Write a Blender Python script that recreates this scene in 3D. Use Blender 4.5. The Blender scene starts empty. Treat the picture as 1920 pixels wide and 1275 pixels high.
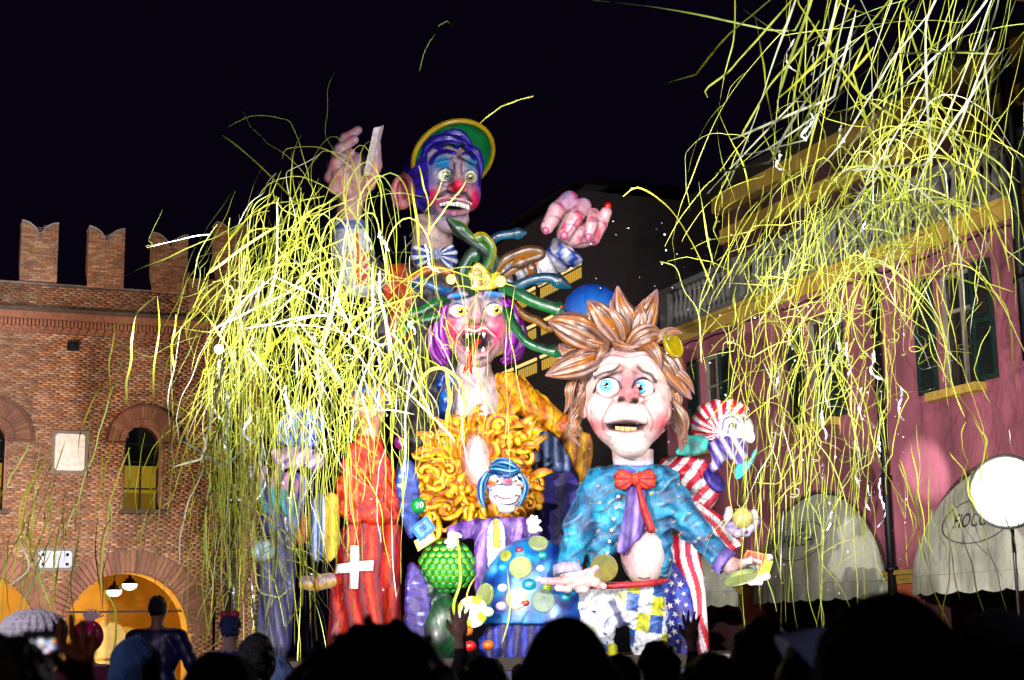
import bpy, math, random
import numpy as np
from mathutils import Matrix, Vector

random.seed(7)
RNG = np.random.default_rng(11)
SC = bpy.context.scene
COL = SC.collection

# ------------------------------------------------------------------ camera
FPX, CX, CY = 2900.0, 960.0, 637.5
PITCH, ROLL = math.radians(11.0), math.radians(-1.0)
CAMLOC = Vector((0, 0, 1.7))
CM = Matrix.Rotation(math.pi / 2 + PITCH, 4, 'X') @ Matrix.Rotation(ROLL, 4, 'Z')
cam_d = bpy.data.cameras.new('camera')
cam = bpy.data.objects.new('camera', cam_d)
COL.objects.link(cam)
cam.matrix_world = Matrix.Translation(CAMLOC) @ CM
cam_d.sensor_fit = 'HORIZONTAL'
cam_d.sensor_width = 36.0
cam_d.lens = 36.0 * FPX / 1920.0
cam_d.clip_start = 0.1
cam_d.clip_end = 2000.0
cam_d.dof.use_dof = True
cam_d.dof.focus_distance = 26.0
cam_d.dof.aperture_fstop = 5.0
SC.camera = cam

# ------------------------------------------------------------------ night sky
world = bpy.data.worlds.new('World')
SC.world = world
world.use_nodes = True
wn, wl = world.node_tree.nodes, world.node_tree.links
wn.clear()
sky = wn.new('ShaderNodeTexSky')
sky.sky_type = 'NISHITA'
sky.sun_disc = False
sky.sun_elevation = math.radians(-6.0)
sky.sun_rotation = math.radians(150.0)
tint = wn.new('ShaderNodeMix')
tint.data_type = 'RGBA'
tint.blend_type = 'ADD'
tint.inputs['Factor'].default_value = 1.0
tint.inputs['B'].default_value = (0.032, 0.017, 0.075, 1)
bg = wn.new('ShaderNodeBackground')
bg.inputs['Strength'].default_value = 0.06
wo = wn.new('ShaderNodeOutputWorld')
wl.new(sky.outputs['Color'], tint.inputs['A'])
wl.new(tint.outputs['Result'], bg.inputs['Color'])
wl.new(bg.outputs['Background'], wo.inputs['Surface'])

SC.view_settings.view_transform = 'Standard'
SC.view_settings.look = 'None'
SC.view_settings.exposure = 0.0
SC.view_settings.gamma = 1.0
SC.view_settings.use_curve_mapping = False
SC.render.engine = 'CYCLES'
SC.cycles.use_denoising = True
SC.cycles.max_bounces = 6
SC.cycles.sample_clamp_indirect = 6.0

# ------------------------------------------------------------------ pixel <-> place
R3 = np.array(CM.to_3x3())
C0 = np.array(CAMLOC)


def ray(u, v):
    d = R3 @ np.array([(u - CX) / FPX, (CY - v) / FPX, -1.0])
    return d / np.linalg.norm(d)


def P(u, v, Y):
    d = ray(u, v)
    return C0 + d * (Y / d[1])


def on_plane(u, v, p0, n):
    d = ray(u, v)
    return C0 + d * (np.dot(p0 - C0, n) / np.dot(d, n))


class Fr:
    """Local frame at a place in the square: u right, v down, w away, in units of M metres."""

    def __init__(s, u0, v0, Y):
        s.u0, s.v0, s.Y = u0, v0, Y
        s.O = P(u0, v0, Y)
        s.r = ray(u0, v0)
        a = ray(u0 + 1, v0) - ray(u0 - 1, v0)
        a -= s.r * np.dot(a, s.r)
        s.ex = a / np.linalg.norm(a)
        s.dn = np.cross(s.r, s.ex)
        s.M = np.linalg.norm(s.O - C0) * np.linalg.norm(a) / 2.0

    def w(s, q):
        q = np.asarray(q, dtype=np.float64)
        return (s.O + s.M * ((q[:, :1] - s.u0) * s.ex + (q[:, 1:2] - s.v0) * s.dn + q[:, 2:3] * s.r))


# ------------------------------------------------------------------ lamps
def spot(name, loc, target, power, angle, col=(1, 1, 1), blend=0.4, radius=0.12):
    d = bpy.data.lights.new(name, 'SPOT')
    d.energy = power
    d.spot_size = math.radians(angle)
    d.spot_blend = blend
    d.color = col
    d.shadow_soft_size = radius
    o = bpy.data.objects.new(name, d)
    COL.objects.link(o)
    o.location = Vector(loc)
    o.rotation_euler = (Vector(target) - Vector(loc)).to_track_quat('-Z', 'Y').to_euler()
    return o


sun_d = bpy.data.lights.new('moonlight', 'SUN')
sun_d.energy = 0.004
sun_d.angle = math.radians(0.5)
sun_d.color = (0.7, 0.75, 1.0)
sun_o = bpy.data.objects.new('moonlight', sun_d)
COL.objects.link(sun_o)
sun_o.rotation_euler = (math.radians(50), 0, math.radians(-30))

# carnival floodlights and footlights out of view, plus unseen spots added to brighten parts
spot('unseen_stage_light', (-0.6, 10.0, 8.6), (0.0, 27.0, 5.6), 7600, 34, (1.0, 0.98, 0.96), 0.4, 0.12)
spot('unseen_stage_light', (-4.7, 9.0, 5.6), (4.2, 27.5, 4.6), 18000, 38, (1.0, 0.97, 0.95), 0.3, 0.06)
spot('unseen_stage_light', (6.4, 12.0, 2.6), (-0.6, 27.0, 6.4), 5000, 40, (0.95, 0.97, 1.0), 0.5, 0.12)
spot('unseen_stage_light', (-6.4, 16.0, 6.5), (-2.9, 22.5, 6.4), 8000, 44, (1.0, 1.0, 1.0), 0.8, 0.10)
spot('unseen_stage_light', (-8.4, 13.0, 5.0), (-5.6, 21.0, 3.4), 2600, 46, (1.0, 0.95, 0.9), 0.6, 0.10)  # unseen spot added to light the strands before the castle
spot('unseen_stage_light', (8.2, 11.5, 10.5), (5.2, 20.0, 8.6), 9500, 56, (1.0, 1.0, 0.95), 0.8, 0.15)
spot('unseen_footlight', (0.4, 20.6, 0.95), (1.7, 24.4, 4.6), 220, 76, (1.0, 0.97, 0.97), 0.7, 0.15)
spot('unseen_footlight', (-1.4, 20.8, 0.95), (-0.8, 27.5, 7.4), 500, 70, (1.0, 0.97, 0.97), 0.7, 0.15)
spot('unseen_footlight', (2.6, 20.6, 0.9), (7.9, 29.6, 4.75), 16000, 7, (1.0, 1.0, 1.0), 0.8, 0.05)
spot('unseen_footlight', (3.4, 21.6, 0.9), (7.2, 31.0, 5.0), 2600, 84, (1.0, 0.94, 0.97), 0.9, 0.10)  # unseen wide wash, added to lift the dark pink facade
spot('unseen_footlight', (-3.0, 20.6, 0.95), (-2.6, 25.5, 3.6), 800, 80, (1.0, 0.97, 0.95), 0.7, 0.15)  # unseen low spot added to brighten the red cape and cross
spot('castle_uplight', (-17.0, 29.0, 0.6), (-12.0, 44.0, 6.5), 15500, 70, (1.0, 0.70, 0.50), 0.9, 0.2)
spot('unseen_stage_light', (7.2, 8.6, 7.6), (4.4, 15.0, 7.4), 5000, 62, (1.0, 1.0, 0.95), 0.8, 0.10)  # extra unseen spot, added for the near strands at top right
spot('unseen_crowd_light', (-1.7, 0.5, 2.3), (-0.86, 2.75, 1.68), 22, 16, (1.0, 0.75, 0.6), 0.7, 0.05)  # unseen warm spot left of the camera, added for the raised phone hand
spot('unseen_crowd_light', (-6.0, 2.0, 4.8), (-2.6, 9.0, 1.7), 1500, 44, (0.86, 0.76, 1.0), 0.6, 0.2)


# ------------------------------------------------------------------ colours and materials
def lin(h):
    if isinstance(h, str):
        h = h.lstrip('#')
        c = np.array([int(h[i:i + 2], 16) / 255.0 for i in (0, 2, 4)])
        return np.where(c <= 0.04045, c / 12.92, ((c + 0.055) / 1.055) ** 2.4)
    return np.array(h, dtype=float)


MATS = {}


def mat_base(name):
    m = bpy.data.materials.new(name)
    m.use_nodes = True
    n, l = m.node_tree.nodes, m.node_tree.links
    b = n['Principled BSDF']
    return m, n, l, b


def add_noise_bump(n, l, b, scale, strength, dist=0.01):
    tc = n.new('ShaderNodeTexCoord')
    no = n.new('ShaderNodeTexNoise')
    no.inputs['Scale'].default_value = scale
    no.inputs['Detail'].default_value = 5
    bp = n.new('ShaderNodeBump')
    bp.inputs['Strength'].default_value = strength
    bp.inputs['Distance'].default_value = dist
    l.new(tc.outputs['Object'], no.inputs['Vector'])
    l.new(no.outputs['Fac'], bp.inputs['Height'])
    l.new(bp.outputs['Normal'], b.inputs['Normal'])
    return no


def vary(n, l, src, noise_out, amt):
    """multiply a colour by 1-amt..1+amt following a noise"""
    mr = n.new('ShaderNodeMapRange')
    mr.inputs['From Min'].default_value = 0.3
    mr.inputs['From Max'].default_value = 0.7
    mr.inputs['To Min'].default_value = 1 - amt
    mr.inputs['To Max'].default_value = 1 + amt
    l.new(noise_out, mr.inputs['Value'])
    mx = n.new('ShaderNodeVectorMath')
    mx.operation = 'SCALE'
    l.new(src, mx.inputs[0])
    l.new(mr.outputs['Result'], mx.inputs['Scale'])
    return mx.outputs['Vector']


def painted(name, rough=0.42, coat=0.25, nscale=5.0, amt=0.16, bump=0.25, metallic=0.0, line=0.0, stretch=(1, 1, 0.45), val=0.70):
    """vertex-painted papier-mache / cloth / brick: colour attribute with brushy variation"""
    if name in MATS:
        return MATS[name]
    m, n, l, b = mat_base(name)
    at = n.new('ShaderNodeVertexColor')
    at.layer_name = 'Col'
    no = add_noise_bump(n, l, b, nscale * 4, bump, 0.02)
    tc = n.new('ShaderNodeTexCoord')
    n2 = n.new('ShaderNodeTexNoise')
    n2.inputs['Scale'].default_value = nscale
    n2.inputs['Detail'].default_value = 6
    n2.inputs['Distortion'].default_value = 1.2
    l.new(tc.outputs['Object'], n2.inputs['Vector'])
    out = vary(n, l, at.outputs['Color'], n2.outputs['Fac'], amt)
    if line:
        # brushed line work: thin dark veins and pale dry-brush streaks in the painter's stroke direction
        mp = n.new('ShaderNodeMapping')
        mp.inputs['Scale'].default_value = stretch
        l.new(tc.outputs['Object'], mp.inputs['Vector'])
        for sc, wdt, k, tone in ((nscale * 0.8, 0.03, line, (0.06, 0.03, 0.10)), (nscale * 1.7, 0.03, line * 0.7, (0.07, 0.03, 0.10)), (nscale * 0.6, 0.07, line * 0.12, (0.9, 0.88, 0.9))):
            n3 = n.new('ShaderNodeTexNoise')
            n3.inputs['Scale'].default_value = sc
            n3.inputs['Detail'].default_value = 2
            n3.inputs['Distortion'].default_value = 1.5
            n3.noise_dimensions = '4D'
            n3.inputs['W'].default_value = sc
            l.new(mp.outputs['Vector'], n3.inputs['Vector'])
            sb = n.new('ShaderNodeMath'); sb.operation = 'SUBTRACT'; sb.inputs[1].default_value = 0.5
            ab = n.new('ShaderNodeMath'); ab.operation = 'ABSOLUTE'
            mr = n.new('ShaderNodeMapRange')
            mr.inputs['From Min'].default_value = 0.0
            mr.inputs['From Max'].default_value = wdt
            mr.inputs['To Min'].default_value = k
            mr.inputs['To Max'].default_value = 0.0
            l.new(n3.outputs['Fac'], sb.inputs[0]); l.new(sb.outputs[0], ab.inputs[0]); l.new(ab.outputs[0], mr.inputs['Value'])
            mx = n.new('ShaderNodeMix'); mx.data_type = 'RGBA'
            l.new(mr.outputs['Result'], mx.inputs['Factor'])
            l.new(out, mx.inputs['A'])
            mx.inputs['B'].default_value = (*tone, 1)
            out = mx.outputs['Result']
        hs = n.new('ShaderNodeHueSaturation')
        hs.inputs['Saturation'].default_value = 1.3
        hs.inputs['Value'].default_value = val
        l.new(out, hs.inputs['Color'])
        out = hs.outputs['Color']
    l.new(out, b.inputs['Base Color'])
    b.inputs['Roughness'].default_value = rough
    b.inputs['Metallic'].default_value = metallic
    if coat:
        b.inputs['Coat Weight'].default_value = coat
        b.inputs['Coat Roughness'].default_value = 0.2
    MATS[name] = m
    return m


def plain(name, col, rough=0.5, metallic=0.0, nscale=6.0, amt=0.12, bump=0.15, coat=0.0, emit=None, estr=0.0):
    if name in MATS:
        return MATS[name]
    m, n, l, b = mat_base(name)
    no = add_noise_bump(n, l, b, nscale * 5, bump, 0.01)
    rgb = n.new('ShaderNodeRGB')
    c = lin(col)
    rgb.outputs[0].default_value = (c[0], c[1], c[2], 1)
    n2 = n.new('ShaderNodeTexNoise')
    n2.inputs['Scale'].default_value = nscale
    n2.inputs['Detail'].default_value = 6
    tc = n.new('ShaderNodeTexCoord')
    l.new(tc.outputs['Object'], n2.inputs['Vector'])
    l.new(vary(n, l, rgb.outputs[0], n2.outputs['Fac'], amt), b.inputs['Base Color'])
    b.inputs['Roughness'].default_value = rough
    b.inputs['Metallic'].default_value = metallic
    b.inputs['Coat Weight'].default_value = coat
    if emit is not None:
        e = lin(emit)
        b.inputs['Emission Color'].default_value = (e[0], e[1], e[2], 1)
        b.inputs['Emission Strength'].default_value = estr
    MATS[name] = m
    return m


PAPER = painted('painted_papier_mache', 0.5, 0.12, 3.2, 0.12, 0.35, 0.0, 0.28)
CLOTH = painted('painted_cloth', 0.62, 0.06, 4.0, 0.2, 0.5, 0.0, 0.5)
GLOSS = painted('glossy_paint', 0.36, 0.2, 4.0, 0.2, 0.2, 0.0, 0.22)
GOLDP = painted('gold_paint', 0.42, 0.2, 5.0, 0.25, 0.3, 0.0, 0.45, val=0.92)
ROBE = painted('robe_paint', 0.6, 0.05, 4.0, 0.2, 0.4, 0.0, 0.4, val=1.0)
EYEM = painted('eye_enamel', 0.15, 0.7, 3.0, 0.03, 0.0)
BRICK = painted('brick', 0.9, 0.0, 9.0, 0.22, 0.6)


def weather(m, scale, lo, hi, stretch=(1, 1, 0.35)):
    """large soft stains: damp patches and runs that belong to the old wall"""
    n, l = m.node_tree.nodes, m.node_tree.links
    b = n['Principled BSDF']
    src = b.inputs['Base Color'].links[0].from_socket
    tc = n.new('ShaderNodeTexCoord')
    mp = n.new('ShaderNodeMapping')
    mp.inputs['Scale'].default_value = stretch
    no = n.new('ShaderNodeTexNoise')
    no.inputs['Scale'].default_value = scale
    no.inputs['Detail'].default_value = 8
    no.inputs['Roughness'].default_value = 0.62
    l.new(tc.outputs['Object'], mp.inputs['Vector'])
    l.new(mp.outputs['Vector'], no.inputs['Vector'])
    mr = n.new('ShaderNodeMapRange')
    mr.inputs['From Min'].default_value = 0.36
    mr.inputs['From Max'].default_value = 0.62
    mr.inputs['To Min'].default_value = lo
    mr.inputs['To Max'].default_value = hi
    l.new(no.outputs['Fac'], mr.inputs['Value'])
    sc = n.new('ShaderNodeVectorMath'); sc.operation = 'SCALE'
    l.new(src, sc.inputs[0]); l.new(mr.outputs['Result'], sc.inputs['Scale'])
    l.new(sc.outputs['Vector'], b.inputs['Base Color'])


weather(BRICK, 0.7, 0.5, 1.12)

# ------------------------------------------------------------------ objects
ORG = {}


def tag(o, label=None, cat=None, group=None, kind=None):
    if label:
        o['label'] = label
    if cat:
        o['category'] = cat
    if group:
        o['group'] = group
    if kind:
        o['kind'] = kind
    return o


def thing(name, loc, label, cat, group=None):
    o = bpy.data.objects.new(name, None)
    o.empty_display_size = 0.2
    COL.objects.link(o)
    o.location = loc
    ORG[o] = np.array(loc, dtype=float)
    return tag(o, label, cat, group)


def mesh(name, V, F, mat=None, col=None, smooth=True):
    V = np.asarray(V, dtype=np.float32)
    me = bpy.data.meshes.new(name)
    if isinstance(F, np.ndarray):
        k = F.shape[1]
        me.vertices.add(len(V))
        me.vertices.foreach_set('co', V.ravel())
        me.loops.add(F.size)
        me.loops.foreach_set('vertex_index', F.ravel().astype(np.int32))
        me.polygons.add(len(F))
        me.polygons.foreach_set('loop_start', np.arange(0, F.size, k, dtype=np.int32))
        me.polygons.foreach_set('loop_total', np.full(len(F), k, dtype=np.int32))
    else:
        me.from_pydata(V.tolist(), [], F)
    me.update(calc_edges=True)
    if col is not None:
        ca = me.color_attributes.new('Col', 'FLOAT_COLOR', 'POINT')
        c = np.asarray(col, dtype=np.float32)
        if c.ndim == 1:
            c = np.tile(c, (len(V), 1))
        cc = np.ones((len(V), 4), dtype=np.float32)
        cc[:, :3] = np.clip(c, 0, 1)
        ca.data.foreach_set('color', cc.ravel())
    if smooth:
        me.polygons.foreach_set('use_smooth', np.ones(len(me.polygons), dtype=bool))
    if mat:
        me.materials.append(mat)
    return me


def obj(name, V, F, mat, parent=None, col=None, smooth=True, label=None, cat=None, group=None, kind=None, org=None):
    """one mesh object from world-space vertices; a child keeps its parent's origin"""
    V = np.asarray(V, dtype=np.float64)
    if parent is not None:
        o0 = ORG[parent]
    elif org is not None:
        o0 = np.array(org, dtype=float)
    else:
        o0 = np.array([(V[:, 0].min() + V[:, 0].max()) / 2, (V[:, 1].min() + V[:, 1].max()) / 2, V[:, 2].min()])
    me = mesh(name, V - o0, F, mat, col, smooth)
    o = bpy.data.objects.new(name, me)
    COL.objects.link(o)
    ORG[o] = o0
    if parent is not None:
        o.parent = parent
    else:
        o.location = o0
    return tag(o, label, cat, group, kind)


def piece(name, me, parent, loc, rot=None, scale=(1, 1, 1)):
    """an alike piece: shares mesh data, sits at a world place under its parent"""
    o = bpy.data.objects.new(name, me)
    COL.objects.link(o)
    if parent is not None:
        o.parent = parent
        p = np.asarray(loc, float) - ORG[parent]
    else:
        p = np.asarray(loc, float)
    m = Matrix.Translation(Vector(p))
    if rot is not None:
        m = m @ Matrix(np.asarray(rot).tolist()).to_4x4()
    o.matrix_basis = m @ Matrix.Diagonal(Vector((*scale, 1)))
    ORG[o] = np.asarray(loc, float)
    return o


# ------------------------------------------------------------------ shape kit
BOXF = np.array([[0, 3, 2, 1], [4, 5, 6, 7], [0, 1, 5, 4], [1, 2, 6, 5], [2, 3, 7, 6], [3, 0, 4, 7]])


class MB:
    """collects boxes and faces for one mesh"""

    def __init__(s):
        s.V, s.F, s.C, s.n = [], [], [], 0

    def add(s, V, F, c=None):
        V = np.asarray(V, float)
        s.V.append(V)
        s.F.extend([[int(i) + s.n for i in f] for f in F])
        s.C.append(np.tile(np.asarray(c if c is not None else (0.5, 0.5, 0.5), float), (len(V), 1)) if c is None or np.ndim(c) == 1 else c)
        s.n += len(V)

    def box(s, o, a, b, c3, col=None):
        """box from corner o with edge vectors a, b, c3 (right-handed)"""
        o, a, b, c3 = (np.asarray(x, float) for x in (o, a, b, c3))
        V = [o, o + a, o + a + b, o + b, o + c3, o + a + c3, o + a + b + c3, o + b + c3]
        s.add(V, BOXF, col)

    def build(s, name, mat, parent=None, smooth=False, **k):
        return obj(name, np.concatenate(s.V), s.F, mat, parent, np.concatenate(s.C), smooth, **k)


def catmull(pts, sub):
    p = np.asarray(pts, float)
    p = np.vstack([2 * p[0] - p[1], p, 2 * p[-1] - p[-2]])
    out = []
    t = np.linspace(0, 1, sub, endpoint=False)[:, None]
    for i in range(1, len(p) - 2):
        a, b, c, d = p[i - 1], p[i], p[i + 1], p[i + 2]
        out.append(0.5 * (2 * b + (c - a) * t + (2 * a - 5 * b + 4 * c - d) * t ** 2 + (3 * b - a - 3 * c + d) * t ** 3))
    out.append(p[-2][None])
    return np.vstack(out)


def tube(pts, rad, n=10, sub=6, flat=1.0, ridge=0.0, rk=6, up=(0, 0, -1)):
    """swept tube; pts (k,3), rad (k,), closed ends; returns V, F, t, phi"""
    pr = np.column_stack([np.asarray(pts, float), np.asarray(rad, float)])
    if sub > 1:
        pr = catmull(pr, sub)
    p, r = pr[:, :3], np.maximum(pr[:, 3], 1e-4)
    T = np.gradient(p, axis=0)
    T /= np.linalg.norm(T, axis=1)[:, None] + 1e-9
    N = np.zeros_like(T)
    q = np.array(up, float)
    for i in range(len(T)):
        q = q - T[i] * np.dot(q, T[i])
        if np.linalg.norm(q) < 1e-3:
            q = np.cross(T[i], [0.3, 0.8, 0.5])
        q /= np.linalg.norm(q)
        N[i] = q
    B = np.cross(T, N)
    ph = np.linspace(0, 2 * math.pi, n, endpoint=False)
    rr = r[:, None] * (1 + ridge * np.cos(rk * ph)[None])
    V = p[:, None] + rr[..., None] * (np.cos(ph)[None, :, None] * N[:, None] * flat + np.sin(ph)[None, :, None] * B[:, None])
    k = len(p)
    V = V.reshape(-1, 3)
    i = np.arange(k - 1)[:, None] * n
    j = np.arange(n)[None]
    F = np.stack([i + j, i + (j + 1) % n, i + n + (j + 1) % n, i + n + j], -1).reshape(-1, 4)
    V = np.vstack([V, p[:1], p[-1:]])
    a = np.arange(n)
    c0, c1 = k * n, k * n + 1
    F = np.vstack([F, np.column_stack([np.full(n, c0), (a + 1) % n, a, a])[:, [0, 1, 2, 2]]]) if False else F
    caps = [[c0, int((x + 1) % n), int(x)] for x in a] + [[c1, int((k - 1) * n + x), int((k - 1) * n + (x + 1) % n)] for x in a]
    t = np.concatenate([np.repeat(np.linspace(0, 1, k), n), [0, 1]])
    phi = np.concatenate([np.tile(ph, k), [0, 0]])
    return V, F.tolist() + caps, t, phi


def lathe(c, axis, prof, n=24, squash=(1, 1)):
    """profile [(r,h)] spun about axis through c"""
    c = np.asarray(c, float)
    ax = np.asarray(axis, float)
    ax = ax / np.linalg.norm(ax)
    s = np.cross(ax, [0.123, 0.31, 0.94] if abs(ax[2]) < 0.9 else [1, 0, 0])
    s /= np.linalg.norm(s)
    t = np.cross(ax, s)
    ph = np.linspace(0, 2 * math.pi, n, endpoint=False)
    V = []
    for r, h in prof:
        V.append(c + ax * h + r * (np.cos(ph)[:, None] * s * squash[0] + np.sin(ph)[:, None] * t * squash[1]))
    V = np.vstack(V)
    F = []
    for i in range(len(prof) - 1):
        for j in range(n):
            F.append([i * n + j, i * n + (j + 1) % n, (i + 1) * n + (j + 1) % n, (i + 1) * n + j])
    F.append(list(range(n))[::-1])
    F.append([(len(prof) - 1) * n + j for j in range(n)])
    return V, F


# signed-distance sculpting in local (u, v, w)
def ell(c, r, a=0.0):
    def f(U, V, W):
        x, y, z = U - c[0], V - c[1], W - c[2]
        if a:
            ca, sa = math.cos(math.radians(a)), math.sin(math.radians(a))
            x, y = x * ca + y * sa, -x * sa + y * ca
        k0 = np.sqrt((x / r[0]) ** 2 + (y / r[1]) ** 2 + (z / r[2]) ** 2)
        k1 = np.sqrt((x / r[0] ** 2) ** 2 + (y / r[1] ** 2) ** 2 + (z / r[2] ** 2) ** 2) + 1e-6
        return k0 * (k0 - 1) / k1
    return f


def rc(a, b, ra, rb):
    a, b = np.array(a, float), np.array(b, float)
    d = b - a
    L = float(d @ d) + 1e-9

    def f(U, V, W):
        h = np.clip(((U - a[0]) * d[0] + (V - a[1]) * d[1] + (W - a[2]) * d[2]) / L, 0, 1)
        return np.sqrt((U - a[0] - d[0] * h) ** 2 + (V - a[1] - d[1] * h) ** 2 + (W - a[2] - d[2] * h) ** 2) - (ra + (rb - ra) * h)
    return f


def chain(pts, rs):
    return [rc(pts[i], pts[i + 1], rs[i], rs[i + 1]) for i in range(len(pts) - 1)]


def polyd(poly, U, V):
    """signed distance to a 2-D polygon"""
    p = np.asarray(poly, float)
    d = np.full(U.shape, 1e12)
    s = np.zeros(U.shape, bool)
    for i in range(len(p)):
        a, b = p[i], p[i - 1]
        e = b - a
        wx, wy = U - a[0], V - a[1]
        h = np.clip((wx * e[0] + wy * e[1]) / (e @ e + 1e-9), 0, 1)
        d = np.minimum(d, (wx - e[0] * h) ** 2 + (wy - e[1] * h) ** 2)
        cond = ((a[1] > V) != (b[1] > V)) & (U < (b[0] - a[0]) * (V - a[1]) / (b[1] - a[1] + 1e-9) + a[0])
        s ^= cond
    d = np.sqrt(d)
    return np.where(s, -d, d)


def pillow(poly, w0, t, soft=10.0, sm=True):
    """a cushion of silhouette poly, half thickness t about depth w0 (number or function of u, v)"""
    if sm:
        q = np.asarray(poly, float)
        for _ in range(2):
            q = np.stack([0.75 * q + 0.25 * np.roll(q, -1, 0), 0.25 * q + 0.75 * np.roll(q, -1, 0)], 1).reshape(-1, 2)
        poly = q

    def f(U, V, W):
        u2, v2 = U[:, :, 0], V[:, :, 0]
        d = polyd(poly, u2, v2)[:, :, None]
        ww = w0(u2, v2)[:, :, None] if callable(w0) else w0
        e = np.abs(W - ww) - t
        return smx(d, e, soft)
    return f


def smn(a, b, k):
    h = np.clip(0.5 + 0.5 * (b - a) / k, 0, 1)
    return b + (a - b) * h - k * h * (1 - h)


def smx(a, b, k):
    return -smn(-a, -b, k)


def union(k, *fs):
    def f(U, V, W):
        d = fs[0](U, V, W)
        for g in fs[1:]:
            d = smn(d, g(U, V, W), k)
        return d
    return f


def cut(k, base, *fs):
    def f(U, V, W):
        d = base(U, V, W)
        for g in fs:
            d = smx(d, -g(U, V, W), k)
        return d
    return f


def folds(base, amp, fn):
    def f(U, V, W):
        return base(U, V, W) + amp * fn(U, V, W)
    return f


def surfnet(val):
    s = val < 0
    nx, ny, nz = val.shape
    cs = [(i, j, k) for i in (0, 1) for j in (0, 1) for k in (0, 1)]
    cnt = np.zeros((nx - 1, ny - 1, nz - 1), np.int8)
    for i, j, k in cs:
        cnt += s[i:nx - 1 + i, j:ny - 1 + j, k:nz - 1 + k]
    m = (cnt > 0) & (cnt < 8)
    idx = np.full(m.shape, -1, np.int64)
    cells = np.argwhere(m)
    idx[m] = np.arange(len(cells))
    acc = np.zeros((len(cells), 3))
    num = np.zeros(len(cells))
    for a in cs:
        for ax in range(3):
            if a[ax]:
                continue
            b = list(a)
            b[ax] = 1
            va = val[cells[:, 0] + a[0], cells[:, 1] + a[1], cells[:, 2] + a[2]]
            vb = val[cells[:, 0] + b[0], cells[:, 1] + b[1], cells[:, 2] + b[2]]
            x = (va < 0) != (vb < 0)
            t = np.where(x, va / np.where(x, va - vb, 1), 0)
            p = np.tile(np.array(a, float), (len(cells), 1))
            p[:, ax] += t
            acc += p * x[:, None]
            num += x
    verts = cells + acc / num[:, None]
    quads = []
    for ax in range(3):
        sl0 = [slice(None)] * 3
        sl1 = [slice(None)] * 3
        sl0[ax] = slice(0, -1)
        sl1[ax] = slice(1, None)
        e = s[tuple(sl0)] != s[tuple(sl1)]
        g = np.argwhere(e)
        o1, o2 = [(1, 2), (2, 0), (0, 1)][ax]
        g = g[(g[:, o1] > 0) & (g[:, o2] > 0) & (g[:, o1] < m.shape[o1]) & (g[:, o2] < m.shape[o2])]
        ins = s[g[:, 0], g[:, 1], g[:, 2]]

        def at(d1, d2):
            q = g.copy()
            q[:, o1] -= d1
            q[:, o2] -= d2
            return idx[q[:, 0], q[:, 1], q[:, 2]]
        Q = np.column_stack([at(1, 1), at(0, 1), at(0, 0), at(1, 0)])
        quads.append(np.where(ins[:, None], Q, Q[:, ::-1]))
    return verts, np.vstack(quads)


def sculpt(name, fr, f, box, h, colf, mat=PAPER, parent=None, **k):
    (u0, u1), (v0, v1), (w0, w1) = box
    us, vs, ws = np.arange(u0, u1 + h, h), np.arange(v0, v1 + h, h), np.arange(w0, w1 + h, h)
    U, V, W = np.meshgrid(us, vs, ws, indexing='ij')
    val = f(U, V, W)
    # keep the sheet closed at the sides of the box
    val[0], val[-1], val[:, 0], val[:, -1], val[:, :, 0], val[:, :, -1] = (h,) * 6
    q, F = surfnet(val)
    q = q * h + np.array([u0, v0, w0])
    c = colf(q[:, 0], q[:, 1], q[:, 2]) if callable(colf) else np.tile(lin(colf), (len(q), 1))
    return obj(name, fr.w(q), F, mat, parent, c, **k)


# painting helpers (all on n-vectors of local coordinates)
def blob(u, v, cu, cv, ru, rv, k=2.0, a=0.0):
    x, y = u - cu, v - cv
    if a:
        ca, sa = math.cos(math.radians(a)), math.sin(math.radians(a))
        x, y = x * ca + y * sa, -x * sa + y * ca
    return np.exp(-(((x / ru) ** 2 + (y / rv) ** 2) ** (k / 2)) * 1.0)


def stroke(u, v, pts, wd, soft=1.0, sub=5):
    p = catmull(np.column_stack([np.asarray(pts, float), np.zeros(len(pts))]), sub)[:, :2] if len(pts) > 2 else np.asarray(pts, float)
    d = np.full(u.shape, 1e9)
    for i in range(len(p) - 1):
        a, e = p[i], p[i + 1] - p[i]
        hh = np.clip(((u - a[0]) * e[0] + (v - a[1]) * e[1]) / (e @ e + 1e-9), 0, 1)
        d = np.minimum(d, np.hypot(u - a[0] - e[0] * hh, v - a[1] - e[1] * hh))
    return np.clip((wd - d) / soft + 0.5, 0, 1)


def mixc(c, col, m):
    return c + (lin(col)[None] - c) * np.clip(m, 0, 1)[:, None]


def wob(u, v, w, s, seed=0):
    """smooth pseudo-noise about 0, range about -1..1"""
    r = np.random.default_rng(seed)
    o = np.zeros_like(u, dtype=float)
    for i in range(5):
        d = r.normal(size=3)
        d /= np.linalg.norm(d)
        o += np.sin((u * d[0] + v * d[1] + w * d[2]) / s * (0.7 + 0.35 * i) * 2 + r.uniform(0, 6.28))
    return o / 3.0


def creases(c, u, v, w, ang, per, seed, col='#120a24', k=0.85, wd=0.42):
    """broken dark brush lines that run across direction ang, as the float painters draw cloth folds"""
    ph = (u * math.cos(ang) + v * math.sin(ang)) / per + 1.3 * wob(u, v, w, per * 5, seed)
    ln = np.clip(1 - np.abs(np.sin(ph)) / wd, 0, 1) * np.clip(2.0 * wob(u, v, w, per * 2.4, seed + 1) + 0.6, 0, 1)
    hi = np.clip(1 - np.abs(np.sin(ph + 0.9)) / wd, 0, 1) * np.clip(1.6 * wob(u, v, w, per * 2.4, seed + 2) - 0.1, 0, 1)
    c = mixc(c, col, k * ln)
    return mixc(c, '#f4f0f4', 0.35 * k * hi)


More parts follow.
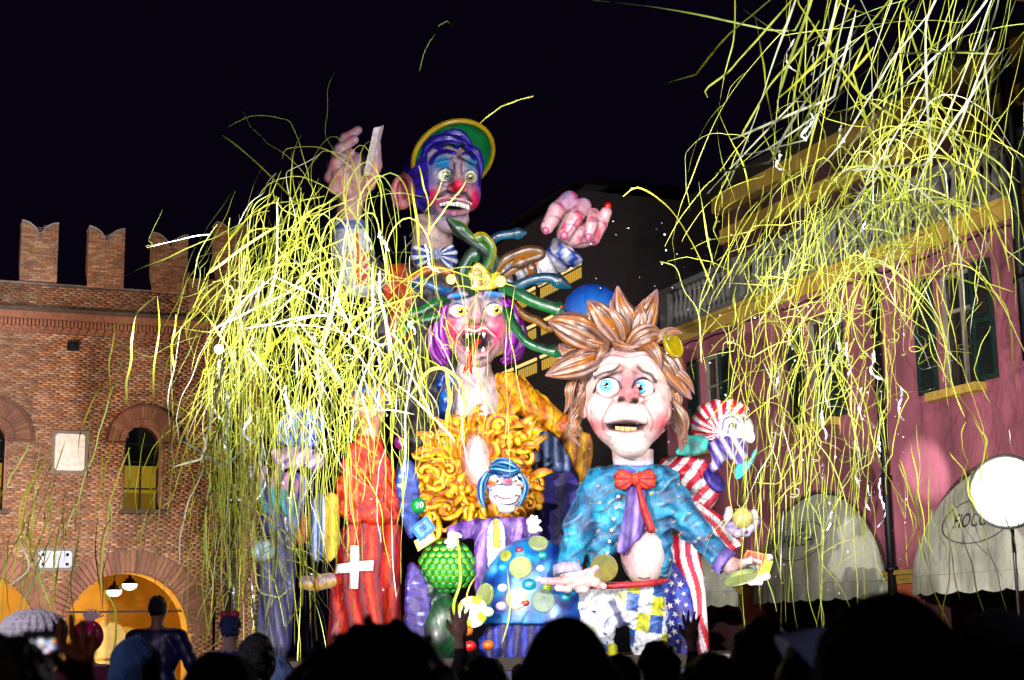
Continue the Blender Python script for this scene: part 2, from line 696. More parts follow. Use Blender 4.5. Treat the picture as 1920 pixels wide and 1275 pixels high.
def ramp(x, stops):
    xs = [s[0] for s in stops]
    cs = np.array([lin(s[1]) for s in stops])
    return np.column_stack([np.interp(x, xs, cs[:, i]) for i in range(3)])


def ball(name, fr, c, r, colf, mat, parent, n=20, m=14, **k):
    """ellipsoid with its pole towards the viewer side (-w); colf gets angle from pole and phi"""
    r = (r, r, r) if np.isscalar(r) else r
    th = np.linspace(0.001, math.pi - 0.001, m)
    ph = np.linspace(0, 2 * math.pi, n, endpoint=False)
    T, H = np.meshgrid(th, ph, indexing='ij')
    q = np.column_stack([(c[0] + r[0] * np.sin(T) * np.cos(H)).ravel(), (c[1] + r[1] * np.sin(T) * np.sin(H)).ravel(), (c[2] - r[2] * np.cos(T)).ravel()])
    i = np.arange(m - 1)[:, None] * n
    j = np.arange(n)[None]
    F = np.stack([i + j, i + n + j, i + n + (j + 1) % n, i + (j + 1) % n], -1).reshape(-1, 4)
    cc = colf(q[:, 0], q[:, 1], q[:, 2]) if callable(colf) else np.tile(lin(colf), (len(q), 1))
    return obj(name, fr.w(q), F, mat, parent, cc, **k)


def eye(fr, c, r, look, ri, iris, parent, white='#f4f2ee', pupil=0.45):
    """painted eyeball: white, iris ring and pupil; look = offset of the iris centre"""
    def colf(u, v, w):
        d = np.hypot(u - c[0] - look[0], v - c[1] - look[1])
        front = w < c[2]
        col = np.tile(lin(white), (len(u), 1))
        a = np.arctan2(v - c[1] - look[1], u - c[0] - look[0])
        ic = ramp(d / ri, [(0, iris[0]), (0.75, iris[1]), (1.0, '#10141c')]) * (1 + 0.25 * np.sin(a * 14))[:, None]
        col = np.where(((d < ri) & front)[:, None], ic, col)
        col = np.where(((d < ri * pupil) & front)[:, None], lin('#050508'), col)
        gl = np.hypot(u - c[0] - look[0] + ri * 0.3, v - c[1] - look[1] + ri * 0.3) < ri * 0.2
        return np.where((gl & front)[:, None], lin('#ffffff'), col)
    return ball('eye', fr, c, r, colf, EYEM, parent, 48, 40)
# ================================================================== the square
Z3 = np.array([0, 0, 1.0])


def paving_material():
    m, n, l, b = mat_base('stone_paving')
    tc = n.new('ShaderNodeTexCoord')
    br = n.new('ShaderNodeTexBrick')
    br.inputs['Scale'].default_value = 1.2
    br.inputs['Color1'].default_value = (0.11, 0.10, 0.095, 1)
    br.inputs['Color2'].default_value = (0.15, 0.14, 0.13, 1)
    br.inputs['Mortar'].default_value = (0.05, 0.05, 0.05, 1)
    l.new(tc.outputs['Object'], br.inputs['Vector'])
    l.new(br.outputs['Color'], b.inputs['Base Color'])
    b.inputs['Roughness'].default_value = 0.75
    return m


g = 400.0
obj('ground', [(-g, -60, 0), (g, -60, 0), (g, g, 0), (-g, g, 0)], [[0, 1, 2, 3]], paving_material(), kind='structure', smooth=False, org=(0, 0, 0))

# ------------------------------------------------------------------ the brick castle on the left
CT = np.array([0.923, 0.386, 0.0]); CT /= np.linalg.norm(CT)
CN = np.array([CT[1], -CT[0], 0.0])
CA = np.array([-13.9, 42.0, 0.0])


def cw(t, z, n=0.0):
    return CA + CT * t + Z3 * z + CN * n


def ct(u, v):
    p = on_plane(u, v, CA, CN)
    return float(np.dot(p - CA, CT)), float(p[2])


castle = thing('castle', cw(4, 0), 'long red brick castle wall with swallow-tailed battlements and arched windows', 'castle')
GROUT = plain('lime_mortar', '#7c6557', 0.95, amt=0.3, bump=0.4)
STONE = plain('pale_stone', '#cfc6bd', 0.8, amt=0.2, nscale=9)
IRON = plain('dark_iron', '#101014', 0.5, 0.6)
OCHRE = plain('ochre_plaster', '#c98f2a', 0.85, amt=0.2, nscale=3)
brick_r = np.random.default_rng(5)


def brick_col(n, dark=1.0):
    a = ramp(brick_r.uniform(0, 1, n), [(0, '#86593f'), (0.35, '#986a4c'), (0.75, '#a67a5c'), (1, '#b08c6e')])
    return a * (dark * brick_r.uniform(0.86, 1.1, (n, 1)))


def box_rows(t0, t1, z0, z1, n0, n1, col, sw=cw):
    """many boxes at once in wall coordinates -> V, F, C"""
    k = len(t0)
    ts = np.stack([t0, t1, t1, t0, t0, t1, t1, t0], 1)
    zs = np.stack([z0, z0, z1, z1, z0, z0, z1, z1], 1)
    ns = np.stack([n0, n0, n0, n0, n1, n1, n1, n1], 1)
    V = CA + ts[..., None] * CT + zs[..., None] * Z3 + ns[..., None] * CN
    F = (np.array(BOXF[1:])[None] + (np.arange(k) * 8)[:, None, None]).reshape(-1, 4)
    return V.reshape(-1, 3), F, np.repeat(col, 8, 0)


# openings of the wall, from where they stand
M0 = ct(73, 500)[0]
win2_c, win2_s = ct(269, 830)
win2_r = (ct(303, 830)[0] - ct(236, 830)[0]) / 2
win2_ro = (ct(338, 830)[0] - ct(200, 830)[0]) / 2
win2_b = ct(269, 957)[1]
win1_c, win1_s = ct(-20, 822)
win1_r = ct(12, 822)[0] - win1_c
win1_ro = ct(58, 822)[0] - win1_c
win1_b = ct(0, 957)[1]
ar2_c, ar_s = ct(240, 1190)
ar_r = ct(357, 1190)[0] - ar2_c
ar_ro = ct(397, 1190)[0] - ar2_c
ar1_c = ct(-56, 1190)[0]
OPEN = [(win1_c, win1_s, win1_b, win1_r, win1_ro), (win2_c, win2_s, win2_b, win2_r, win2_ro),
        (ar1_c, ar_s, -0.1, ar_r, ar_ro), (ar2_c, ar_s, -0.1, ar_r, ar_ro)]
COR = ct(0, 577)[1]          # top of the moulding under the parapet
PAR = ct(0, 526)[1]          # top of the parapet between merlons
TL, TR = -3.2, ct(478, 900)[0]
TOWER = ct(352, 560)[0]      # the taller stretch starts here


def in_hole(t, z, ring):
    r = np.zeros(t.shape, bool)
    for c, s, b, ri, ro in OPEN:
        rr = ro if ring else ri
        r |= (np.hypot(t - c, z - s) < rr) & (z >= s)
        r |= (np.abs(t - c) < ri) & (z >= b) & (z < s)
    return r


# mortar sheet
cell = 0.10
ts, zs = np.arange(TL, TR, cell), np.arange(0, PAR - 0.02, cell)
Tm, Zm = np.meshgrid(ts, zs, indexing='ij')
ok = ~in_hole(Tm + cell / 2, Zm + cell / 2, False)
q = np.stack([Tm[ok], Zm[ok]], 1)
V = np.concatenate([CA + (q[:, :1] + a * cell) * CT + (q[:, 1:2] + b * cell) * Z3 - 0.02 * CN for a, b in ((0, 0), (1, 0), (1, 1), (0, 1))])
k = len(q)
F = np.stack([np.arange(k) + i * k for i in range(4)], 1)
obj('mortar_bed', V, F, GROUT, castle, None, False)

# courses of bricks
CH, BL = 0.064, 0.235
rows = int((PAR - 0.02) / CH)
t0l, t1l, z0l = [], [], []
for r in range(rows):
    st = TL + (BL / 2 if r % 2 else 0) + 0.02 * math.sin(r * 2.1)
    a = np.arange(st, TR, BL)
    t0l.append(a)
    t1l.append(a + BL - 0.014)
    z0l.append(np.full(len(a), r * CH))
t0l, t1l, z0l = map(np.concatenate, (t0l, t1l, z0l))
z1l = z0l + CH - 0.012
for c, s, b, ri, ro in OPEN:
    m = (z0l > b - 0.05) & (z0l < s)
    t1l = np.where(m & (t0l < c - ri) & (t1l > c - ri), c - ri, t1l)
    t0l = np.where(m & (t1l > c + ri) & (t0l < c + ri), c + ri, t0l)
keep = ~in_hole((t0l + t1l) / 2, (z0l + z1l) / 2, True) & (t1l - t0l > 0.03)
# leave the moulded band free
keep &= ~((z1l > COR - 0.62) & (z0l < COR + 0.0))
t0l, t1l, z0l, z1l = t0l[keep], t1l[keep], z0l[keep], z1l[keep]
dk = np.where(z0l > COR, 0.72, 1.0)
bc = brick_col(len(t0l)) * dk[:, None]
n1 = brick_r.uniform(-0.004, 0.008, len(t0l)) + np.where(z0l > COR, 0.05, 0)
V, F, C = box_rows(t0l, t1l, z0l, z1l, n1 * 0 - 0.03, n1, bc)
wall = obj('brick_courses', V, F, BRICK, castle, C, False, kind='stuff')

# moulded terracotta band, soldier bricks and little corbels
TERRA = plain('terracotta', '#84553f', 0.85, amt=0.25, nscale=7)
mb = MB()
mb.box(cw(TL, COR - 0.05, -0.03), CT * (TR - TL), -CN * -0.19, Z3 * 0.10)
mb.build('coping_moulding', plain('dark_weathered_stone', '#4b4038', 0.9, amt=0.3), castle)
mb = MB()
mb.box(cw(TL, COR - 0.26, -0.03), CT * (TR - TL), CN * 0.13, Z3 * 0.205)
mb.box(cw(TL, COR - 0.62, -0.03), CT * (TR - TL), CN * 0.035, Z3 * 0.36)
mb.build('terracotta_band', TERRA, castle)
one = MB()
one.box((0, 0, 0), (0.07, 0, 0), (0, 0.1, 0), (0, 0, 0.19))
sol = mesh('soldier_brick', np.concatenate(one.V), one.F, TERRA, None, False)
one = MB()
one.box((0, 0, 0), (0.13, 0, 0), (0, 0.09, 0), (0, 0, 0.09))
one.box((0.02, 0.001, -0.07), (0.09, 0, 0), (0, 0.05, 0), (0, 0, 0.069))
cor = mesh('corbel', np.concatenate(one.V), one.F, TERRA, None, False)
CR = np.column_stack([CT, -CN * -1, Z3])
n = 0
for i in range(95):
    t = -0.6 + i * 0.105
    if t > TR - 0.1:
        break
    piece('soldier_brick', sol, castle, cw(t, COR - 0.46, -0.01), CR)
for i in range(44):
    if -0.6 + i * 0.23 > TR - 0.15:
        break
    piece('corbel', cor, castle, cw(-0.6 + i * 0.23, COR - 0.56, 0.004), CR)


def voussoirs(name, c, s, ri, ro, n, parent, proud=0.03, deep=0.25, col='#855a46', a0=0.0, a1=math.pi):
    for i in range(n):
        b0 = a0 + (a1 - a0) * i / n + 0.006
        b1 = a0 + (a1 - a0) * (i + 1) / n - 0.006
        V = []
        for nn in (-deep, proud + 0.004 * math.sin(i * 7)):
            for r, a in ((ri, b0), (ro, b0), (ro, b1), (ri, b1)):
                V.append(cw(c + r * math.cos(a), s + r * math.sin(a), nn))
        obj(name, V, BOXF.tolist(), BRICK, parent, lin(col) * random.uniform(0.75, 1.2), False)


ring_p = []
for (c, s, b, ri, ro), n in zip(OPEN, (34, 34, 40, 44)):
    mid = ri + (ro - ri) * 0.36
    if ri < 1.0:
        voussoirs('arch_brick', c, s, ri, mid - 0.012, 18, castle, 0.015)
        voussoirs('arch_brick', c, s, mid, ro, n, castle, 0.045)
    else:
        voussoirs('arch_brick', c, s, ri, ro, n, castle, 0.03, 0.5)
# imposts and hood mouldings of the two windows
mb = MB()
for c, s, b, ri, ro in OPEN[:2]:
    for sg in (-1, 1):
        a = c + sg * ri if sg > 0 else c - ro - 0.06
        mb.box(cw(a, s - 0.05, -0.02), CT * (ro - ri + 0.06), CN * 0.10, Z3 * 0.05)
    for i in range(30):
        a0, a1 = math.pi * i / 30, math.pi * (i + 1) / 30
        p = [cw(c + r * math.cos(a), s + r * math.sin(a), nn) for nn in (0.0, 0.085) for r, a in ((ro + .002, a0), (ro + 0.05, a0), (ro + 0.05, a1), (ro + .002, a1))]
        mb.add(p, BOXF)
mb.build('window_hood', plain('dark_brick_trim', '#5a3528', 0.9), castle)

# windows: deep reveal, iron frame, lit room below, dark glass above
LIT = plain('lit_room', '#5a4206', 0.8, emit='#f0c030', estr=0.30)
LIT2 = plain('lit_plaster', '#4a3505', 0.8, emit='#d8a012', estr=0.18)
GLASSD = plain('dark_window_glass', '#0b1210', 0.08, coat=0.6, amt=0.02, bump=0.02)
for wi, (c, s, b, ri, ro) in enumerate(OPEN[:2]):
    w = thing('_tmp', (0, 0, 0), 'x', 'x') if False else None
    mb = MB()
    pr = [(-ri, b), (-ri, s)] + [(ri * math.cos(a), s + ri * math.sin(a)) for a in np.linspace(math.pi, 0, 17)] + [(ri, s), (ri, b)]
    for i in range(len(pr) - 1):
        (x0, z0), (x1, z1) = pr[i], pr[i + 1]
        if abs(x0 - x1) + abs(z0 - z1) < 1e-6:
            continue
        mb.add([cw(c + x0, z0, -0.015), cw(c + x1, z1, -0.015), cw(c + x1, z1, -0.7), cw(c + x0, z0, -0.7)], [[0, 1, 2, 3]])
    mb.add([cw(c - ri, b, -0.015), cw(c + ri, b, -0.015), cw(c + ri, b, -0.7), cw(c - ri, b, -0.7)], [[3, 2, 1, 0]])
    rev = mb.build('window', TERRA, castle)
    mb = MB()
    zt = s - 0.52
    mb.box(cw(c - ri - .1, b - 0.1, -1.3), CT * (2 * ri + .2), CN * 0.05, Z3 * (zt - b + 0.1))
    mb.build('lit_room_wall', LIT, rev)
    mb = MB()
    mb.box(cw(c - ri + 0.02, b + 0.02, -1.0), CT * (2 * ri - 0.04), CN * 0.05, Z3 * 0.55)
    mb.build('lit_shelf', LIT2, rev)
    mb = MB()
    fan = [cw(c, s, -0.42)] + [cw(c + ri * math.cos(a), s + ri * math.sin(a), -0.42) for a in np.linspace(0, math.pi, 19)]
    mb.add(fan, [[0, i, i + 1, i + 1][:3] for i in range(1, 19)])
    mb.add([cw(c - ri, zt, -0.42), cw(c + ri, zt, -0.42), cw(c + ri, s, -0.42), cw(c - ri, s, -0.42)], [[0, 1, 2, 3]])
    mb.build('pane', GLASSD, rev)
    mb = MB()
    for x in (-ri, ri - 0.05, -0.02):
        mb.box(cw(c + x, b, -0.44), CT * 0.05, CN * 0.06, Z3 * (s - b))
    for z in (zt, s - 0.02, b + 0.62):
        mb.box(cw(c - ri, z, -0.437), CT * 2 * ri, CN * 0.05, Z3 * 0.045)
    mb.build('frame', IRON, rev)
    mb = MB()
    mb.box(cw(c - ri - 0.12, b - 0.09, -0.1), CT * (2 * ri + 0.24), CN * 0.24, Z3 * 0.088)
    mb.build('sill', plain('dark_weathered_stone', '#4b4038'), rev)

# merlons with swallow tails, each brick a piece of its own
def merlon(u0, u1, vtop, vbase, parent, individual):
    ta, tb = ct(u0, vbase)[0], ct(u1, vbase)[0]
    zb, zt = ct((u0 + u1) / 2, vbase)[1], ct((u0 + u1) / 2, vtop)[1]
    wv = (tb - ta) / 2
    tc_ = (ta + tb) / 2
    notch = 0.31 * (zt - zb)

    def top(t):
        x = min(abs(t - tc_) / wv, 1.0)
        # quarter-round horns with a sharp notch in the middle
        return zt - notch + notch * math.sqrt(max(0, 1 - (1 - x) ** 2)) * (0.96 + 0.04 * x)
    N = 24
    V, F = [], []
    for i in range(N + 1):
        t = ta + 0.012 + (tb - ta - 0.024) * i / N
        for nn in (-0.55, 0.03):
            V += [cw(t, zb - 0.02, nn), cw(t, top(t) - 0.02, nn)]
    for i in range(N):
        a = i * 4
        F += [[a + 2, a + 6, a + 7, a + 3], [a, a + 1, a + 5, a + 4], [a + 1, a + 3, a + 7, a + 5]]
    F += [[0, 2, 3, 1], [N * 4, N * 4 + 1, N * 4 + 3, N * 4 + 2]]
    core = obj('merlon', V, F, GROUT, parent, None, False)
    r, z = 0, zb
    pieces = []
    while z < zt:
        t = ta - (0.125 if r % 2 else 0)
        while t < tb - 0.02:
            x0, x1 = max(t, ta), min(t + BL - 0.014, tb)
            t += BL
            if x1 - x0 < 0.04:
                continue
            h = [min(z + CH - 0.012, top(x)) for x in (x0, x1)]
            if max(h) - z < 0.015 or min(h) < z + 0.004:
                if max(h) - z < 0.02:
                    continue
                h = [max(y, z + 0.004) for y in h]
            nn = 0.05 + random.uniform(-0.005, 0.009)
            V = [cw(x0, z, -0.03), cw(x1, z, -0.03), cw(x1, h[1], -0.03), cw(x0, h[0], -0.03), cw(x0, z, nn), cw(x1, z, nn), cw(x1, h[1], nn), cw(x0, h[0], nn)]
            pieces.append(V)
        z += CH
        r += 1
    if individual:
        for V in pieces:
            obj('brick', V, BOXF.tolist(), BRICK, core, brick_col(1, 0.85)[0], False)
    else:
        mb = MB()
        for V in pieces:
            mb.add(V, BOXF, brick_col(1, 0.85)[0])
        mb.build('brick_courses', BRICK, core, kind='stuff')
    # thin stone capping along the two horns
    mb = MB()
    for i in range(N):
        a, b = ta + (tb - ta) * i / N, ta + (tb - ta) * (i + 1) / N
        V = [cw(a, top(a), -0.56), cw(b, top(b), -0.56), cw(b, top(b) + 0.045, -0.56), cw(a, top(a) + 0.045, -0.56),
             cw(a, top(a), 0.085), cw(b, top(b), 0.085), cw(b, top(b) + 0.045, 0.085), cw(a, top(a) + 0.045, 0.085)]
        mb.add(V, BOXF)
    mb.build('coping', plain('grey_coping', '#7d7a78', 0.85), core)


merlon(-88, -20, 410, 516, castle, False)
merlon(36, 106, 418, 527, castle, True)
merlon(163, 231, 429, 540, castle, True)
merlon(284, 350, 441, 550, castle, False)
# the taller tower stretch carrying the last merlon
mb = MB()
tz = ct(400, 527)[1]
tt = TOWER
rr = 0
z = PAR - 0.5
while z < tz:
    t = tt - (0.12 if rr % 2 else 0)
    while t < TR:
        x0, x1 = max(t, tt), t + BL - 0.014
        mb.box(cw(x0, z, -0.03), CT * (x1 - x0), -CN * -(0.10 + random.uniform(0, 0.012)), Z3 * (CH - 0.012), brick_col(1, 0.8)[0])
        t += BL
    z += CH
    rr += 1
tower = mb.build('tower_parapet', BRICK, castle, kind='stuff')
mb = MB()
mb.box(cw(tt, PAR - 0.5, -0.5), CT * (TR - tt), CN * 0.575, Z3 * (tz - PAR + 0.48))
mb.build('parapet_core', GROUT, castle)
merlon(403, 466, 421, 527, castle, False)

# putlog hole, plaques, drainpipe
t, z = ct(136, 650)
mb = MB()
mb.box(cw(t - 0.15, z - 0.13, 0.01), CT * 0.3, CN * 0.06, Z3 * 0.26)
mb.box(cw(t - 0.10, z - 0.09, 0.075), CT * 0.16, CN * 0.10, Z3 * 0.16)  # proud iron blocks stand in for the small dark hole
mb.build('putlog_hole_block', IRON, castle)


def plaque(u0, v0, u1, v1, name, mat, label, bolts=False):
    (ta, zt), (tb, zb) = ct(u0, v0), ct(u1, v1)
    p = thing(name, cw((ta + tb) / 2, zb, 0.02), label, 'plaque')
    mb = MB()
    c = 0.06
    pts = [(ta + c, zb), (tb - c, zb), (tb, zb + c), (tb, zt - c), (tb - c, zt), (ta + c, zt), (ta, zt - c), (ta, zb + c)]
    V = [cw(a, b, 0.02) for a, b in pts] + [cw(a, b, 0.075) for a, b in pts]
    F = [list(range(8, 16)), list(range(8))[::-1]] + [[i, (i + 1) % 8, 8 + (i + 1) % 8, 8 + i] for i in range(8)]
    obj('slab', V, F, mat, p, None, False)
    mb.box(cw(ta - 0.09, zb - 0.09, 0.012), CT * (tb - ta + 0.18), CN * 0.03, Z3 * (zt - zb + 0.18))
    mb.build('surround', plain('grey_surround', '#6e655c', 0.9), p)
    if bolts:
        for a in (ta + 0.13, tb - 0.13):
            for b in (zb + 0.1, zt - 0.1):
                V, F = lathe(cw(a, b, 0.07), CN, [(0.045, 0), (0.045, 0.03), (0.02, 0.045)], 10)
                obj('bolt', V, F, IRON, p)


plaque(104, 813, 157, 883, 'stone_plaque', STONE, 'white stone plaque with clipped corners set high on the brick wall')
plaque(72, 1033, 134, 1065, 'metal_plaque', plain('dull_metal', '#8d8a90', 0.45, 0.4), 'grey plaque held by four bolts between the castle arches', True)


def pipe_on(fn, pts, r, name, label, mat, brk=3):
    W = [fn(*p) for p in pts]
    V, F, t, ph = tube(W, [r] * len(W), 12, 1, up=(0.1, -1, 0))
    p = obj(name, V, F, mat, None, None, True, label, 'pipe')
    for i in range(brk):
        a = np.array(W[0]) + (np.array(W[-1]) - np.array(W[0])) * (i + 0.6) / brk
        d = np.array(W[-1]) - np.array(W[0])
        V, F = lathe(a, d, [(r * 1.05, -0.05), (r * 1.45, -0.05), (r * 1.45, 0.05), (r * 1.05, 0.05)], 12)
        obj('pipe_collar', V, F, mat, p)
    return p


tp = ct(432, 700)[0]
pipe_on(lambda t, z: cw(t, z, 0.16), [(tp, 0.05), (tp, COR - 0.3)], 0.09, 'castle_drainpipe', 'black drainpipe running down the castle wall behind the streamers', IRON)

# portico behind the two lower arches
YW = plain('yellow_plaster', '#d9a63a', 0.9, amt=0.15, nscale=2)
mb = MB()
mb.box(cw(TL, 0, -5.0), CT * (TR - TL), CN * 0.2, Z3 * 4.6)
mb.box(cw(TL, 4.4, -4.8), CT * (TR - TL), CN * 4.75, Z3 * 0.2)
mb.box(cw(ar2_c + ar_r + 0.9, 0, -4.8), CT * 0.3, CN * 4.7, Z3 * 4.39)
mb.box(cw(TL, 0, -4.8), CT * 0.3, CN * 4.7, Z3 * 4.39)
portico = mb.build('portico_wall', YW, castle)
for c in (ar1_c, ar2_c):
    mb = MB()
    for i in range(24):
        a0, a1 = math.pi * i / 24, math.pi * (i + 1) / 24
        mb.add([cw(c + ar_r * math.cos(a), ar_s + ar_r * math.sin(a), nn) for nn, a in ((-0.45, a0), (-0.45, a1), (-1.3, a1), (-1.3, a0))], [[0, 1, 2, 3]])
    for sg in (-1, 1):
        mb.add([cw(c + sg * ar_r, z, nn) for z, nn in ((0, -0.02), (ar_s, -0.02), (ar_s, -1.3), (0, -1.3))], [[0, 1, 2, 3]])
    mb.build('arch_soffit', YW, castle)
tA, zA = ct(228, 1145)
mb = MB()
s5 = 5.0 / 42
kx = 0.062
V = [cw(tA - 1.0 + 0.35, 1.2, -4.79), cw(tA + 1.0 + 0.35, 1.2, -4.79), cw(tA + 0.35, 2.95, -4.79), cw(tA - 1.0 + .35, 1.2, -4.6), cw(tA + 1.0 + .35, 1.2, -4.6), cw(tA + .35, 2.95, -4.6)]
mb.add(V[:3] + V[3:], [[0, 1, 4, 3], [1, 2, 5, 4], [2, 0, 3, 5]])
mb.add(V[3:], [[0, 1, 2]])
mb.build('portal_gable', plain('pale_yellow_plaster', '#eccb74', 0.9), castle)
mb = MB()
mb.box(cw(ar2_c - ar_r - 0.1, ct(240, 1146)[1] - 0.02, -0.75), CT * (2 * ar_r + 0.2), CN * 0.05, Z3 * 0.05)
mb.build('tie_rod', IRON, castle)

# two lit lanterns hanging in the portico
GLOW = plain('lit_lamp_glass', '#ffffff', 0.4, emit='#fff2cc', estr=5.0, amt=0.0)
for (u, v, lab) in ((214, 1110, 'lit white bowl lantern, the lower of two under the castle arch'), (243, 1098, 'lit white bowl lantern, the higher of two under the castle arch')):
    d = ray(u, v)
    p = on_plane(u, v, CA - CN * 1.8, CN)
    L = thing('hanging_lantern', p, lab, 'lantern', 'portico lanterns')
    k = 0.0162
    V, F = lathe(p, Z3, [(0.04 * k * 10, -8 * k), (7 * k, -7 * k), (12 * k, -3 * k), (13 * k, 1 * k), (13 * k, 3 * k)], 24)
    obj('lamp_bowl', V, F, GLOW, L)
    V, F = lathe(p + Z3 * 3.1 * k, Z3, [(15 * k, 0), (14 * k, 2 * k), (8 * k, 6 * k), (7 * k, 9 * k), (3 * k, 10 * k), (2.5 * k, 15 * k), (0.6 * k, 16 * k)], 20)
    obj('lamp_cap', V, F, IRON, L)
    V, F, a, b = tube([p + Z3 * 15 * k, [p[0], p[1], 4.4]], [0.015, 0.015], 6, 1, up=(1, 0, 0))
    obj('hanging_rod', V, F, IRON, L)
    ld = bpy.data.lights.new('lantern_light', 'POINT')
    ld.energy = 22
    ld.color = (1.0, 0.72, 0.22)
    ld.shadow_soft_size = 0.15
    lo = bpy.data.objects.new('lantern_light', ld)
    COL.objects.link(lo)
    lo.location = p - Z3 * 0.32

# ------------------------------------------------------------------ the pink palace on the right
FD = np.array([-0.385, 0.923, 0.0]); FD /= np.linalg.norm(FD)
FN = np.array([-FD[1], FD[0], 0.0])
FA = np.array([-FN[0], -FN[1], 0]) * 18.7
FA = FA + FD * np.dot(np.array([8.95, 27.1, 0]) - FA, FD)


def fw(s, z, n=0.0):
    return FA + FD * s + Z3 * z + FN * n


def ft(u, v, n=0.0):
    p = on_plane(u, v, FA + FN * n, FN)
    return float(np.dot(p - FA, FD)), float(p[2])


def stucco(name, col, stain, rough=0.88):
    m, n, l, b = mat_base(name)
    tc = n.new('ShaderNodeTexCoord')
    a = n.new('ShaderNodeTexNoise')
    a.inputs['Scale'].default_value = 0.9
    a.inputs['Detail'].default_value = 9
    a.inputs['Roughness'].default_value = 0.65
    r = n.new('ShaderNodeValToRGB')
    c0, c1 = lin(col), lin(stain)
    r.color_ramp.elements[0].position = 0.38
    r.color_ramp.elements[0].color = (*c1, 1)
    r.color_ramp.elements[1].position = 0.62
    r.color_ramp.elements[1].color = (*c0, 1)
    l.new(tc.outputs['Object'], a.inputs['Vector'])
    l.new(a.outputs['Fac'], r.inputs['Fac'])
    l.new(r.outputs['Color'], b.inputs['Base Color'])
    b.inputs['Roughness'].default_value = rough
    f = n.new('ShaderNodeTexNoise')
    f.inputs['Scale'].default_value = 14
    f.inputs['Detail'].default_value = 7
    bp = n.new('ShaderNodeBump')
    bp.inputs['Strength'].default_value = 0.35
    bp.inputs['Distance'].default_value = 0.02
    l.new(tc.outputs['Object'], f.inputs['Vector'])
    l.new(f.outputs['Fac'], bp.inputs['Height'])
    l.new(bp.outputs['Normal'], b.inputs['Normal'])
    return m


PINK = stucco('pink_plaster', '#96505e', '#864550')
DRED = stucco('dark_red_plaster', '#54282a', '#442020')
weather(PINK, 1.1, 0.62, 1.1, (1, 1, 0.25))
weather(DRED, 1.1, 0.6, 1.1, (1, 1, 0.25))
OCH = stucco('ochre_trim', '#ac8a38', '#94742c')
GREEN = plain('dark_green_shutter', '#0a2620', 0.5, nscale=8, amt=0.2)
palace = thing('pink_palace', fw(5, 0), 'pink plastered palace with balustrade, green shutters and shop arcade', 'palace')
Z_STR = 0.5 * (ft(1850, 392)[1] + ft(1290, 618)[1])
# windows (u0,u1 edges of the opening, v top, v sill)
wins = []
for u0, u1, vt, vb, um in ((1318, 1358, 652, 835, 1338), (1514, 1566, 585, 785, 1540), (1762, 1836, 482, 712, 1800), (2010, 2100, 380, 640, 2055)):
    s1, s0 = ft(u0, vb)[0], ft(u1, vb)[0]
    wins.append((s0, s1, 0, 0))
ZW0, ZW1 = ft(1540, 790)[1], ft(1540, 592)[1]
wins = [(a, b, ZW0, ZW1) for a, b, _, _ in wins]
# arcade openings
arc = []
sa3, z_sp = ft(1728, 1050)
ac3, zt3 = ft(1868, 868)
R3a = abs(sa3 - ac3)
pier = 1.05
arc_c = [ac3, ac3 + 2 * R3a + pier, ac3 + 4 * R3a + 2 * pier, ac3 - 2 * R3a - pier]
z_spring = zt3 - R3a
S0, S1 = -7.0, ft(1243, 620)[0]


def open_int(s):
    out = []
    for c in arc_c:
        if abs(s - c) < R3a:
            out.append((0.0, z_spring + math.sqrt(R3a ** 2 - (s - c) ** 2)))
    for a, b, z0, z1 in wins:
        if a < s < b:
            out.append((z0, z1))
    return sorted(out)


edges = [S0, S1]
for a, b, *_ in wins:
    edges += [a, b]
for c in arc_c:
    edges += [c + R3a * math.cos(x) for x in np.linspace(0, math.pi, 33)]
edges = sorted(x for x in set(np.round(edges, 4)) if S0 <= x <= S1)
mb = MB()
for a, b in zip(edges[:-1], edges[1:]):
    m = (a + b) / 2
    iv = open_int(m)
    z = 0.0
    la, lb = 0.0, 0.0
    for (z0, z1) in iv + [(Z_STR, Z_STR)]:
        ta_, tb_ = (z0, z0)
        if z0 - 1e-6 > max(la, lb) or (z0 > 0):
            mb.add([fw(a, la), fw(a, ta_), fw(b, tb_), fw(b, lb)], [[0, 1, 2, 3]])
        if z0 == 0.0:   # arch: follow the curve at both ends
            c = min(arc_c, key=lambda q: abs(q - m))
            la = z_spring + math.sqrt(max(0, R3a ** 2 - (a - c) ** 2))
            lb = z_spring + math.sqrt(max(0, R3a ** 2 - (b - c) ** 2))
        else:
            la = lb = z1
wallp = mb.build('wall', PINK, palace)
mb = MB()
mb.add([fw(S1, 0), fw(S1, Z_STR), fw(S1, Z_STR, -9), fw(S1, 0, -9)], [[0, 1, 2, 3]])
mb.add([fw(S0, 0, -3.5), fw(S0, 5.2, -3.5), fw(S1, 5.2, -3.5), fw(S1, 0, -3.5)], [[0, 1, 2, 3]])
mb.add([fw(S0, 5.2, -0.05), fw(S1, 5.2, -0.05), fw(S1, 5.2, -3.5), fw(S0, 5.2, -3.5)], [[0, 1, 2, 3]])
mb.build('arcade_back_wall', DRED, palace)
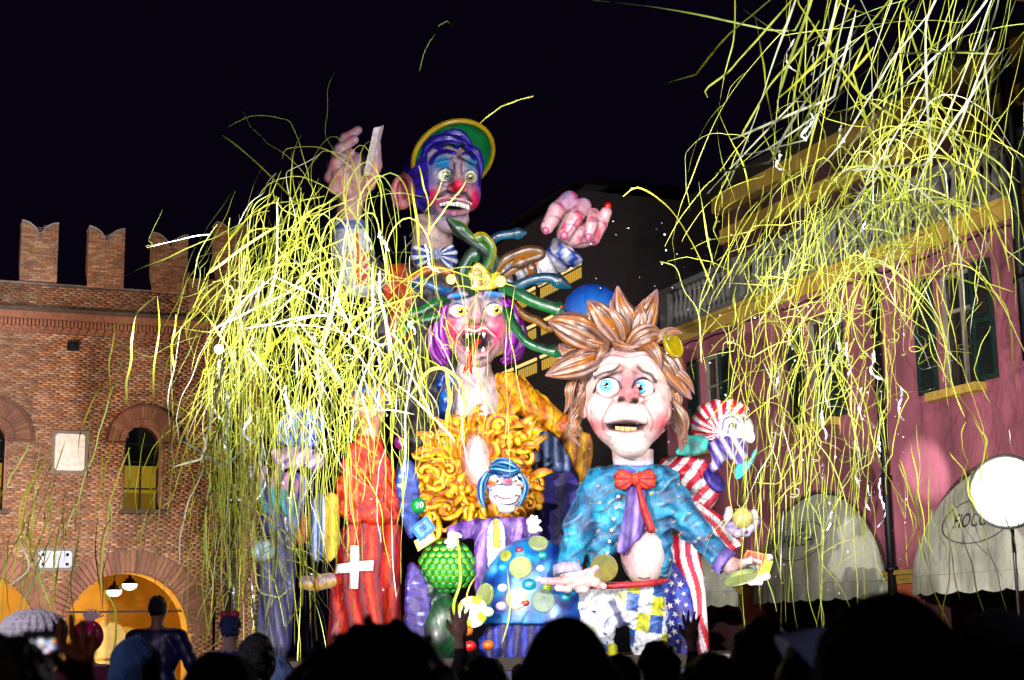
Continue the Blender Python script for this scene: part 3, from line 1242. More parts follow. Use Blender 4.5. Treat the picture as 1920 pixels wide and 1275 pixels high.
# arch reveals and archivolts
for c in arc_c:
    mb = MB()
    for i in range(32):
        a0, a1 = math.pi * i / 32, math.pi * (i + 1) / 32
        mb.add([fw(c + R3a * math.cos(a), z_spring + R3a * math.sin(a), nn) for nn, a in ((0, a0), (0, a1), (-0.6, a1), (-0.6, a0))], [[0, 1, 2, 3]])
        for (ri, ro, n0, n1) in ((R3a, R3a + 0.06, 0.0, 0.035),):
            V = [fw(c + r * math.cos(a), z_spring + r * math.sin(a), nn) for nn in (n0 - .01, n1) for r, a in ((ri, a0), (ro, a0), (ro, a1), (ri, a1))]
            mb.add(V, BOXF)
    for sg in (-1, 1):
        mb.add([fw(c + sg * R3a, z, nn) for z, nn in ((0, 0), (z_spring, 0), (z_spring, -0.6), (0, -0.6))], [[0, 1, 2, 3]])
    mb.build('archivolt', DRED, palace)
# piers with ochre capitals
for i, c in enumerate(arc_c):
    sp = c + R3a + pier / 2
    mb = MB()
    zc = ft(1690, 1078)[1]
    for dz, pr, hh in ((-0.17, 0.06, 0.08), (-0.09, 0.10, 0.08), (0.0, 0.16, 0.09)):
        mb.box(fw(sp - pier / 2 - pr * 0.4, zc + dz, 0), FD * (pier + pr * 0.8), FN * pr, Z3 * hh)
    mb.build('pier_capital', OCH, palace)
    mb = MB()
    mb.box(fw(sp - pier / 2 + 0.08, 0, 0.0), FD * (pier - 0.16), FN * 0.05, Z3 * (zc - 0.18))
    mb.build('pier_pilaster', plain('orange_red_plaster', '#a34a2e', 0.85), palace)
# windows with frame, panes, sill and a pair of louvred shutters laid open against the wall
for k_, (a, b, z0, z1) in enumerate(wins):
    mb = MB()
    for x in (a, b):
        mb.add([fw(x, z0, 0), fw(x, z1, 0), fw(x, z1, -0.3), fw(x, z0, -0.3)], [[0, 1, 2, 3]])
    mb.add([fw(a, z1, 0), fw(b, z1, 0), fw(b, z1, -0.3), fw(a, z1, -0.3)], [[0, 1, 2, 3]])
    wn_ = mb.build('window', PINK, palace)
    mb = MB()
    mb.add([fw(a, z0, -0.25), fw(a, z1, -0.25), fw(b, z1, -0.25), fw(b, z0, -0.25)], [[0, 1, 2, 3]])
    mb.build('pane', GLASSD, wn_)
    mb = MB()
    w_ = b - a
    for x in (a, a + w_ / 2 - 0.04, b - 0.07):
        mb.box(fw(x, z0, -0.24), FD * 0.07, FN * 0.07, Z3 * (z1 - z0))
    for z in (z0, z1 - 0.07, z0 + (z1 - z0) * 0.66):
        mb.box(fw(a, z, -0.237), FD * w_, FN * 0.06, Z3 * 0.07)
    mb.build('frame', plain('cream_window_frame', '#7d7466', 0.6), wn_)
    mb = MB()
    mb.box(fw(a - 0.18, z0 - 0.16, -0.02), FD * (w_ + 0.36), FN * 0.26, Z3 * 0.16)
    mb.build('sill', OCH, wn_)
    for sg, hx in ((-1, a), (1, b)):
        sw_ = w_ / 2 * 1.02
        x0 = hx - sw_ if sg < 0 else hx
        mb = MB()
        for xx in (x0, x0 + sw_ - 0.07):
            mb.box(fw(xx, z0 + 0.02, 0.03), FD * 0.07, FN * 0.05, Z3 * (z1 - z0 - 0.04))
        for zz in (z0 + 0.02, (z0 + z1) / 2 - 0.05, z1 - 0.12):
            mb.box(fw(x0 + 0.07, zz, 0.032), FD * (sw_ - 0.14), FN * 0.045, Z3 * 0.1)
        ns = 34
        for i in range(ns):
            zz = z0 + 0.13 + (z1 - z0 - 0.28) * i / ns
            mb.add([fw(x0 + 0.07, zz, 0.07), fw(x0 + sw_ - 0.07, zz, 0.07), fw(x0 + sw_ - 0.07, zz + 0.05, 0.035), fw(x0 + 0.07, zz + 0.05, 0.035)], [[0, 1, 2, 3]])
        mb.build('shutter', GREEN, palace)

# string course, balcony slab and balustrade
mb = MB()
mb.box(fw(S0, Z_STR - 0.30, 0.0), FD * (S1 - S0), FN * 0.05, Z3 * 0.30)
mb.box(fw(S0, Z_STR, -2.6), FD * (S1 - S0 + 0.05), FN * 2.72, Z3 * 0.10)
mb.build('string_course', OCH, palace)
GREYST = plain('grey_limestone', '#5d5a58', 0.9, amt=0.25, nscale=8)
ZB = Z_STR + 0.10
mb = MB()
mb.box(fw(S0, ZB, -0.22), FD * (S1 - S0), FN * 0.30, Z3 * 0.12)
mb.box(fw(S0, ZB + 0.98, -0.24), FD * (S1 - S0), FN * 0.34, Z3 * 0.14)
ped = np.arange(S1 - 0.4, S0, -3.6)
for s_ in ped:
    mb.box(fw(s_, ZB + 0.12, -0.21), FD * 0.4, FN * 0.28, Z3 * 0.86)
balu = mb.build('balustrade', GREYST, palace)
prof = [(0.075, 0), (0.075, 0.08), (0.045, 0.11), (0.055, 0.16), (0.095, 0.30), (0.085, 0.40), (0.05, 0.56), (0.04, 0.68), (0.06, 0.74), (0.075, 0.77), (0.075, 0.86)]
V, F = lathe((0, 0, 0), (0, 0, 1), prof, 12)
bal_me = mesh('baluster', V, F, GREYST)
ORG[balu] = ORG[palace]
s_ = S1 - 0.2
while s_ > S0 + 0.3:
    if min(abs(s_ - (p + 0.2)) for p in ped) > 0.3 and s_ > -2.5:
        piece('baluster', bal_me, balu, fw(s_, ZB + 0.12, -0.07))
    s_ -= 0.235

# set-back upper storey with its ochre cornices and dark eaves
SB = -1.9
zc1, zc2 = ft(1700, 192, SB)[1], ft(1700, 262, SB)[1]
mb = MB()
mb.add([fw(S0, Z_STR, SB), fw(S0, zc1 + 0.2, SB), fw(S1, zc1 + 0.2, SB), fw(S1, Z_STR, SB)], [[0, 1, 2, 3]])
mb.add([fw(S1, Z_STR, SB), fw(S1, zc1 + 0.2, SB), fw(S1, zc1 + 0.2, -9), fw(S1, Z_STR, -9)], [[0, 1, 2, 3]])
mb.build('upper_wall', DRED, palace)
mb = MB()
mb.box(fw(S0, zc1 - 0.42, SB), FD * (S1 - S0), FN * 0.30, Z3 * 0.42)
mb.box(fw(S0, zc2 - 0.42, SB), FD * (S1 - S0), FN * 0.10, Z3 * 0.40)
mb.build('cornice', OCH, palace)
mb = MB()
mb.box(fw(S0, zc1 + 0.001, SB - 6), FD * (S1 - S0 + 0.4), FN * 6.75, Z3 * 0.16)
mb.add([fw(S0, zc1 + .16, SB + .75), fw(S1 + .4, zc1 + .16, SB + .75), fw(S1 - 1, zc1 + 1.2, SB - 4), fw(S0, zc1 + 1.2, SB - 4)], [[0, 1, 2, 3]])
mb.build('roof_eaves', plain('dark_roof_tiles', '#1b1614', 0.9), palace)
for k_ in range(4):
    s_ = 1.2 + k_ * 4.3
    mb = MB()
    mb.box(fw(s_, ZB + 0.1, SB + 0.0), FD * 1.1, FN * 0.08, Z3 * 2.0)
    mb.build('balcony_door', GREEN, palace)

# cables stapled along the wall
for zc_, sg_ in ((Z_STR - 0.42, 0.05), (ft(1690, 1010)[1], 0.09)):
    pts = [fw(x, zc_ + sg_ * math.sin(x * 1.7) * 0.6 + 0.03 * math.sin(x * 5), 0.03) for x in np.arange(S0, S1 - 0.2, 0.5) if zc_ > 5.5 or not any(abs(x - c) < R3a + 0.05 for c in arc_c)]
    if len(pts) > 3 and zc_ > 5.5:
        V, F, _, _ = tube(pts, [0.016] * len(pts), 6, 2, up=(0, 0, 1))
        obj('wall_cable', V, F, IRON, palace)
# drainpipes
s_p = ft(1655, 640)[0]
pipe_on(lambda s, z: fw(s, z, 0.14), [(s_p, 0.1), (s_p, Z_STR - 0.32)], 0.085, 'palace_drainpipe', 'dark drainpipe down the pink wall between two shop arches', IRON, 5)
s_p = ft(1905, 300)[0]
pipe_on(lambda s, z: fw(s, z, 0.30), [(s_p - 0.25, Z_STR - 3.0), (s_p - 0.25, Z_STR + 6.5)], 0.11, 'corner_drainpipe', 'black drainpipe at the top right edge beside the balustrade', IRON, 4)
mb = MB()
s_q = ft(1925, 100)[0]
mb.box(fw(s_q - 2.6, Z_STR + 0.102, -1.2), FD * 2.2, FN * 1.36, Z3 * 7.0)
mb.box(fw(s_q - 2.8, Z_STR + 3.6, -1.25), FD * 2.9, FN * 1.8, Z3 * 0.3)
obj_ = mb.build('corner_pavilion', OCH, palace)

# shop awnings: shallow canvas domes in the arches with a scalloped valance and an oval shop mark
CANVAS = stucco('awning_canvas', '#a6a494', '#8f8d7a', 0.8)
weather(CANVAS, 1.6, 0.62, 1.08, (1, 1, 0.3))


def text_mesh(body, size):
    cu = bpy.data.curves.new('txt', 'FONT')
    cu.body = body
    cu.size = size
    cu.align_x = 'CENTER'
    cu.align_y = 'CENTER'
    cu.resolution_u = 3
    o = bpy.data.objects.new('txt', cu)
    COL.objects.link(o)
    dg = bpy.context.evaluated_depsgraph_get()
    me = o.evaluated_get(dg).to_mesh()
    V = np.array([v.co[:] for v in me.vertices])
    F = [list(p.vertices) for p in me.polygons]
    bpy.data.objects.remove(o)
    bpy.data.curves.remove(cu)
    return V, F


INK = plain('printed_ink', '#15161a', 0.8)
labs = ['pale canvas awning at right edge, arch nearest the camera', 'pale canvas awning over the arch left of the drainpipe', 'pale canvas awning low behind the striped figure', '']
for k_, c in enumerate(arc_c[:3]):
    R = R3a * 0.985
    zb = ft(1690, 1082)[1] - 0.05
    H = z_spring + R - zb
    proj = 0.75

    def dome(x, z):
        zz = np.clip((z - zb) / H, 0, 1)
        # silhouette half width at that height
        hw = np.where(z < z_spring, R, np.sqrt(np.maximum(R ** 2 - (z - z_spring) ** 2, 1e-6)))
        e = np.clip(x / hw, -1, 1)
        return proj * (1 - zz ** 1.6) * np.sqrt(np.maximum(0, 1 - e ** 4)) + 0.02
    aw = thing('shop_awning', fw(c, zb - 0.3, 0.3), labs[k_], 'awning', 'arcade awnings')
    nu, nv = 40, 24
    V = []
    for j in range(nv + 1):
        z = zb + H * (j / nv) * 0.999
        hw = R if z < z_spring else math.sqrt(max(R ** 2 - (z - z_spring) ** 2, 0))
        for i in range(nu + 1):
            e = math.sin((i / nu - 0.5) * math.pi)
            x = hw * e
            rib = 0.008 * math.cos(e * 14)
            V.append(fw(c + x, z, float(dome(x, z)) + rib))
    F = [[j * (nu + 1) + i, (j + 1) * (nu + 1) + i, (j + 1) * (nu + 1) + i + 1, j * (nu + 1) + i + 1] for j in range(nv) for i in range(nu)]
    obj('canvas', V, F, CANVAS, aw, None, True)
    # valance
    V, F = [], []
    ne = 160
    for i in range(ne + 1):
        e = math.sin((i / ne - 0.5) * math.pi)
        x = R * e
        n_ = float(dome(np.array(x), np.array(zb)))
        sc_ = 0.30 + 0.06 * abs(math.sin(i / ne * math.pi * 11))
        V += [fw(c + x, zb - 0.005, n_ + 0.01), fw(c + x, zb - sc_, n_ + 0.02 + 0.012 * math.sin(i * 0.9))]
    F = [[2 * i, 2 * i + 2, 2 * i + 3, 2 * i + 1] for i in range(ne)]
    obj('valance', V, F, CANVAS, aw, None, True)
    # shop mark: oval ring, word and little crown
    tv, tf = text_mesh('FIOCCHI', 0.34)
    zc_ = zb + 0.92
    pl = np.column_stack([-tv[:, 0] * 0.92, tv[:, 1] * 1.1 + zc_])
    nn = dome(pl[:, 0], pl[:, 1]) + 0.02
    V = np.array([fw(c + x, z, n_) for (x, z), n_ in zip(pl, nn)])
    obj('shop_name', V, tf, INK, aw, None, False)
    V, F = [], []
    for i in range(64):
        a = 2 * math.pi * i / 64
        for r in (1.0, 1.035):
            x, z = 0.92 * r * math.cos(a), zc_ + 0.40 * r * math.sin(a)
            V.append(fw(c + x, z, float(dome(np.array(x), np.array(z))) + 0.018))
    F = [[2 * i, 2 * ((i + 1) % 64), 2 * ((i + 1) % 64) + 1, 2 * i + 1] for i in range(64)]
    obj('oval_ring', V, F, INK, aw, None, False)
    mbk = MB()
    for x0, x1, z0, z1 in ((-0.1, 0.1, 0.2, 0.26), (-0.1, -0.06, 0.26, 0.34), (-0.02, 0.02, 0.26, 0.36), (0.06, 0.1, 0.26, 0.34)):
        mbk.add([fw(c + x, zc_ + z, float(dome(np.array(x), np.array(zc_ + z))) + 0.02) for x, z in ((x0, z0), (x1, z0), (x1, z1), (x0, z1))], [[0, 1, 2, 3]])
    mbk.build('crown_mark', INK, aw)

# ------------------------------------------------------------------ the dark house behind, with golden louvred windows
HB = P(1100, 600, 47.0) * np.array([1, 1, 0])


def hw_(s, z, n=0.0):
    return HB + FD * s + Z3 * z + FN * n


def ht(u, v):
    p = on_plane(u, v, HB, FN)
    return float(np.dot(p - HB, FD)), float(p[2])


house = thing('dark_house', hw_(0, 0), 'unlit dark red house behind the float with glowing louvred windows', 'house')
ztop = P(1180, 372, 48)[2]
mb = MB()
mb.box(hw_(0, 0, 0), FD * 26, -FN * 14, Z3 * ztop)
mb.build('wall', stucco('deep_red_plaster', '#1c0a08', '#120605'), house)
mb = MB()
rf = [hw_(-0.6, ztop + .01, 0.7), hw_(27, ztop + .01, 0.7), hw_(27, ztop + .01, -14.7), hw_(-0.6, ztop + .01, -14.7)]
ap = P(1120, 332, 55)
ap2 = ap + FD * 14
mb.add(rf + [ap, ap2], [[0, 1, 5, 4], [3, 0, 4, 4][:3], [2, 3, 4, 5], [1, 2, 5, 5][:3]])
mb.build('roof', plain('dark_roof_tiles', '#1b1614'), house)
LOUV = plain('lit_louvre', '#6b4a10', 0.6, emit='#ffcf52', estr=0.55)
DARKW = plain('dark_timber', '#160d08', 0.8)
row_v = (498, 572, 642, 705)
for ri_ in range(4):
    zt_ = ht(1098, row_v[ri_] - 12)[1]
    zb_ = ht(1098, row_v[ri_] + 28)[1]
    for ci in range(4):
        u1 = 1097 - ci * 44
        u0 = u1 - 38
        s0_, s1_ = ht(u1, 560)[0], ht(u0, 560)[0]
        mb = MB()
        mb.box(hw_(s0_, zb_, 0.01), FD * (s1_ - s0_), FN * 0.06, Z3 * (zt_ - zb_))
        wv_ = mb.build('louvred_window', DARKW, house)
        mb = MB()
        nsl = 9
        for i in range(nsl):
            sa_ = s0_ + 0.06 + (s1_ - s0_ - 0.12) * i / nsl
            mb.box(hw_(sa_, zb_ + 0.12, 0.075), FD * ((s1_ - s0_ - 0.12) / nsl * 0.55), FN * 0.02, Z3 * (zt_ - zb_ - 0.34))
        mb.build('louvre', LOUV if ri_ < 3 else DARKW, wv_)
        mb = MB()
        mb.box(hw_(s0_ + 0.03, zt_ - 0.14, 0.075), FD * (s1_ - s0_ - 0.06), FN * 0.05, Z3 * 0.09)
        mb.build('lit_rail', plain('lit_rail', '#8a6a30', 0.6, emit='#ffe090', estr=1.0) if ri_ < 3 else DARKW, wv_)

# ------------------------------------------------------------------ floodlights that show in the picture
FLOOD, n_, l_, b_ = mat_base('floodlight_glow')
at_ = n_.new('ShaderNodeVertexColor'); at_.layer_name = 'Col'
l_.new(at_.outputs['Color'], b_.inputs['Emission Color'])
b_.inputs['Emission Strength'].default_value = 14.0
b_.inputs['Base Color'].default_value = (0.12, 0.12, 0.11, 1)


def floodlight(u, v, n_off, plane, size, label, power, tgt, colr=(0.95, 0.97, 1.0)):
    if plane == 'palace':
        c = on_plane(u, v, FA + FN * n_off, FN)
    else:
        c = P(u, v, n_off)
    T = thing('floodlight', (c[0], c[1], 0), label, 'floodlight')
    ax = np.array(tgt, float) - c
    ax /= np.linalg.norm(ax)
    tc_ = C0 - c
    tc_ /= np.linalg.norm(tc_)
    fx = ax * 0.15 + tc_ * 1.0
    fx /= np.linalg.norm(fx)
    V, F = lathe(c, fx, [(size * 0.4, -0.35), (size * 0.6, -0.2), (size * 0.7, -0.06), (size * 0.75, 0.0), (size * 0.75, 0.04)], 28)
    obj('housing', V, F, IRON, T)
    V, F = lathe(c, fx, [(size * r, 0.06 + 0.14 * (1 - r)) for r in (1.0, 0.9, 0.8, 0.7, 0.6, 0.45, 0.2)], 36)
    obj('lens', V, F, FLOOD, T, np.repeat([0.0, 0.002, 0.012, 0.035, 0.08, 0.4, 1.0], 36)[:, None] * np.ones(3))  # oversized lens fades towards its rim to paint the lamp's soft glare
    V, F, a, b = tube([c - fx * 0.3 - Z3 * size * 0.2, [c[0] - fx[0] * .3, c[1] - fx[1] * .3, 0.03]], [0.028, 0.028], 10, 1, up=(1, 0, 0))
    obj('stand', V, F, IRON, T)
    for i in range(3):
        a_ = i * 2.1 + 0.4
        b_ = np.array([c[0] - fx[0] * .3, c[1] - fx[1] * .3, 0])
        V, F, _, _ = tube([b_ + Z3 * 0.8, b_ + np.array([math.cos(a_) * 0.7, math.sin(a_) * 0.7, 0.03])], [0.03, 0.03], 8, 1, up=(.3, .2, 1))
        obj('leg', V, F, IRON, T)
    if plane == 'palace':
        ld = bpy.data.lights.new('floodlight_beam', 'POINT')
        ld.energy = power
        ld.shadow_soft_size = 0.03
        lo = bpy.data.objects.new('floodlight_beam', ld)
        COL.objects.link(lo)
        lo.location = c + fx * 0.5
    else:
        spot('floodlight_beam', c + fx * 0.3, tgt, power, 120, colr, 0.6, 0.03)
    return c


floodlight(1888, 922, 1.9, 'palace', 0.6, 'blinding white floodlight before the awning at the right edge', 420, P(1750, 900, 26.0))
floodlight(411, 655, 31.0, 'sq', 0.10, 'small bright floodlight high on a stand behind the left streamers', 9500, P(420, 560, 44.0), (0.82, 0.9, 1.0))
# ================================================================== the carnival float
DECK = 1.45
plat = thing('float_platform', (0.2, 26.5, 0), 'low dark wagon under the painted carnival figures', 'wagon')
mb = MB()
mb.box((-4.9, 23.6, DECK - 0.18), (9.6, 0, 0), (0, 6.6, 0), (0, 0, 0.18))
mb.build('deck', plain('dark_plywood', '#2a1d16', 0.8), plat)
for i in range(32):
    mb = MB()
    mb.box((-4.88 + i * 0.3, 23.55, 0.35), (0.29, 0, 0), (0, 0.04, 0), (0, 0, DECK - 0.54))
    mb.build('skirt_board', plain('skirt_paint', '#2b1f4a', 0.7), plat)
for x in (-3.6, 3.4):
    for y in (24.6, 29.0):
        V, F = lathe((x, y, 0.4), (1, 0, 0), [(0.2, -0.14), (0.4, -0.12), (0.4, 0.12), (0.2, 0.14)], 24)
        obj('wheel', V, F, plain('rubber', '#0c0c0c', 0.8), plat)


def fig(name, fr, u, label, cat='figure'):
    p = fr.w(np.array([[u, fr.v0, 0.0]]))[0]
    return thing(name, (p[0], p[1], DECK), label, cat)


def teeth(fr, pts, w, h, n, parent, col='#f2efe6', name='teeth'):
    """a row of separate rounded teeth along a curve"""
    mb_V, mb_F, k = [], [], 0
    P_ = catmull(np.array(pts, float), 8)
    idx = np.linspace(0, len(P_) - 1, n + 1)
    for i in range(n):
        a = P_[int(idx[i])]
        b = P_[int(idx[i + 1])]
        c = (a + b) / 2
        d = (b - a) / 2 * 0.92
        for (fx_, fy, fz) in ((-1, 0, 0), (1, 0, 0), (0.9, 1, 0), (-0.9, 1, 0), (-1, 0, -1), (1, 0, -1), (0.85, 0.95, -0.7), (-0.85, 0.95, -0.7)):
            mb_V.append(c + d * fx_ + np.array([0, h * fy, w * fz]))
        mb_F += [[x + k for x in f] for f in ([3, 2, 1, 0], [4, 5, 6, 7], [0, 1, 5, 4], [1, 2, 6, 5], [2, 3, 7, 6], [3, 0, 4, 7])]
        k += 8
    return obj(name, fr.w(np.array(mb_V)), mb_F, GLOSS, parent, lin(col), False)


def ribbon_tube(name, fr, pts, rad, colf, mat, parent, **k):
    kk = {x: k.pop(x) for x in ('n', 'sub', 'flat', 'ridge', 'rk', 'up') if x in k}
    V, F, t, ph = tube(pts, rad, **kk)
    c = colf(t, ph) if callable(colf) else np.tile(lin(colf), (len(V), 1))
    return obj(name, fr.w(V), F, mat, parent, c, **k)


def coin(fr, c, r, tilt, parent=None, col=('#a8a03a', '#8f8a32'), name='gold_coin', label=None, cat=None, group=None, th=4.0, squash=(1, 1)):
    """thick two-tone disc; tilt = axis direction (u, v, w)"""
    V, F = lathe(c, tilt, [(r * 0.94, -th), (r, -th * 0.7), (r, th * 0.7), (r * 0.94, th), (r * 0.86, th), (r * 0.84, th * 0.8), (0.5, th * 0.8)], 36, squash)
    a = np.arctan2(V[:, 1] - c[1], V[:, 0] - c[0])
    rr = np.linalg.norm(V - np.array(c), axis=1) / r
    cc = np.where(((a + 0.6) % 6.283 < 3.14)[:, None], lin(col[0]), lin(col[1]))
    return obj(name, fr.w(V), F, GLOSS, parent, cc, False, label, cat, group)


# ------------------------------------------------------------------ 1. blond man in the teal coat
f1 = Fr(1180, 850, 24.0)
man = fig('painted_man', f1, 1180, 'giant worried man with tufted brown hair, teal coat and red bow')


def man_face(u, v, w):
    c = np.tile(lin('#ecd3cd'), (len(u), 1))
    c = mixc(c, '#e2b4b0', 0.5 * np.clip(wob(u, v, w, 40, 1), 0, 1))
    fr_ = np.clip((40 - w) / 30, 0, 1)
    for cu, cv, ru, rv, col, m in ((1113, 792, 22, 30, '#d0606c', .75), (1243, 798, 20, 34, '#d0606c', .75), (1181, 738, 24, 20, '#cf5058', .8), (1178, 712, 14, 20, '#dc8a86', .7), (1165, 690, 12, 10, '#d58d80', .5), (1196, 692, 12, 10, '#d58d80', .5), (1178, 838, 40, 26, '#f6f0ec', .8), (1150, 782, 40, 12, '#f6eeea', .6)):
        c = mixc(c, col, m * blob(u, v, cu, cv, ru, rv) * fr_)
    c = mixc(c, '#8a86a8', 0.55 * (blob(u, v, 1160, 712, 14, 9) + blob(u, v, 1194, 712, 12, 9)) * fr_)
    # dark line work round the eyes, brows, folds
    for pts, wd, col, m in (([(1114, 735), (1124, 716), (1142, 708), (1158, 716), (1166, 730)], 2.8, '#1c1030', 1.0),
                            ([(1120, 736), (1138, 746), (1156, 742), (1165, 730)], 1.6, '#7a3a5a', .8),
                            ([(1186, 730), (1194, 715), (1208, 710), (1220, 720), (1226, 734)], 2.8, '#1c1030', 1.0),
                            ([(1190, 738), (1206, 746), (1222, 738)], 1.6, '#7a3a5a', .8),
                            ([(1116, 708), (1134, 700), (1150, 697), (1162, 688)], 3.2, '#3a2a24', 1.0),
                            ([(1196, 690), (1206, 698), (1220, 704), (1230, 716)], 3.2, '#3a2a24', 1.0),
                            ([(1124, 686), (1146, 680), (1164, 684), (1172, 694)], 1.2, '#b0706c', .7),
                            ([(1192, 690), (1200, 682), (1216, 684), (1226, 692)], 1.2, '#b0706c', .7),
                            ([(1120, 672), (1150, 664), (1180, 670), (1210, 664), (1228, 670)], 1.4, '#8a4a52', .8),
                            ([(1126, 660), (1155, 654), (1185, 658), (1215, 654)], 1.2, '#8a4a52', .7),
                            ([(1150, 752), (1138, 772), (1130, 790), (1132, 806)], 1.8, '#9a4a58', .6),
                            ([(1205, 756), (1216, 772), (1224, 792), (1220, 808)], 1.8, '#9a4a58', .6),
                            ([(1108, 770), (1112, 800), (1126, 830)], 1.6, '#b05a6c', .55),
                            ([(1252, 780), (1246, 808), (1236, 832)], 1.6, '#b05a6c', .55)):
        c = mixc(c, col, m * stroke(u, v, pts, wd, 2.0) * fr_)
    c = mixc(c, '#120a14', ((blob(u, v, 1166, 751, 7.5, 6, 4) + blob(u, v, 1190, 753, 7.5, 6, 4)) * (w < 20)))
    mm = blob(u, v, 1173, 800, 41, 13, 6)
    c = mixc(c, '#150910', mm * (w < 45))
    c = mixc(c, '#c8727c', np.clip(blob(u, v, 1173, 800, 46, 16, 6) - mm, 0, 1) * 0.5 * fr_)
    return c


head = cut(3, union(14, ell((1180, 728, 75), (88, 100, 95)), ell((1178, 768, 25), (76, 78, 72)), ell((1181, 834, 0), (36, 26, 44)),
                    ell((1118, 768, 2), (20, 24, 28)), ell((1240, 770, 4), (19, 24, 28)), ell((1173, 783, -22), (44, 24, 34)), ell((1176, 822, -22), (34, 18, 30))),
           ell((1141, 729, -48), (28, 18, 24)), ell((1206, 730, -48), (25, 18, 24)), ell((1173, 800, -52), (40, 12, 46)))
head = union(7, head, rc((1177, 700, -34), (1180, 738, -66), 9, 19), ell((1160, 748, -46), (11, 10, 13)), ell((1198, 750, -46), (11, 10, 13)),
             rc((1118, 706, -28), (1162, 689, -40), 5, 7), rc((1194, 690, -40), (1230, 712, -26), 7, 5),
             rc((1138, 789, -44), (1208, 790, -44), 6, 6), rc((1142, 812, -40), (1204, 813, -40), 6, 6))
head = cut(2, head, ell((1166, 754, -62), (8, 7, 16)), ell((1191, 756, -62), (8, 7, 16)))
for cr_ in ([(1148, 752, -46), (1134, 774, -44), (1127, 796, -38), (1132, 814, -32)], [(1206, 756, -46), (1221, 776, -42), (1228, 798, -34), (1222, 816, -30)], [(1110, 764, -20), (1110, 796, -16), (1124, 828, -14)], [(1250, 770, -14), (1248, 800, -12), (1236, 830, -12)],
            [(1118, 672, -26), (1148, 664, -34), (1180, 669, -36), (1212, 664, -32), (1234, 672, -20)], [(1124, 658, -18), (1154, 652, -26), (1184, 656, -26), (1220, 652, -18)], [(1122, 748, -34), (1142, 756, -38), (1160, 750, -42)], [(1196, 752, -40), (1212, 756, -36), (1230, 746, -26)], [(1168, 828, -44), (1180, 824, -46), (1194, 828, -44)]):
    head = cut(3, head, *chain(cr_, [3.2] * len(cr_)))
head = union(6, head, cut(3, ell((1090, 748, 62), (17, 36, 12)), ell((1088, 746, 48), (9, 24, 10))), cut(3, ell((1262, 764, 66), (13, 32, 12)), ell((1264, 762, 52), (7, 22, 10))))
hd = sculpt('head', f1, head, ((1060, 1290), (625, 870), (-95, 178)), 2.2, man_face, PAPER, man)
eye(f1, (1142, 727, -20), (23, 17.5, 22), (-5, -3), 12, ('#1d3f66', '#58b4dc'), hd)
eye(f1, (1206, 729, -20), (20, 17, 22), (-5, -1), 12, ('#1d3f66', '#58b4dc'), hd)
teeth(f1, [(1154, 800, -34), (1172, 801, -40), (1194, 802, -36)], 8, 9, 4, hd, '#e8c29a', 'lower_teeth')
ribbon_tube('upper_gum', f1, [(1138, 795, -30), (1158, 789, -40), (1180, 789, -42), (1208, 796, -32)], [2.5, 4, 4, 2.5], '#3a1426', GLOSS, hd, n=8)
sculpt('neck', f1, union(6, rc((1186, 840, 60), (1188, 880, 60), 40, 38)), ((1130, 1240), (840, 900), (0, 110)), 3,
       lambda u, v, w: ramp((v - 850) / 30, [(0, '#e6c8c4'), (0.35, '#e6c8c4'), (0.4, '#d9d4e0'), (0.7, '#d9d4e0'), (0.75, '#5a4a8c'), (1, '#5a4a8c')]), PAPER, man)


def hair_col(seed):
    r = np.random.default_rng(seed)
    k1, p1 = r.uniform(5, 8), r.uniform(0, 6)

    def f(t, ph):
        s = 0.5 + 0.28 * np.sin(ph * 12 + 1.1 * np.sin(t * 4 + p1)) + 0.22 * np.sin(ph * k1 + p1 + 3 * t)
        c = ramp(s, [(0, '#2a1a1c'), (0.22, '#4e362e'), (0.45, '#6e5040'), (0.65, '#8a6c5a'), (0.85, '#9a8078'), (1, '#b09c9e')])
        c = mixc(c, '#c07838', 0.5 * np.clip(np.sin(ph * 3 + p1 * 2 + 5 * t) - 0.55, 0, 1) * 2)
        return mixc(c, '#9c8084', 0.55 * np.clip((t - 0.75) / 0.25, 0, 1))
    return f


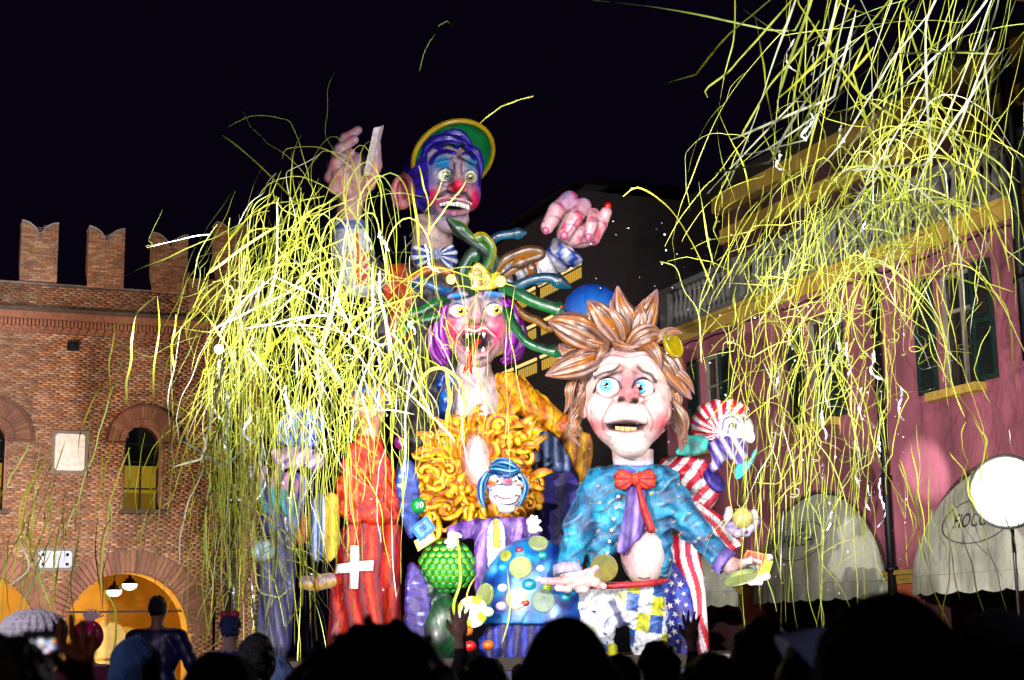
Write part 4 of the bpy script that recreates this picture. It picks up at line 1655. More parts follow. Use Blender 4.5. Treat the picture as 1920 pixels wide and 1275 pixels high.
tufts = [((1140, 650, 30), (1090, 622, -5), (1052, 606, -10), (1028, 600, -6), 30), ((1160, 640, 35), (1134, 604, 15), (1118, 580, 0), (1102, 560, 6), 27),
         ((1182, 640, 40), (1175, 600, 30), (1164, 568, 25), (1159, 530, 30), 25), ((1192, 640, 40), (1204, 604, 30), (1220, 572, 30), (1235, 536, 40), 26),
         ((1128, 668, 30), (1090, 680, 0), (1054, 692, -6), (1022, 703, -4), 26), ((1180, 650, 20), (1206, 632, 10), (1228, 626, 20), (1246, 640, 40), 24),
         ((1215, 650, 40), (1250, 680, 30), (1272, 712, 30), (1298, 748, 30), 27), 
         
         ((1130, 640, 80), (1090, 640, 70), (1066, 652, 60), (1044, 640, 60), 26),
         ((1150, 640, 22), (1160, 646, -2), (1176, 652, -16), (1200, 650, -22), 9), ((1140, 642, 20), (1132, 652, 0), (1128, 662, -8), (1118, 676, -10), 9),
         ((1196, 642, 30), (1222, 650, 8), (1234, 668, 0), (1240, 692, 2), 12), ((1205, 650, 90), (1240, 650, 90), (1270, 690, 90), (1290, 720, 90), 28),
         ((1136, 646, 10), (1112, 640, -6), (1090, 632, -10), (1064, 634, -8), 11), ((1172, 636, 20), (1166, 606, 4), (1150, 584, 0), (1146, 560, 6), 10), ((1196, 634, 24), (1208, 598, 16), (1204, 574, 18), (1210, 556, 24), 9), ((1220, 646, 24), (1244, 628, 20), (1262, 618, 24), (1282, 622, 30), 11), ((1250, 690, 26), (1276, 700, 20), (1292, 716, 22), (1304, 738, 26), 10), ((1120, 660, 14), (1096, 664, -4), (1072, 672, -8), (1046, 670, -8), 11), ((1262, 750, 34), (1282, 778, 30), (1286, 800, 32), (1278, 826, 36), 9), ((1082, 700, 30), (1068, 726, 18), (1066, 750, 20), (1056, 776, 24), 9)]
hr_ = random.Random(12)
for i in range(13):      # ragged locks down the right side, then the left
    u0, v0 = 1236 + i * 1.6, 668 + i * 9
    tufts.append(((u0, v0, 50 + i * 2), (u0 + 16 + hr_.uniform(-4, 8), v0 + 22, 38 + i * 2), (u0 + 22 + hr_.uniform(-4, 12), v0 + 44, 38 + i * 2), (u0 + 16 + hr_.uniform(-12, 26), v0 + hr_.uniform(62, 84), 44 + i * 2), hr_.uniform(8, 12)))
for i in range(11):
    u0, v0 = 1112 - i * 2.4, 672 + i * 10
    tufts.append(((u0, v0, 55 + i), (u0 - 14 + hr_.uniform(-6, 4), v0 + 20, 40 + i), (u0 - 18 + hr_.uniform(-8, 4), v0 + 40, 40 + i), (u0 - 12 + hr_.uniform(-18, 14), v0 + hr_.uniform(56, 76), 46 + i), hr_.uniform(7, 11)))
for i, (a, b, c, d, r) in enumerate(tufts):
    ribbon_tube('hair_tuft', f1, [a, b, c, d], [r * 0.45, r, r * 0.72, r * 0.07], hair_col(i), GLOSS, man, n=48, sub=9, flat=0.7, ridge=0.10, rk=12)
ball('scalp', f1, (1180, 722, 95), (92, 96, 88), '#4a2e22', PAPER, man, 32, 24)

# coat
def coat_col(u, v, w):
    s = wob(u, v * 0.6, w, 16, 3)
    c = ramp(0.5 + 0.5 * s, [(0, '#0a3a5c'), (0.35, '#146a94'), (0.7, '#1f86ac'), (1, '#4aa6c0')])
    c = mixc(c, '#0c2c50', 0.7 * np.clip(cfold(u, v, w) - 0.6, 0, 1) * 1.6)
    c = mixc(c, '#d8a848', (np.clip(wob(u, v, w, 9, 5) * wob(u, v, w, 6, 8) - 0.75, 0, 1) * 5 > 0.5) * 0.8)
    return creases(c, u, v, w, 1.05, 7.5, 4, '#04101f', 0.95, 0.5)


def cfold(u, v, w):
    return np.sin((u * 0.5 + v * 0.9 + 8 * np.sin(v / 23.0)) / 5.5) * 0.6 + wob(u, v, w, 12, 6)


coat = union(12, pillow([(1138, 868), (1236, 868), (1262, 900), (1268, 960), (1258, 1020), (1262, 1086), (1230, 1090), (1218, 1000), (1150, 1040), (1112, 1085), (1092, 1050), (1108, 960), (1110, 900)], 62, 42, 26),
             *chain([(1122, 905, 55), (1086, 985, 30), (1066, 1060, -8)], [30, 29, 24]),
             *chain([(1246, 905, 55), (1296, 985, 35), (1352, 1048, 5)], [30, 26, 20]))
coat = folds(coat, 2.3, cfold)
sculpt('coat', f1, coat, ((1025, 1390), (850, 1105), (-45, 125)), 2.1, coat_col, CLOTH, man)
for c_, r_, ax_ in (((1064, 1068, -10), 25, (0.1, 1, -0.35)), ((1354, 1050, 4), 23, (1, 0.75, -0.3))):
    V, F = lathe(c_, ax_, [(r_ * 0.95, -10), (r_ * 1.12, -9), (r_ * 1.12, 9), (r_ * 0.95, 10)], 28)
    obj('cuff', f1.w(V), F, CLOTH, man, lin('#6a5f96' if c_[0] > 1200 else '#a8a4b8'))
# shirt front, scarf, belly
sculpt('belly', f1, union(8, ell((1206, 1040, 48), (44, 60, 52)), ell((1190, 990, 60), (40, 60, 40))), ((1145, 1260), (925, 1105), (-12, 110)), 2.8,
       lambda u, v, w: mixc(mixc(np.tile(lin('#e8d6d2'), (len(u), 1)), '#c06a84', blob(u, v, 1176, 1010, 22, 60) * 0.7), '#7a4048', stroke(u, v, [(1196, 1083), (1206, 1085), (1216, 1083)], 1.5)), PAPER, man)
scarf = folds(pillow([(1176, 900), (1206, 902), (1214, 950), (1206, 1000), (1180, 1030), (1152, 1044), (1158, 1000), (1170, 950)], lambda u, v: 8 - (v - 900) * 0.08, 8, 8), 2.0, lambda u, v, w: np.sin(u / 4.2 + v * 0.02))
sculpt('scarf', f1, scarf, ((1140, 1225), (890, 1055), (-30, 30)), 2.2, lambda u, v, w: ramp(0.5 + 0.5 * np.sin(u / 4.2 + v * 0.02), [(0, '#3c2c66'), (0.5, '#6a56a0'), (1, '#a494cc')]), CLOTH, man)
bow = folds(union(4, pillow([(1190, 890), (1168, 878), (1152, 884), (1150, 908), (1162, 922), (1190, 908)], -2, 12, 10), pillow([(1192, 890), (1212, 876), (1228, 884), (1230, 910), (1218, 920), (1192, 908)], -2, 12, 10), ell((1191, 898, -10), (9, 12, 10)),
                  rc((1194, 905, -8), (1206, 950, -10), 5, 7), rc((1206, 950, -10), (1220, 990, -8), 7, 8)), 1.6, lambda u, v, w: np.sin(np.arctan2(v - 898, u - 1191) * 13))
sculpt('bow_tie', f1, bow, ((1140, 1240), (865, 1010), (-30, 25)), 2.0, lambda u, v, w: ramp(0.5 + 0.5 * np.sin(np.arctan2(v - 898, u - 1191) * 13), [(0, '#8a1410'), (0.5, '#cf2c18'), (1, '#e8592c')]), CLOTH, man)
for i in range(7):
    v_ = 900 + i * 21
    ball('button', f1, (1163 - i * 4.2, v_ + 10, 10 - i * 0.5), (3.4, 3.4, 3), '#f2f0f2', GLOSS, man, 10, 8)


def skin(seed, base='#e6cbc6', shade='#cf8f92'):
    def f(u, v, w):
        c = np.tile(lin(base), (len(u), 1))
        c = mixc(c, shade, 0.8 * np.clip(wob(u, v, w, 14, seed), 0, 1))
        return mixc(c, '#8a4a5e', 0.7 * np.clip(wob(u, v, w, 5, seed + 1) - 0.95, 0, 1) * 4)
    return f


# near hand, palm up
hand = union(5, ell((1092, 1086, -24), (36, 11, 24)), *chain([(1064, 1070, -10), (1080, 1082, -20)], [20, 17]),
             *chain([(1070, 1086, -38), (1046, 1086, -50), (1020, 1084, -52)], [8, 7.5, 6.5]), *chain([(1082, 1090, -44), (1066, 1097, -62), (1048, 1096, -68)], [8, 7.5, 6.5]),
             *chain([(1100, 1092, -42), (1096, 1098, -62), (1086, 1098, -74)], [8, 7.5, 6.5]), *chain([(1116, 1090, -34), (1128, 1094, -50), (1132, 1093, -62)], [7.5, 7, 6]),
             *chain([(1088, 1078, -20), (1104, 1072, -28), (1117, 1062, -30)], [10, 9, 7.5]))
sculpt('hand', f1, hand, ((1005, 1150), (1040, 1115), (-90, 15)), 2.0, skin(3), PAPER, man)
# far hand holding the card
hand = union(5, *chain([(1356, 1052, 2), (1372, 1060, -4)], [17, 16]), ell((1380, 1062, -6), (24, 15, 18)),
             *chain([(1396, 1062, 4), (1418, 1066, 12), (1436, 1056, 14)], [9, 8, 7]), *chain([(1396, 1052, 6), (1420, 1046, 16), (1440, 1044, 18)], [9, 8, 7]),
             *chain([(1392, 1070, -4), (1416, 1080, 2), (1434, 1078, 6)], [9, 8, 7]), *chain([(1386, 1076, -8), (1404, 1086, -6), (1420, 1088, -4)], [8, 7, 6]),
             *chain([(1376, 1058, -20), (1386, 1052, -34), (1398, 1046, -36)], [9, 8, 7]))
sculpt('hand', f1, hand, ((1335, 1455), (1025, 1102), (-50, 40)), 2.0, skin(5), PAPER, man)

# trousers
def plaid(u, v, w):
    a = u * 0.97 + v * 0.12
    b = v - u * 0.15
    c = np.tile(lin('#e9ecf0'), (len(u), 1))
    ia, ib = np.floor((a - 1200) / 24), np.floor((b - 900) / 34)
    c = np.where((((ia + ib) % 3) == 0)[:, None], lin('#c9c83c'), c)
    c = np.where((((ia + 2 * ib) % 4) == 1)[:, None], lin('#3f63a8'), c)
    c = mixc(c, '#f2f4f6', 0.9 * blob(u, v, 1110, 1130, 60, 60, 4))
    c = mixc(c, '#1a3a6a', 0.8 * (np.clip(wob(u, v, w, 8, 9) - 0.8, 0, 1) * 4))
    c = mixc(c, '#232a5c', stroke(u, v, [(1146, 1130), (1156, 1150), (1168, 1180)], 7, 6) * 0.9)
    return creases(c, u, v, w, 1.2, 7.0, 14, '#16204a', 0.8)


tr = union(10, pillow([(1064, 1100), (1200, 1092), (1238, 1100), (1250, 1150), (1246, 1190), (1200, 1170), (1160, 1176), (1120, 1200), (1060, 1160)], 60, 42, 28),
           *chain([(1100, 1130, 52), (1108, 1180, 40), (1128, 1260, 50)], [44, 38, 34]), *chain([(1208, 1130, 52), (1214, 1190, 48), (1222, 1262, 52)], [36, 33, 34]))
tr = folds(tr, 1.8, lambda u, v, w: np.sin((v + 0.4 * u) / 6.0) * 0.7 + wob(u, v, w, 10, 12))
sculpt('trousers', f1, tr, ((1040, 1275), (1075, 1250), (-15, 125)), 2.2, plaid, CLOTH, man)
ribbon_tube('waistband', f1, [(1085, 1098, 20), (1130, 1098, 4), (1180, 1095, 0), (1225, 1092, 14), (1250, 1090, 60)], [5, 6, 6, 6, 5], lambda t, p: np.where((np.cos(p) > 0.1)[:, None], lin('#b82a24'), lin('#d8d2b0')), CLOTH, man, n=14)

# things he carries or that hang about him
cd = thing('scratch_card', f1.w(np.array([[1412, 1075, -10]]))[0], 'orange and red scratch card with white lettering held in the giant hand', 'card')


def card(p4, th, mat, col, parent, name):
    p = np.array(p4, float)
    V = np.vstack([p + np.array([0, 0, th]), p])
    return obj(name, f1.w(V), [[3, 2, 1, 0], [4, 5, 6, 7], [0, 1, 5, 4], [1, 2, 6, 5], [2, 3, 7, 6], [3, 0, 4, 7]], mat, parent, lin(col), False)


card([(1379, 1066, -16), (1417, 1078, -12), (1437, 1038, -8), (1396, 1028, -12)], 2, CLOTH, '#e08a1c', cd, 'card_board')
card([(1384, 1064, -20), (1415, 1073, -16), (1432, 1040, -12), (1399, 1032, -16)], 1.5, CLOTH, '#cf2412', cd, 'card_face')
card([(1391, 1064, -22.5), (1414, 1070, -19.5), (1421, 1057, -17.5), (1398, 1051, -20.5)], 1, CLOTH, '#3c5a1c', cd, 'card_picture')
ex_, ey_ = np.array([33.0, 9.0, 4.0]) / 34.4, np.array([15.0, -32.0, 4.0]) / 35.6
for body, off, sz in (('Gratta', 25, 10), ('e', 18.5, 8), ('Vinci', 12.5, 10)):
    tv, tf = text_mesh(body, sz)
    q = np.array([1399.5, 1068.5, -23.0]) + ex_ * (tv[:, :1]) + ey_ * (tv[:, 1:2] + off) + np.array([0, 0, -1.2])
    obj('card_lettering', f1.w(q), tf, CLOTH, cd, lin('#f6efe6'), False)
card([(1412, 1080, -2), (1436, 1078, 2), (1446, 1050, 8), (1424, 1050, 4)], 2, CLOTH, '#8fd05a', cd, 'green_slip')
coin(f1, (1382, 1078, -34), 32, (0.25, 0.9, -0.42), None, ('#5f6a44', '#6c7650'), 'green_tray', 'flat olive green disc under the scratch card hand', 'disc', None, 4)
coin(f1, (1132, 1062, -30), 26, (0.1, 0.1, -1), None, ('#7c7440', '#6a683c'), 'gold_coin', 'olive gold coin hanging before the teal coat hem', 'coin', 'gold coins', 3)
coin(f1, (1264, 645, 20), 26, (0.75, -0.35, -0.6), None, ('#a8974a', '#94843e'), 'gold_coin', 'yellow disc tucked into the brown hair at right', 'coin', 'gold coins', 4)
coin(f1, (1284, 966, 70), 32, (-0.8, 0, -0.6), None, ('#6f8a34', '#5c7430'), 'gold_coin', 'green gold coin behind the teal sleeve', 'coin', 'gold coins', 4)
# blue bowl-shaped hat behind the hair
hat = thing('blue_hat', f1.w(np.array([[1115, 620, 110]]))[0], 'round blue hat tilted behind the brown hair tufts', 'hat')
V, F = lathe((1112, 572, 110), (0.12, -0.3, -0.9), [(58, -6), (60, 0), (58, 4), (50, 7), (38, 10), (20, 13), (2, 14)], 40, (1.0, 1.0))
obj('brim', f1.w(V), F, GLOSS, hat, ramp(np.linalg.norm(V - V.mean(0), axis=1) / 52, [(0, '#5a7eb4'), (0.5, '#34568f'), (0.9, '#28407c'), (1, '#1c2f60')]))
V, F = lathe((1112, 572, 114), (0.12, -0.3, -0.9), [(38, 0), (37, -26), (30, -42), (6, -50)], 32)
obj('crown', f1.w(V), F, GLOSS, hat, lin('#1c3a80'))
# red and white stick behind the ear
stick = ribbon_tube('striped_stick', f1, [(1232, 818, 100), (1248, 800, 98), (1262, 780, 96), (1280, 762, 94)], [4.5, 5, 5.5, 5], lambda t, p: np.where((((t * 7) % 2) < 1.3)[:, None], lin('#d8341c'), lin('#f0e6e0')), GLOSS, None, n=12, label='orange and white banded stick behind the brown haired head', cat='stick')

# ------------------------------------------------------------------ 2. striped figure with the white cartoon face
f2 = Fr(1310, 950, 25.2)
st = fig('striped_figure', f2, 1290, 'bearded figure in red and white stripes with starry blue trousers')


def stripes(ang, per, base=('#cf4a50', '#efe8e8'), seed=2, line=True):
    ca, sa = math.cos(ang), math.sin(ang)

    def f(u, v, w):
        x = (u * ca + v * sa + 3 * wob(u, v, w, 30, seed)) / per
        c = np.where((np.floor(x) % 2 == 0)[:, None], lin(base[0]), lin(base[1]))
        if line:
            c = creases(c, u, v, w, ang + 1.2, 7.0, seed + 3, '#2a1c58', 0.85)
        return c
    return f


cap = folds(union(8, ell((1348, 796, 30), (52, 50, 52)), ell((1375, 775, 20), (34, 28, 40))), 1.6, lambda u, v, w: np.sin(np.arctan2(v - 830, u - 1350) * 16))


def cap_col(u, v, w):
    a = np.arctan2(v - 815, u - 1352)
    c = np.where((np.floor(a * 6.5 + 0.3 * wob(u, v, w, 20, 1)) % 2 == 0)[:, None], lin('#cf4448'), lin('#f0eaea'))
    c = mixc(c, '#3c3470', 0.8 * np.clip(wob(u, v, w, 9, 5) - 0.75, 0, 1) * 3)
    return c


sculpt('cap', f2, cap, ((1288, 1416), (738, 850), (-35, 90)), 2.2, cap_col, CLOTH, st)


def mask_col(u, v, w):
    c = np.tile(lin('#e2dfec'), (len(u), 1))
    for pts in ([(1346, 800), (1352, 778), (1372, 768), (1392, 776), (1398, 796)], [(1356, 806), (1360, 788), (1376, 782), (1388, 792)], [(1366, 812), (1370, 796), (1382, 796)], [(1398, 790), (1408, 784), (1414, 796)]):
        c = mixc(c, '#4a3f70', 0.9 * stroke(u, v, pts, 1.8, 1.6))
    c = mixc(c, '#9fb05a', 0.5 * (blob(u, v, 1384, 778, 12, 6) + blob(u, v, 1408, 792, 6, 8)))
    c = mixc(c, '#3a2f60', blob(u, v, 1378, 800, 5, 6, 4))
    return c


sculpt('face', f2, cut(2, union(7, ell((1372, 800, 0), (32, 30, 34)), ell((1402, 802, -6), (13, 22, 22)), ell((1384, 812, -22), (18, 13, 18)), ell((1408, 820, -16), (9, 11, 10))), ell((1376, 800, -34), (7, 9, 8))),
       ((1332, 1424), (764, 840), (-48, 40)), 2.0, mask_col, PAPER, st)
beard = folds(union(8, ell((1362, 838, 0), (34, 22, 30)), rc((1380, 828, -8), (1392, 880, -4), 24, 8), rc((1356, 840, 0), (1340, 876, 0), 20, 9)), 2.4, lambda u, v, w: np.sin((u - 0.55 * v) / 3.4))
sculpt('beard', f2, beard, ((1318, 1420), (812, 892), (-45, 36)), 2.0, lambda u, v, w: ramp(0.5 + 0.5 * np.sin((u - 0.55 * v) / 3.4), [(0, '#3a2f66'), (0.4, '#6f62a0'), (1, '#cfc8e2')]), PAPER, st)
lapel = folds(pillow([(1280, 814), (1334, 818), (1326, 852), (1266, 856), (1270, 838)], -18, 7, 6), 0.8, lambda u, v, w: np.sin(v / 4))
sculpt('collar_wing', f2, lapel, ((1258, 1344), (806, 864), (-34, 0)), 2.0, lambda u, v, w: ramp(0.5 + 0.5 * wob(u, v, w, 14, 2), [(0, '#0f5a54'), (0.5, '#1f8a80'), (1, '#4fb4a2')]), CLOTH, st)
lapel = pillow([(1376, 880), (1392, 860), (1404, 868), (1412, 846), (1424, 836), (1410, 874), (1390, 898), (1378, 900)], -12, 6, 4)
sculpt('collar_ruffle', f2, lapel, ((1366, 1430), (828, 906), (-26, 2)), 2.0, '#2f96a4', CLOTH, st)
tor = union(9, pillow([(1236, 868), (1270, 846), (1316, 856), (1344, 890), (1352, 920), (1330, 962), (1296, 975), (1250, 960), (1230, 910)], 40, 36, 22), *chain([(1258, 880, 30), (1290, 900, -6)], [24, 26]))
tor = folds(tor, 1.4, lambda u, v, w: np.sin((u + v) / 7.0) + wob(u, v, w, 9, 4))
sculpt('shirt', f2, tor, ((1216, 1368), (836, 992), (-38, 92)), 2.4, stripes(0.65, 12.5, seed=2), CLOTH, st)
V, F = lathe((1340, 900, 10), (0.72, -0.5, -0.4), [(10, 4), (26, 5), (27, 1), (25, -6)], 30)
obj('sleeve_lining', f2.w(V), F, CLOTH, st, lin('#2c2470'))
arm = folds(union(8, *chain([(1300, 955, 26), (1335, 985, 14), (1372, 1012, 4)], [26, 24, 18]), pillow([(1290, 940), (1340, 962), (1376, 1006), (1372, 1024), (1330, 1012), (1288, 990)], 16, 16, 10)), 1.4, lambda u, v, w: np.sin((u - v) / 5))
sculpt('sleeve', f2, arm, ((1262, 1400), (920, 1046), (-30, 62)), 2.4, stripes(-0.75, 10, seed=6), CLOTH, st)
glove = union(4, ell((1384, 990, -12), (24, 13, 18)), *chain([(1366, 988, -10), (1364, 970, -22), (1366, 956, -26)], [9, 8, 7]), *chain([(1404, 988, -8), (1414, 972, -14), (1412, 960, -20)], [8, 7, 6]),
              *chain([(1396, 996, -18), (1410, 990, -30), (1417, 976, -36)], [8, 7, 6]), *chain([(1386, 1000, -24), (1398, 998, -38), (1408, 988, -44)], [8, 7, 6]), *chain([(1376, 1000, -22), (1382, 1000, -40), (1392, 994, -46)], [8, 7, 6]))
sculpt('glove', f2, glove, ((1350, 1428), (944, 1018), (-58, 14)), 2.0, lambda u, v, w: mixc(np.tile(lin('#ddd3e4'), (len(u), 1)), '#6a4f96', np.clip(wob(u, v, w, 7, 3), 0, 1)), PAPER, st)
ball('lemon', f2, (1391, 972, -24), (19, 20, 18), '#d8cc90', GLOSS, None, 24, 18, label='pale yellow ball resting in the striped figure gloved hand', cat='ball')
# lower body
skirt = folds(pillow([(1232, 1000), (1292, 1004), (1310, 1040), (1320, 1090), (1322, 1150), (1326, 1260), (1300, 1262), (1282, 1100), (1240, 1040)], 36, 30, 18), 2.2, lambda u, v, w: np.sin((u - 0.12 * v) / 4.5))
sculpt('coat_tail', f2, skirt, ((1216, 1345), (985, 1248), (-8, 82)), 2.6, lambda u, v, w: mixc(np.where((np.floor((u - 0.18 * v + 3 * np.sin(v / 18)) / 11) % 2 == 0)[:, None], lin('#d02f34'), lin('#efe6ea')), '#5a2a78', 0.6 * np.clip(np.sin((u - 0.12 * v) / 4.5) - .5, 0, 1)), CLOTH, st)
leg = folds(union(8, pillow([(1240, 1052), (1272, 1058), (1292, 1100), (1302, 1180), (1306, 1262), (1256, 1262), (1238, 1150), (1232, 1090)], 10, 28, 18)), 1.6, lambda u, v, w: np.sin((u - 0.1 * v) / 5.0) + 0.4 * wob(u, v, w, 9, 7))
tl = sculpt('starry_trousers', f2, leg, ((1216, 1322), (1036, 1248), (-30, 52)), 2.4, lambda u, v, w: ramp(0.5 + 0.4 * wob(u, v, w, 12, 2), [(0, '#1c1c5a'), (0.5, '#2a2f84'), (1, '#3f5cb0')]), CLOTH, st)


def star_pts(c, r, rot, w, k=0.42, n=5):
    out = []
    for i in range(2 * n):
        a = rot + math.pi * i / n
        rr = r if i % 2 == 0 else r * k
        out.append((c[0] + rr * math.sin(a), c[1] - rr * math.cos(a), w))
    return out


sr = random.Random(4)
spots_ = [(1250, 1072), (1264, 1078), (1244, 1088), (1258, 1092), (1274, 1094), (1248, 1106), (1262, 1110), (1280, 1112), (1242, 1124), (1268, 1126), (1284, 1132), (1254, 1134), (1246, 1148), (1264, 1150), (1278, 1150), (1290, 1158), (1256, 1166), (1272, 1168), (1286, 1176), (1262, 1182), (1278, 1188), (1252, 1190), (1268, 1200), (1290, 1200), (1284, 1210), (1262, 1214)]
for u_, v_ in spots_:
    rr = sr.uniform(4.5, 8)
    p = star_pts((u_, v_), rr, sr.uniform(0, 1), -19.5 + abs(u_ - 1266) * 0.12)
    V = np.array(p + [(u_, v_, p[0][2] - 2.5)] + [(a, b, c + 3) for a, b, c in p])
    F = [[10, i, (i + 1) % 10] for i in range(10)] + [[i, 11 + i, 11 + (i + 1) % 10, (i + 1) % 10] for i in range(10)]
    obj('star', f2.w(V), F, CLOTH, tl, lin('#ece6e2'), False)
# ------------------------------------------------------------------ 3. the snake-haired queen
f3 = Fr(895, 700, 27.0)
queen = fig('snake_queen', f3, 895, 'giant fanged queen with purple hair, gold crown and writhing snakes')


def queen_face(u, v, w):
    c = np.tile(lin('#d9bcc0'), (len(u), 1))
    c = mixc(c, '#9a8a86', 0.5 * np.clip(wob(u, v, w, 36, 2), 0, 1))
    f_ = np.clip((30 - w) / 25, 0, 1)
    for cu, cv, ru, rv, col, m in ((848, 618, 16, 26, '#d25a74', .85), (934, 614, 16, 26, '#d25a74', .8), (857, 556, 20, 12, '#4f8cc8', .95), (926, 552, 22, 13, '#4a84c8', .95), (892, 570, 8, 22, '#b09a92', .7), (893, 600, 12, 9, '#b05a70', .7), (892, 540, 20, 12, '#b2a86a', .7), (892, 612, 24, 6, '#8a7a84', .6)):
        c = mixc(c, col, m * blob(u, v, cu, cv, ru, rv, 2.6) * f_)
    for pts, wd, col, m in (([(836, 560), (846, 545), (862, 540), (878, 552)], 2.2, '#6a2a6a', .95), ([(904, 552), (918, 538), (936, 538), (948, 552)], 2.2, '#6a2a6a', .95),
                            ([(840, 580), (850, 570), (864, 571), (876, 584)], 2.2, '#3a2a6a', .9), ([(908, 580), (918, 570), (934, 569), (944, 582)], 2.2, '#3a2a6a', .9),
                            ([(842, 590), (856, 598), (872, 592)], 1.5, '#7a3a6a', .8), ([(912, 592), (926, 598), (940, 590)], 1.5, '#7a3a6a', .8),
                            ([(880, 602), (884, 590), (888, 570)], 1.5, '#8a5a6a', .7), ([(908, 604), (904, 590), (900, 572)], 1.5, '#8a5a6a', .7),
                            ([(862, 620), (850, 640), (850, 662)], 1.5, '#b05a78', .6), ([(924, 618), (938, 640), (936, 662)], 1.5, '#b05a78', .6)):
        c = mixc(c, col, m * stroke(u, v, pts, wd, 1.8) * f_)
    c = mixc(c, '#1a0a14', (blob(u, v, 884, 604, 5, 4, 4) + blob(u, v, 904, 604, 5, 4, 4)) * f_)
    inner = blob(u, v, 892, 640, 33, 19, 6)
    outer = blob(u, v, 892, 637, 42, 28, 6)
    c = mixc(c, '#c83a5c', np.clip(outer - inner, 0, 1) * f_ * 0.95)
    c = mixc(c, '#f0dfe2', stroke(u, v, [(856, 634), (872, 617), (890, 622), (908, 615), (928, 632)], 1.6, 1.5) * f_)
    c = mixc(c, '#0d0510', inner * (w < 40))
    return c


qh = cut(3, union(12, ell((892, 598, 58), (66, 78, 66)), ell((892, 622, 22), (56, 60, 48)), ell((892, 672, 16), (30, 20, 32)), ell((852, 614, 6), (18, 20, 22)), ell((932, 612, 6), (18, 20, 22))),
         ell((858, 582, -26), (19, 12, 14)), ell((926, 580, -26), (19, 12, 14)), ell((892, 640, -30), (32, 18, 34)))
qh = union(5, qh, rc((892, 564, -24), (893, 598, -42), 7, 12), ell((881, 602, -30), (8, 7, 9)), ell((905, 602, -30), (8, 7, 9)), *chain([(858, 632, -18), (876, 618, -32), (892, 622, -36), (908, 617, -32), (926, 630, -18)], [3, 5.5, 5, 5.5, 3]),
           *chain([(858, 648, -16), (874, 664, -26), (892, 668, -30), (910, 663, -26), (926, 646, -16)], [3, 5, 5.5, 5, 3]), rc((842, 556, -14), (874, 552, -24), 5, 5), rc((910, 550, -24), (942, 554, -14), 5, 5))
qhd = sculpt('head', f3, qh, ((820, 966), (512, 698), (-62, 130)), 2.0, queen_face, PAPER, queen)
eye(f3, (858, 583, -8), (16, 12, 14), (6, 1), 8.5, ('#3a3a08', '#c8b428'), qhd)
eye(f3, (926, 581, -8), (16, 12, 14), (5, 1), 8.5, ('#3a3a08', '#c8b428'), qhd)
for a, l, s_ in ((876, 11, 1), (907, 11, 1), (884, 6, 1), (898, 6, 1), (877, -10, -1), (906, -10, -1)):
    v_ = 624 if s_ > 0 else 660
    ribbon_tube('fang', f3, [(a, v_, -26), (a, v_ + l * 0.5, -27), (a, v_ + l, -26)], [4, 2.8, 0.3], '#f4f0ec', GLOSS, qhd, n=10, sub=3)
ribbon_tube('forked_tongue', f3, [(898, 640, -16), (890, 648, -34), (884, 662, -42), (880, 678, -40), (874, 690, -38), (868, 700, -34)], [6, 5, 4.6, 4.2, 3.4, 1], '#c02020', GLOSS, qhd, n=12)
ribbon_tube('tongue_tip', f3, [(880, 678, -40), (882, 692, -38), (886, 702, -34)], [3.4, 3, 0.8], '#c02020', GLOSS, qhd, n=10)
# purple bob
for sx, pts in ((-1, [(862, 540, 40), (832, 580, 30), (826, 630, 26), (838, 672, 24)]), (-1, [(850, 550, 60), (818, 600, 50), (816, 650, 46), (832, 684, 44)]), (1, [(926, 540, 40), (956, 580, 30), (962, 625, 26), (950, 668, 24)]), (1, [(930, 545, 60), (964, 590, 50), (974, 640, 46), (948, 676, 30)]), (1, [(935, 600, 60), (966, 630, 50), (968, 660, 46), (942, 680, 34)])):
    ribbon_tube('hair_lock', f3, pts, [8, 14, 15, 7], lambda t, p: ramp(0.5 + 0.5 * np.sin(p * 6 + 4 * t), [(0, '#4a1a5c'), (0.5, '#8a3a9c'), (1, '#c078c8')]), GLOSS, qhd, n=30, sub=8, ridge=0.1, rk=7)
# crown
cr = pillow([(852, 536), (852, 512), (872, 520), (884, 500), (896, 490), (908, 500), (922, 516), (934, 506), (948, 514), (946, 538), (898, 548)], lambda u, v: -18 + ((u - 897) / 48.0) ** 2 * 26, 5, 4)
crn = sculpt('crown', f3, cr, ((840, 960), (480, 556), (-30, 30)), 2.0, lambda u, v, w: ramp(0.5 + 0.5 * wob(u, v, w, 9, 3), [(0, '#6a5c20'), (0.5, '#a8963e'), (1, '#d6c98a')]), GOLDP, queen)
for c_, r_ in (((846, 524, -8), 10), ((938, 528, -12), 11), ((880, 520, -24), 7), ((912, 522, -24), 7)):
    coin(f3, c_, r_, (0, 0, -1), crn, ('#c9bd7c', '#b8aa60'), 'medallion', th=3)
for c_, s_ in (((876, 528), 1), ((908, 530), -1), ((892, 514), 1)):
    pts = [(c_[0] + s_ * (2 + 8 * t) * math.cos(7 * t), c_[1] + (2 + 8 * t) * math.sin(7 * t), -26) for t in np.linspace(0, 1, 9)]
    ribbon_tube('crown_scroll', f3, pts, [2.2] * 9, '#8a7a30', GOLDP, crn, n=8, sub=3)
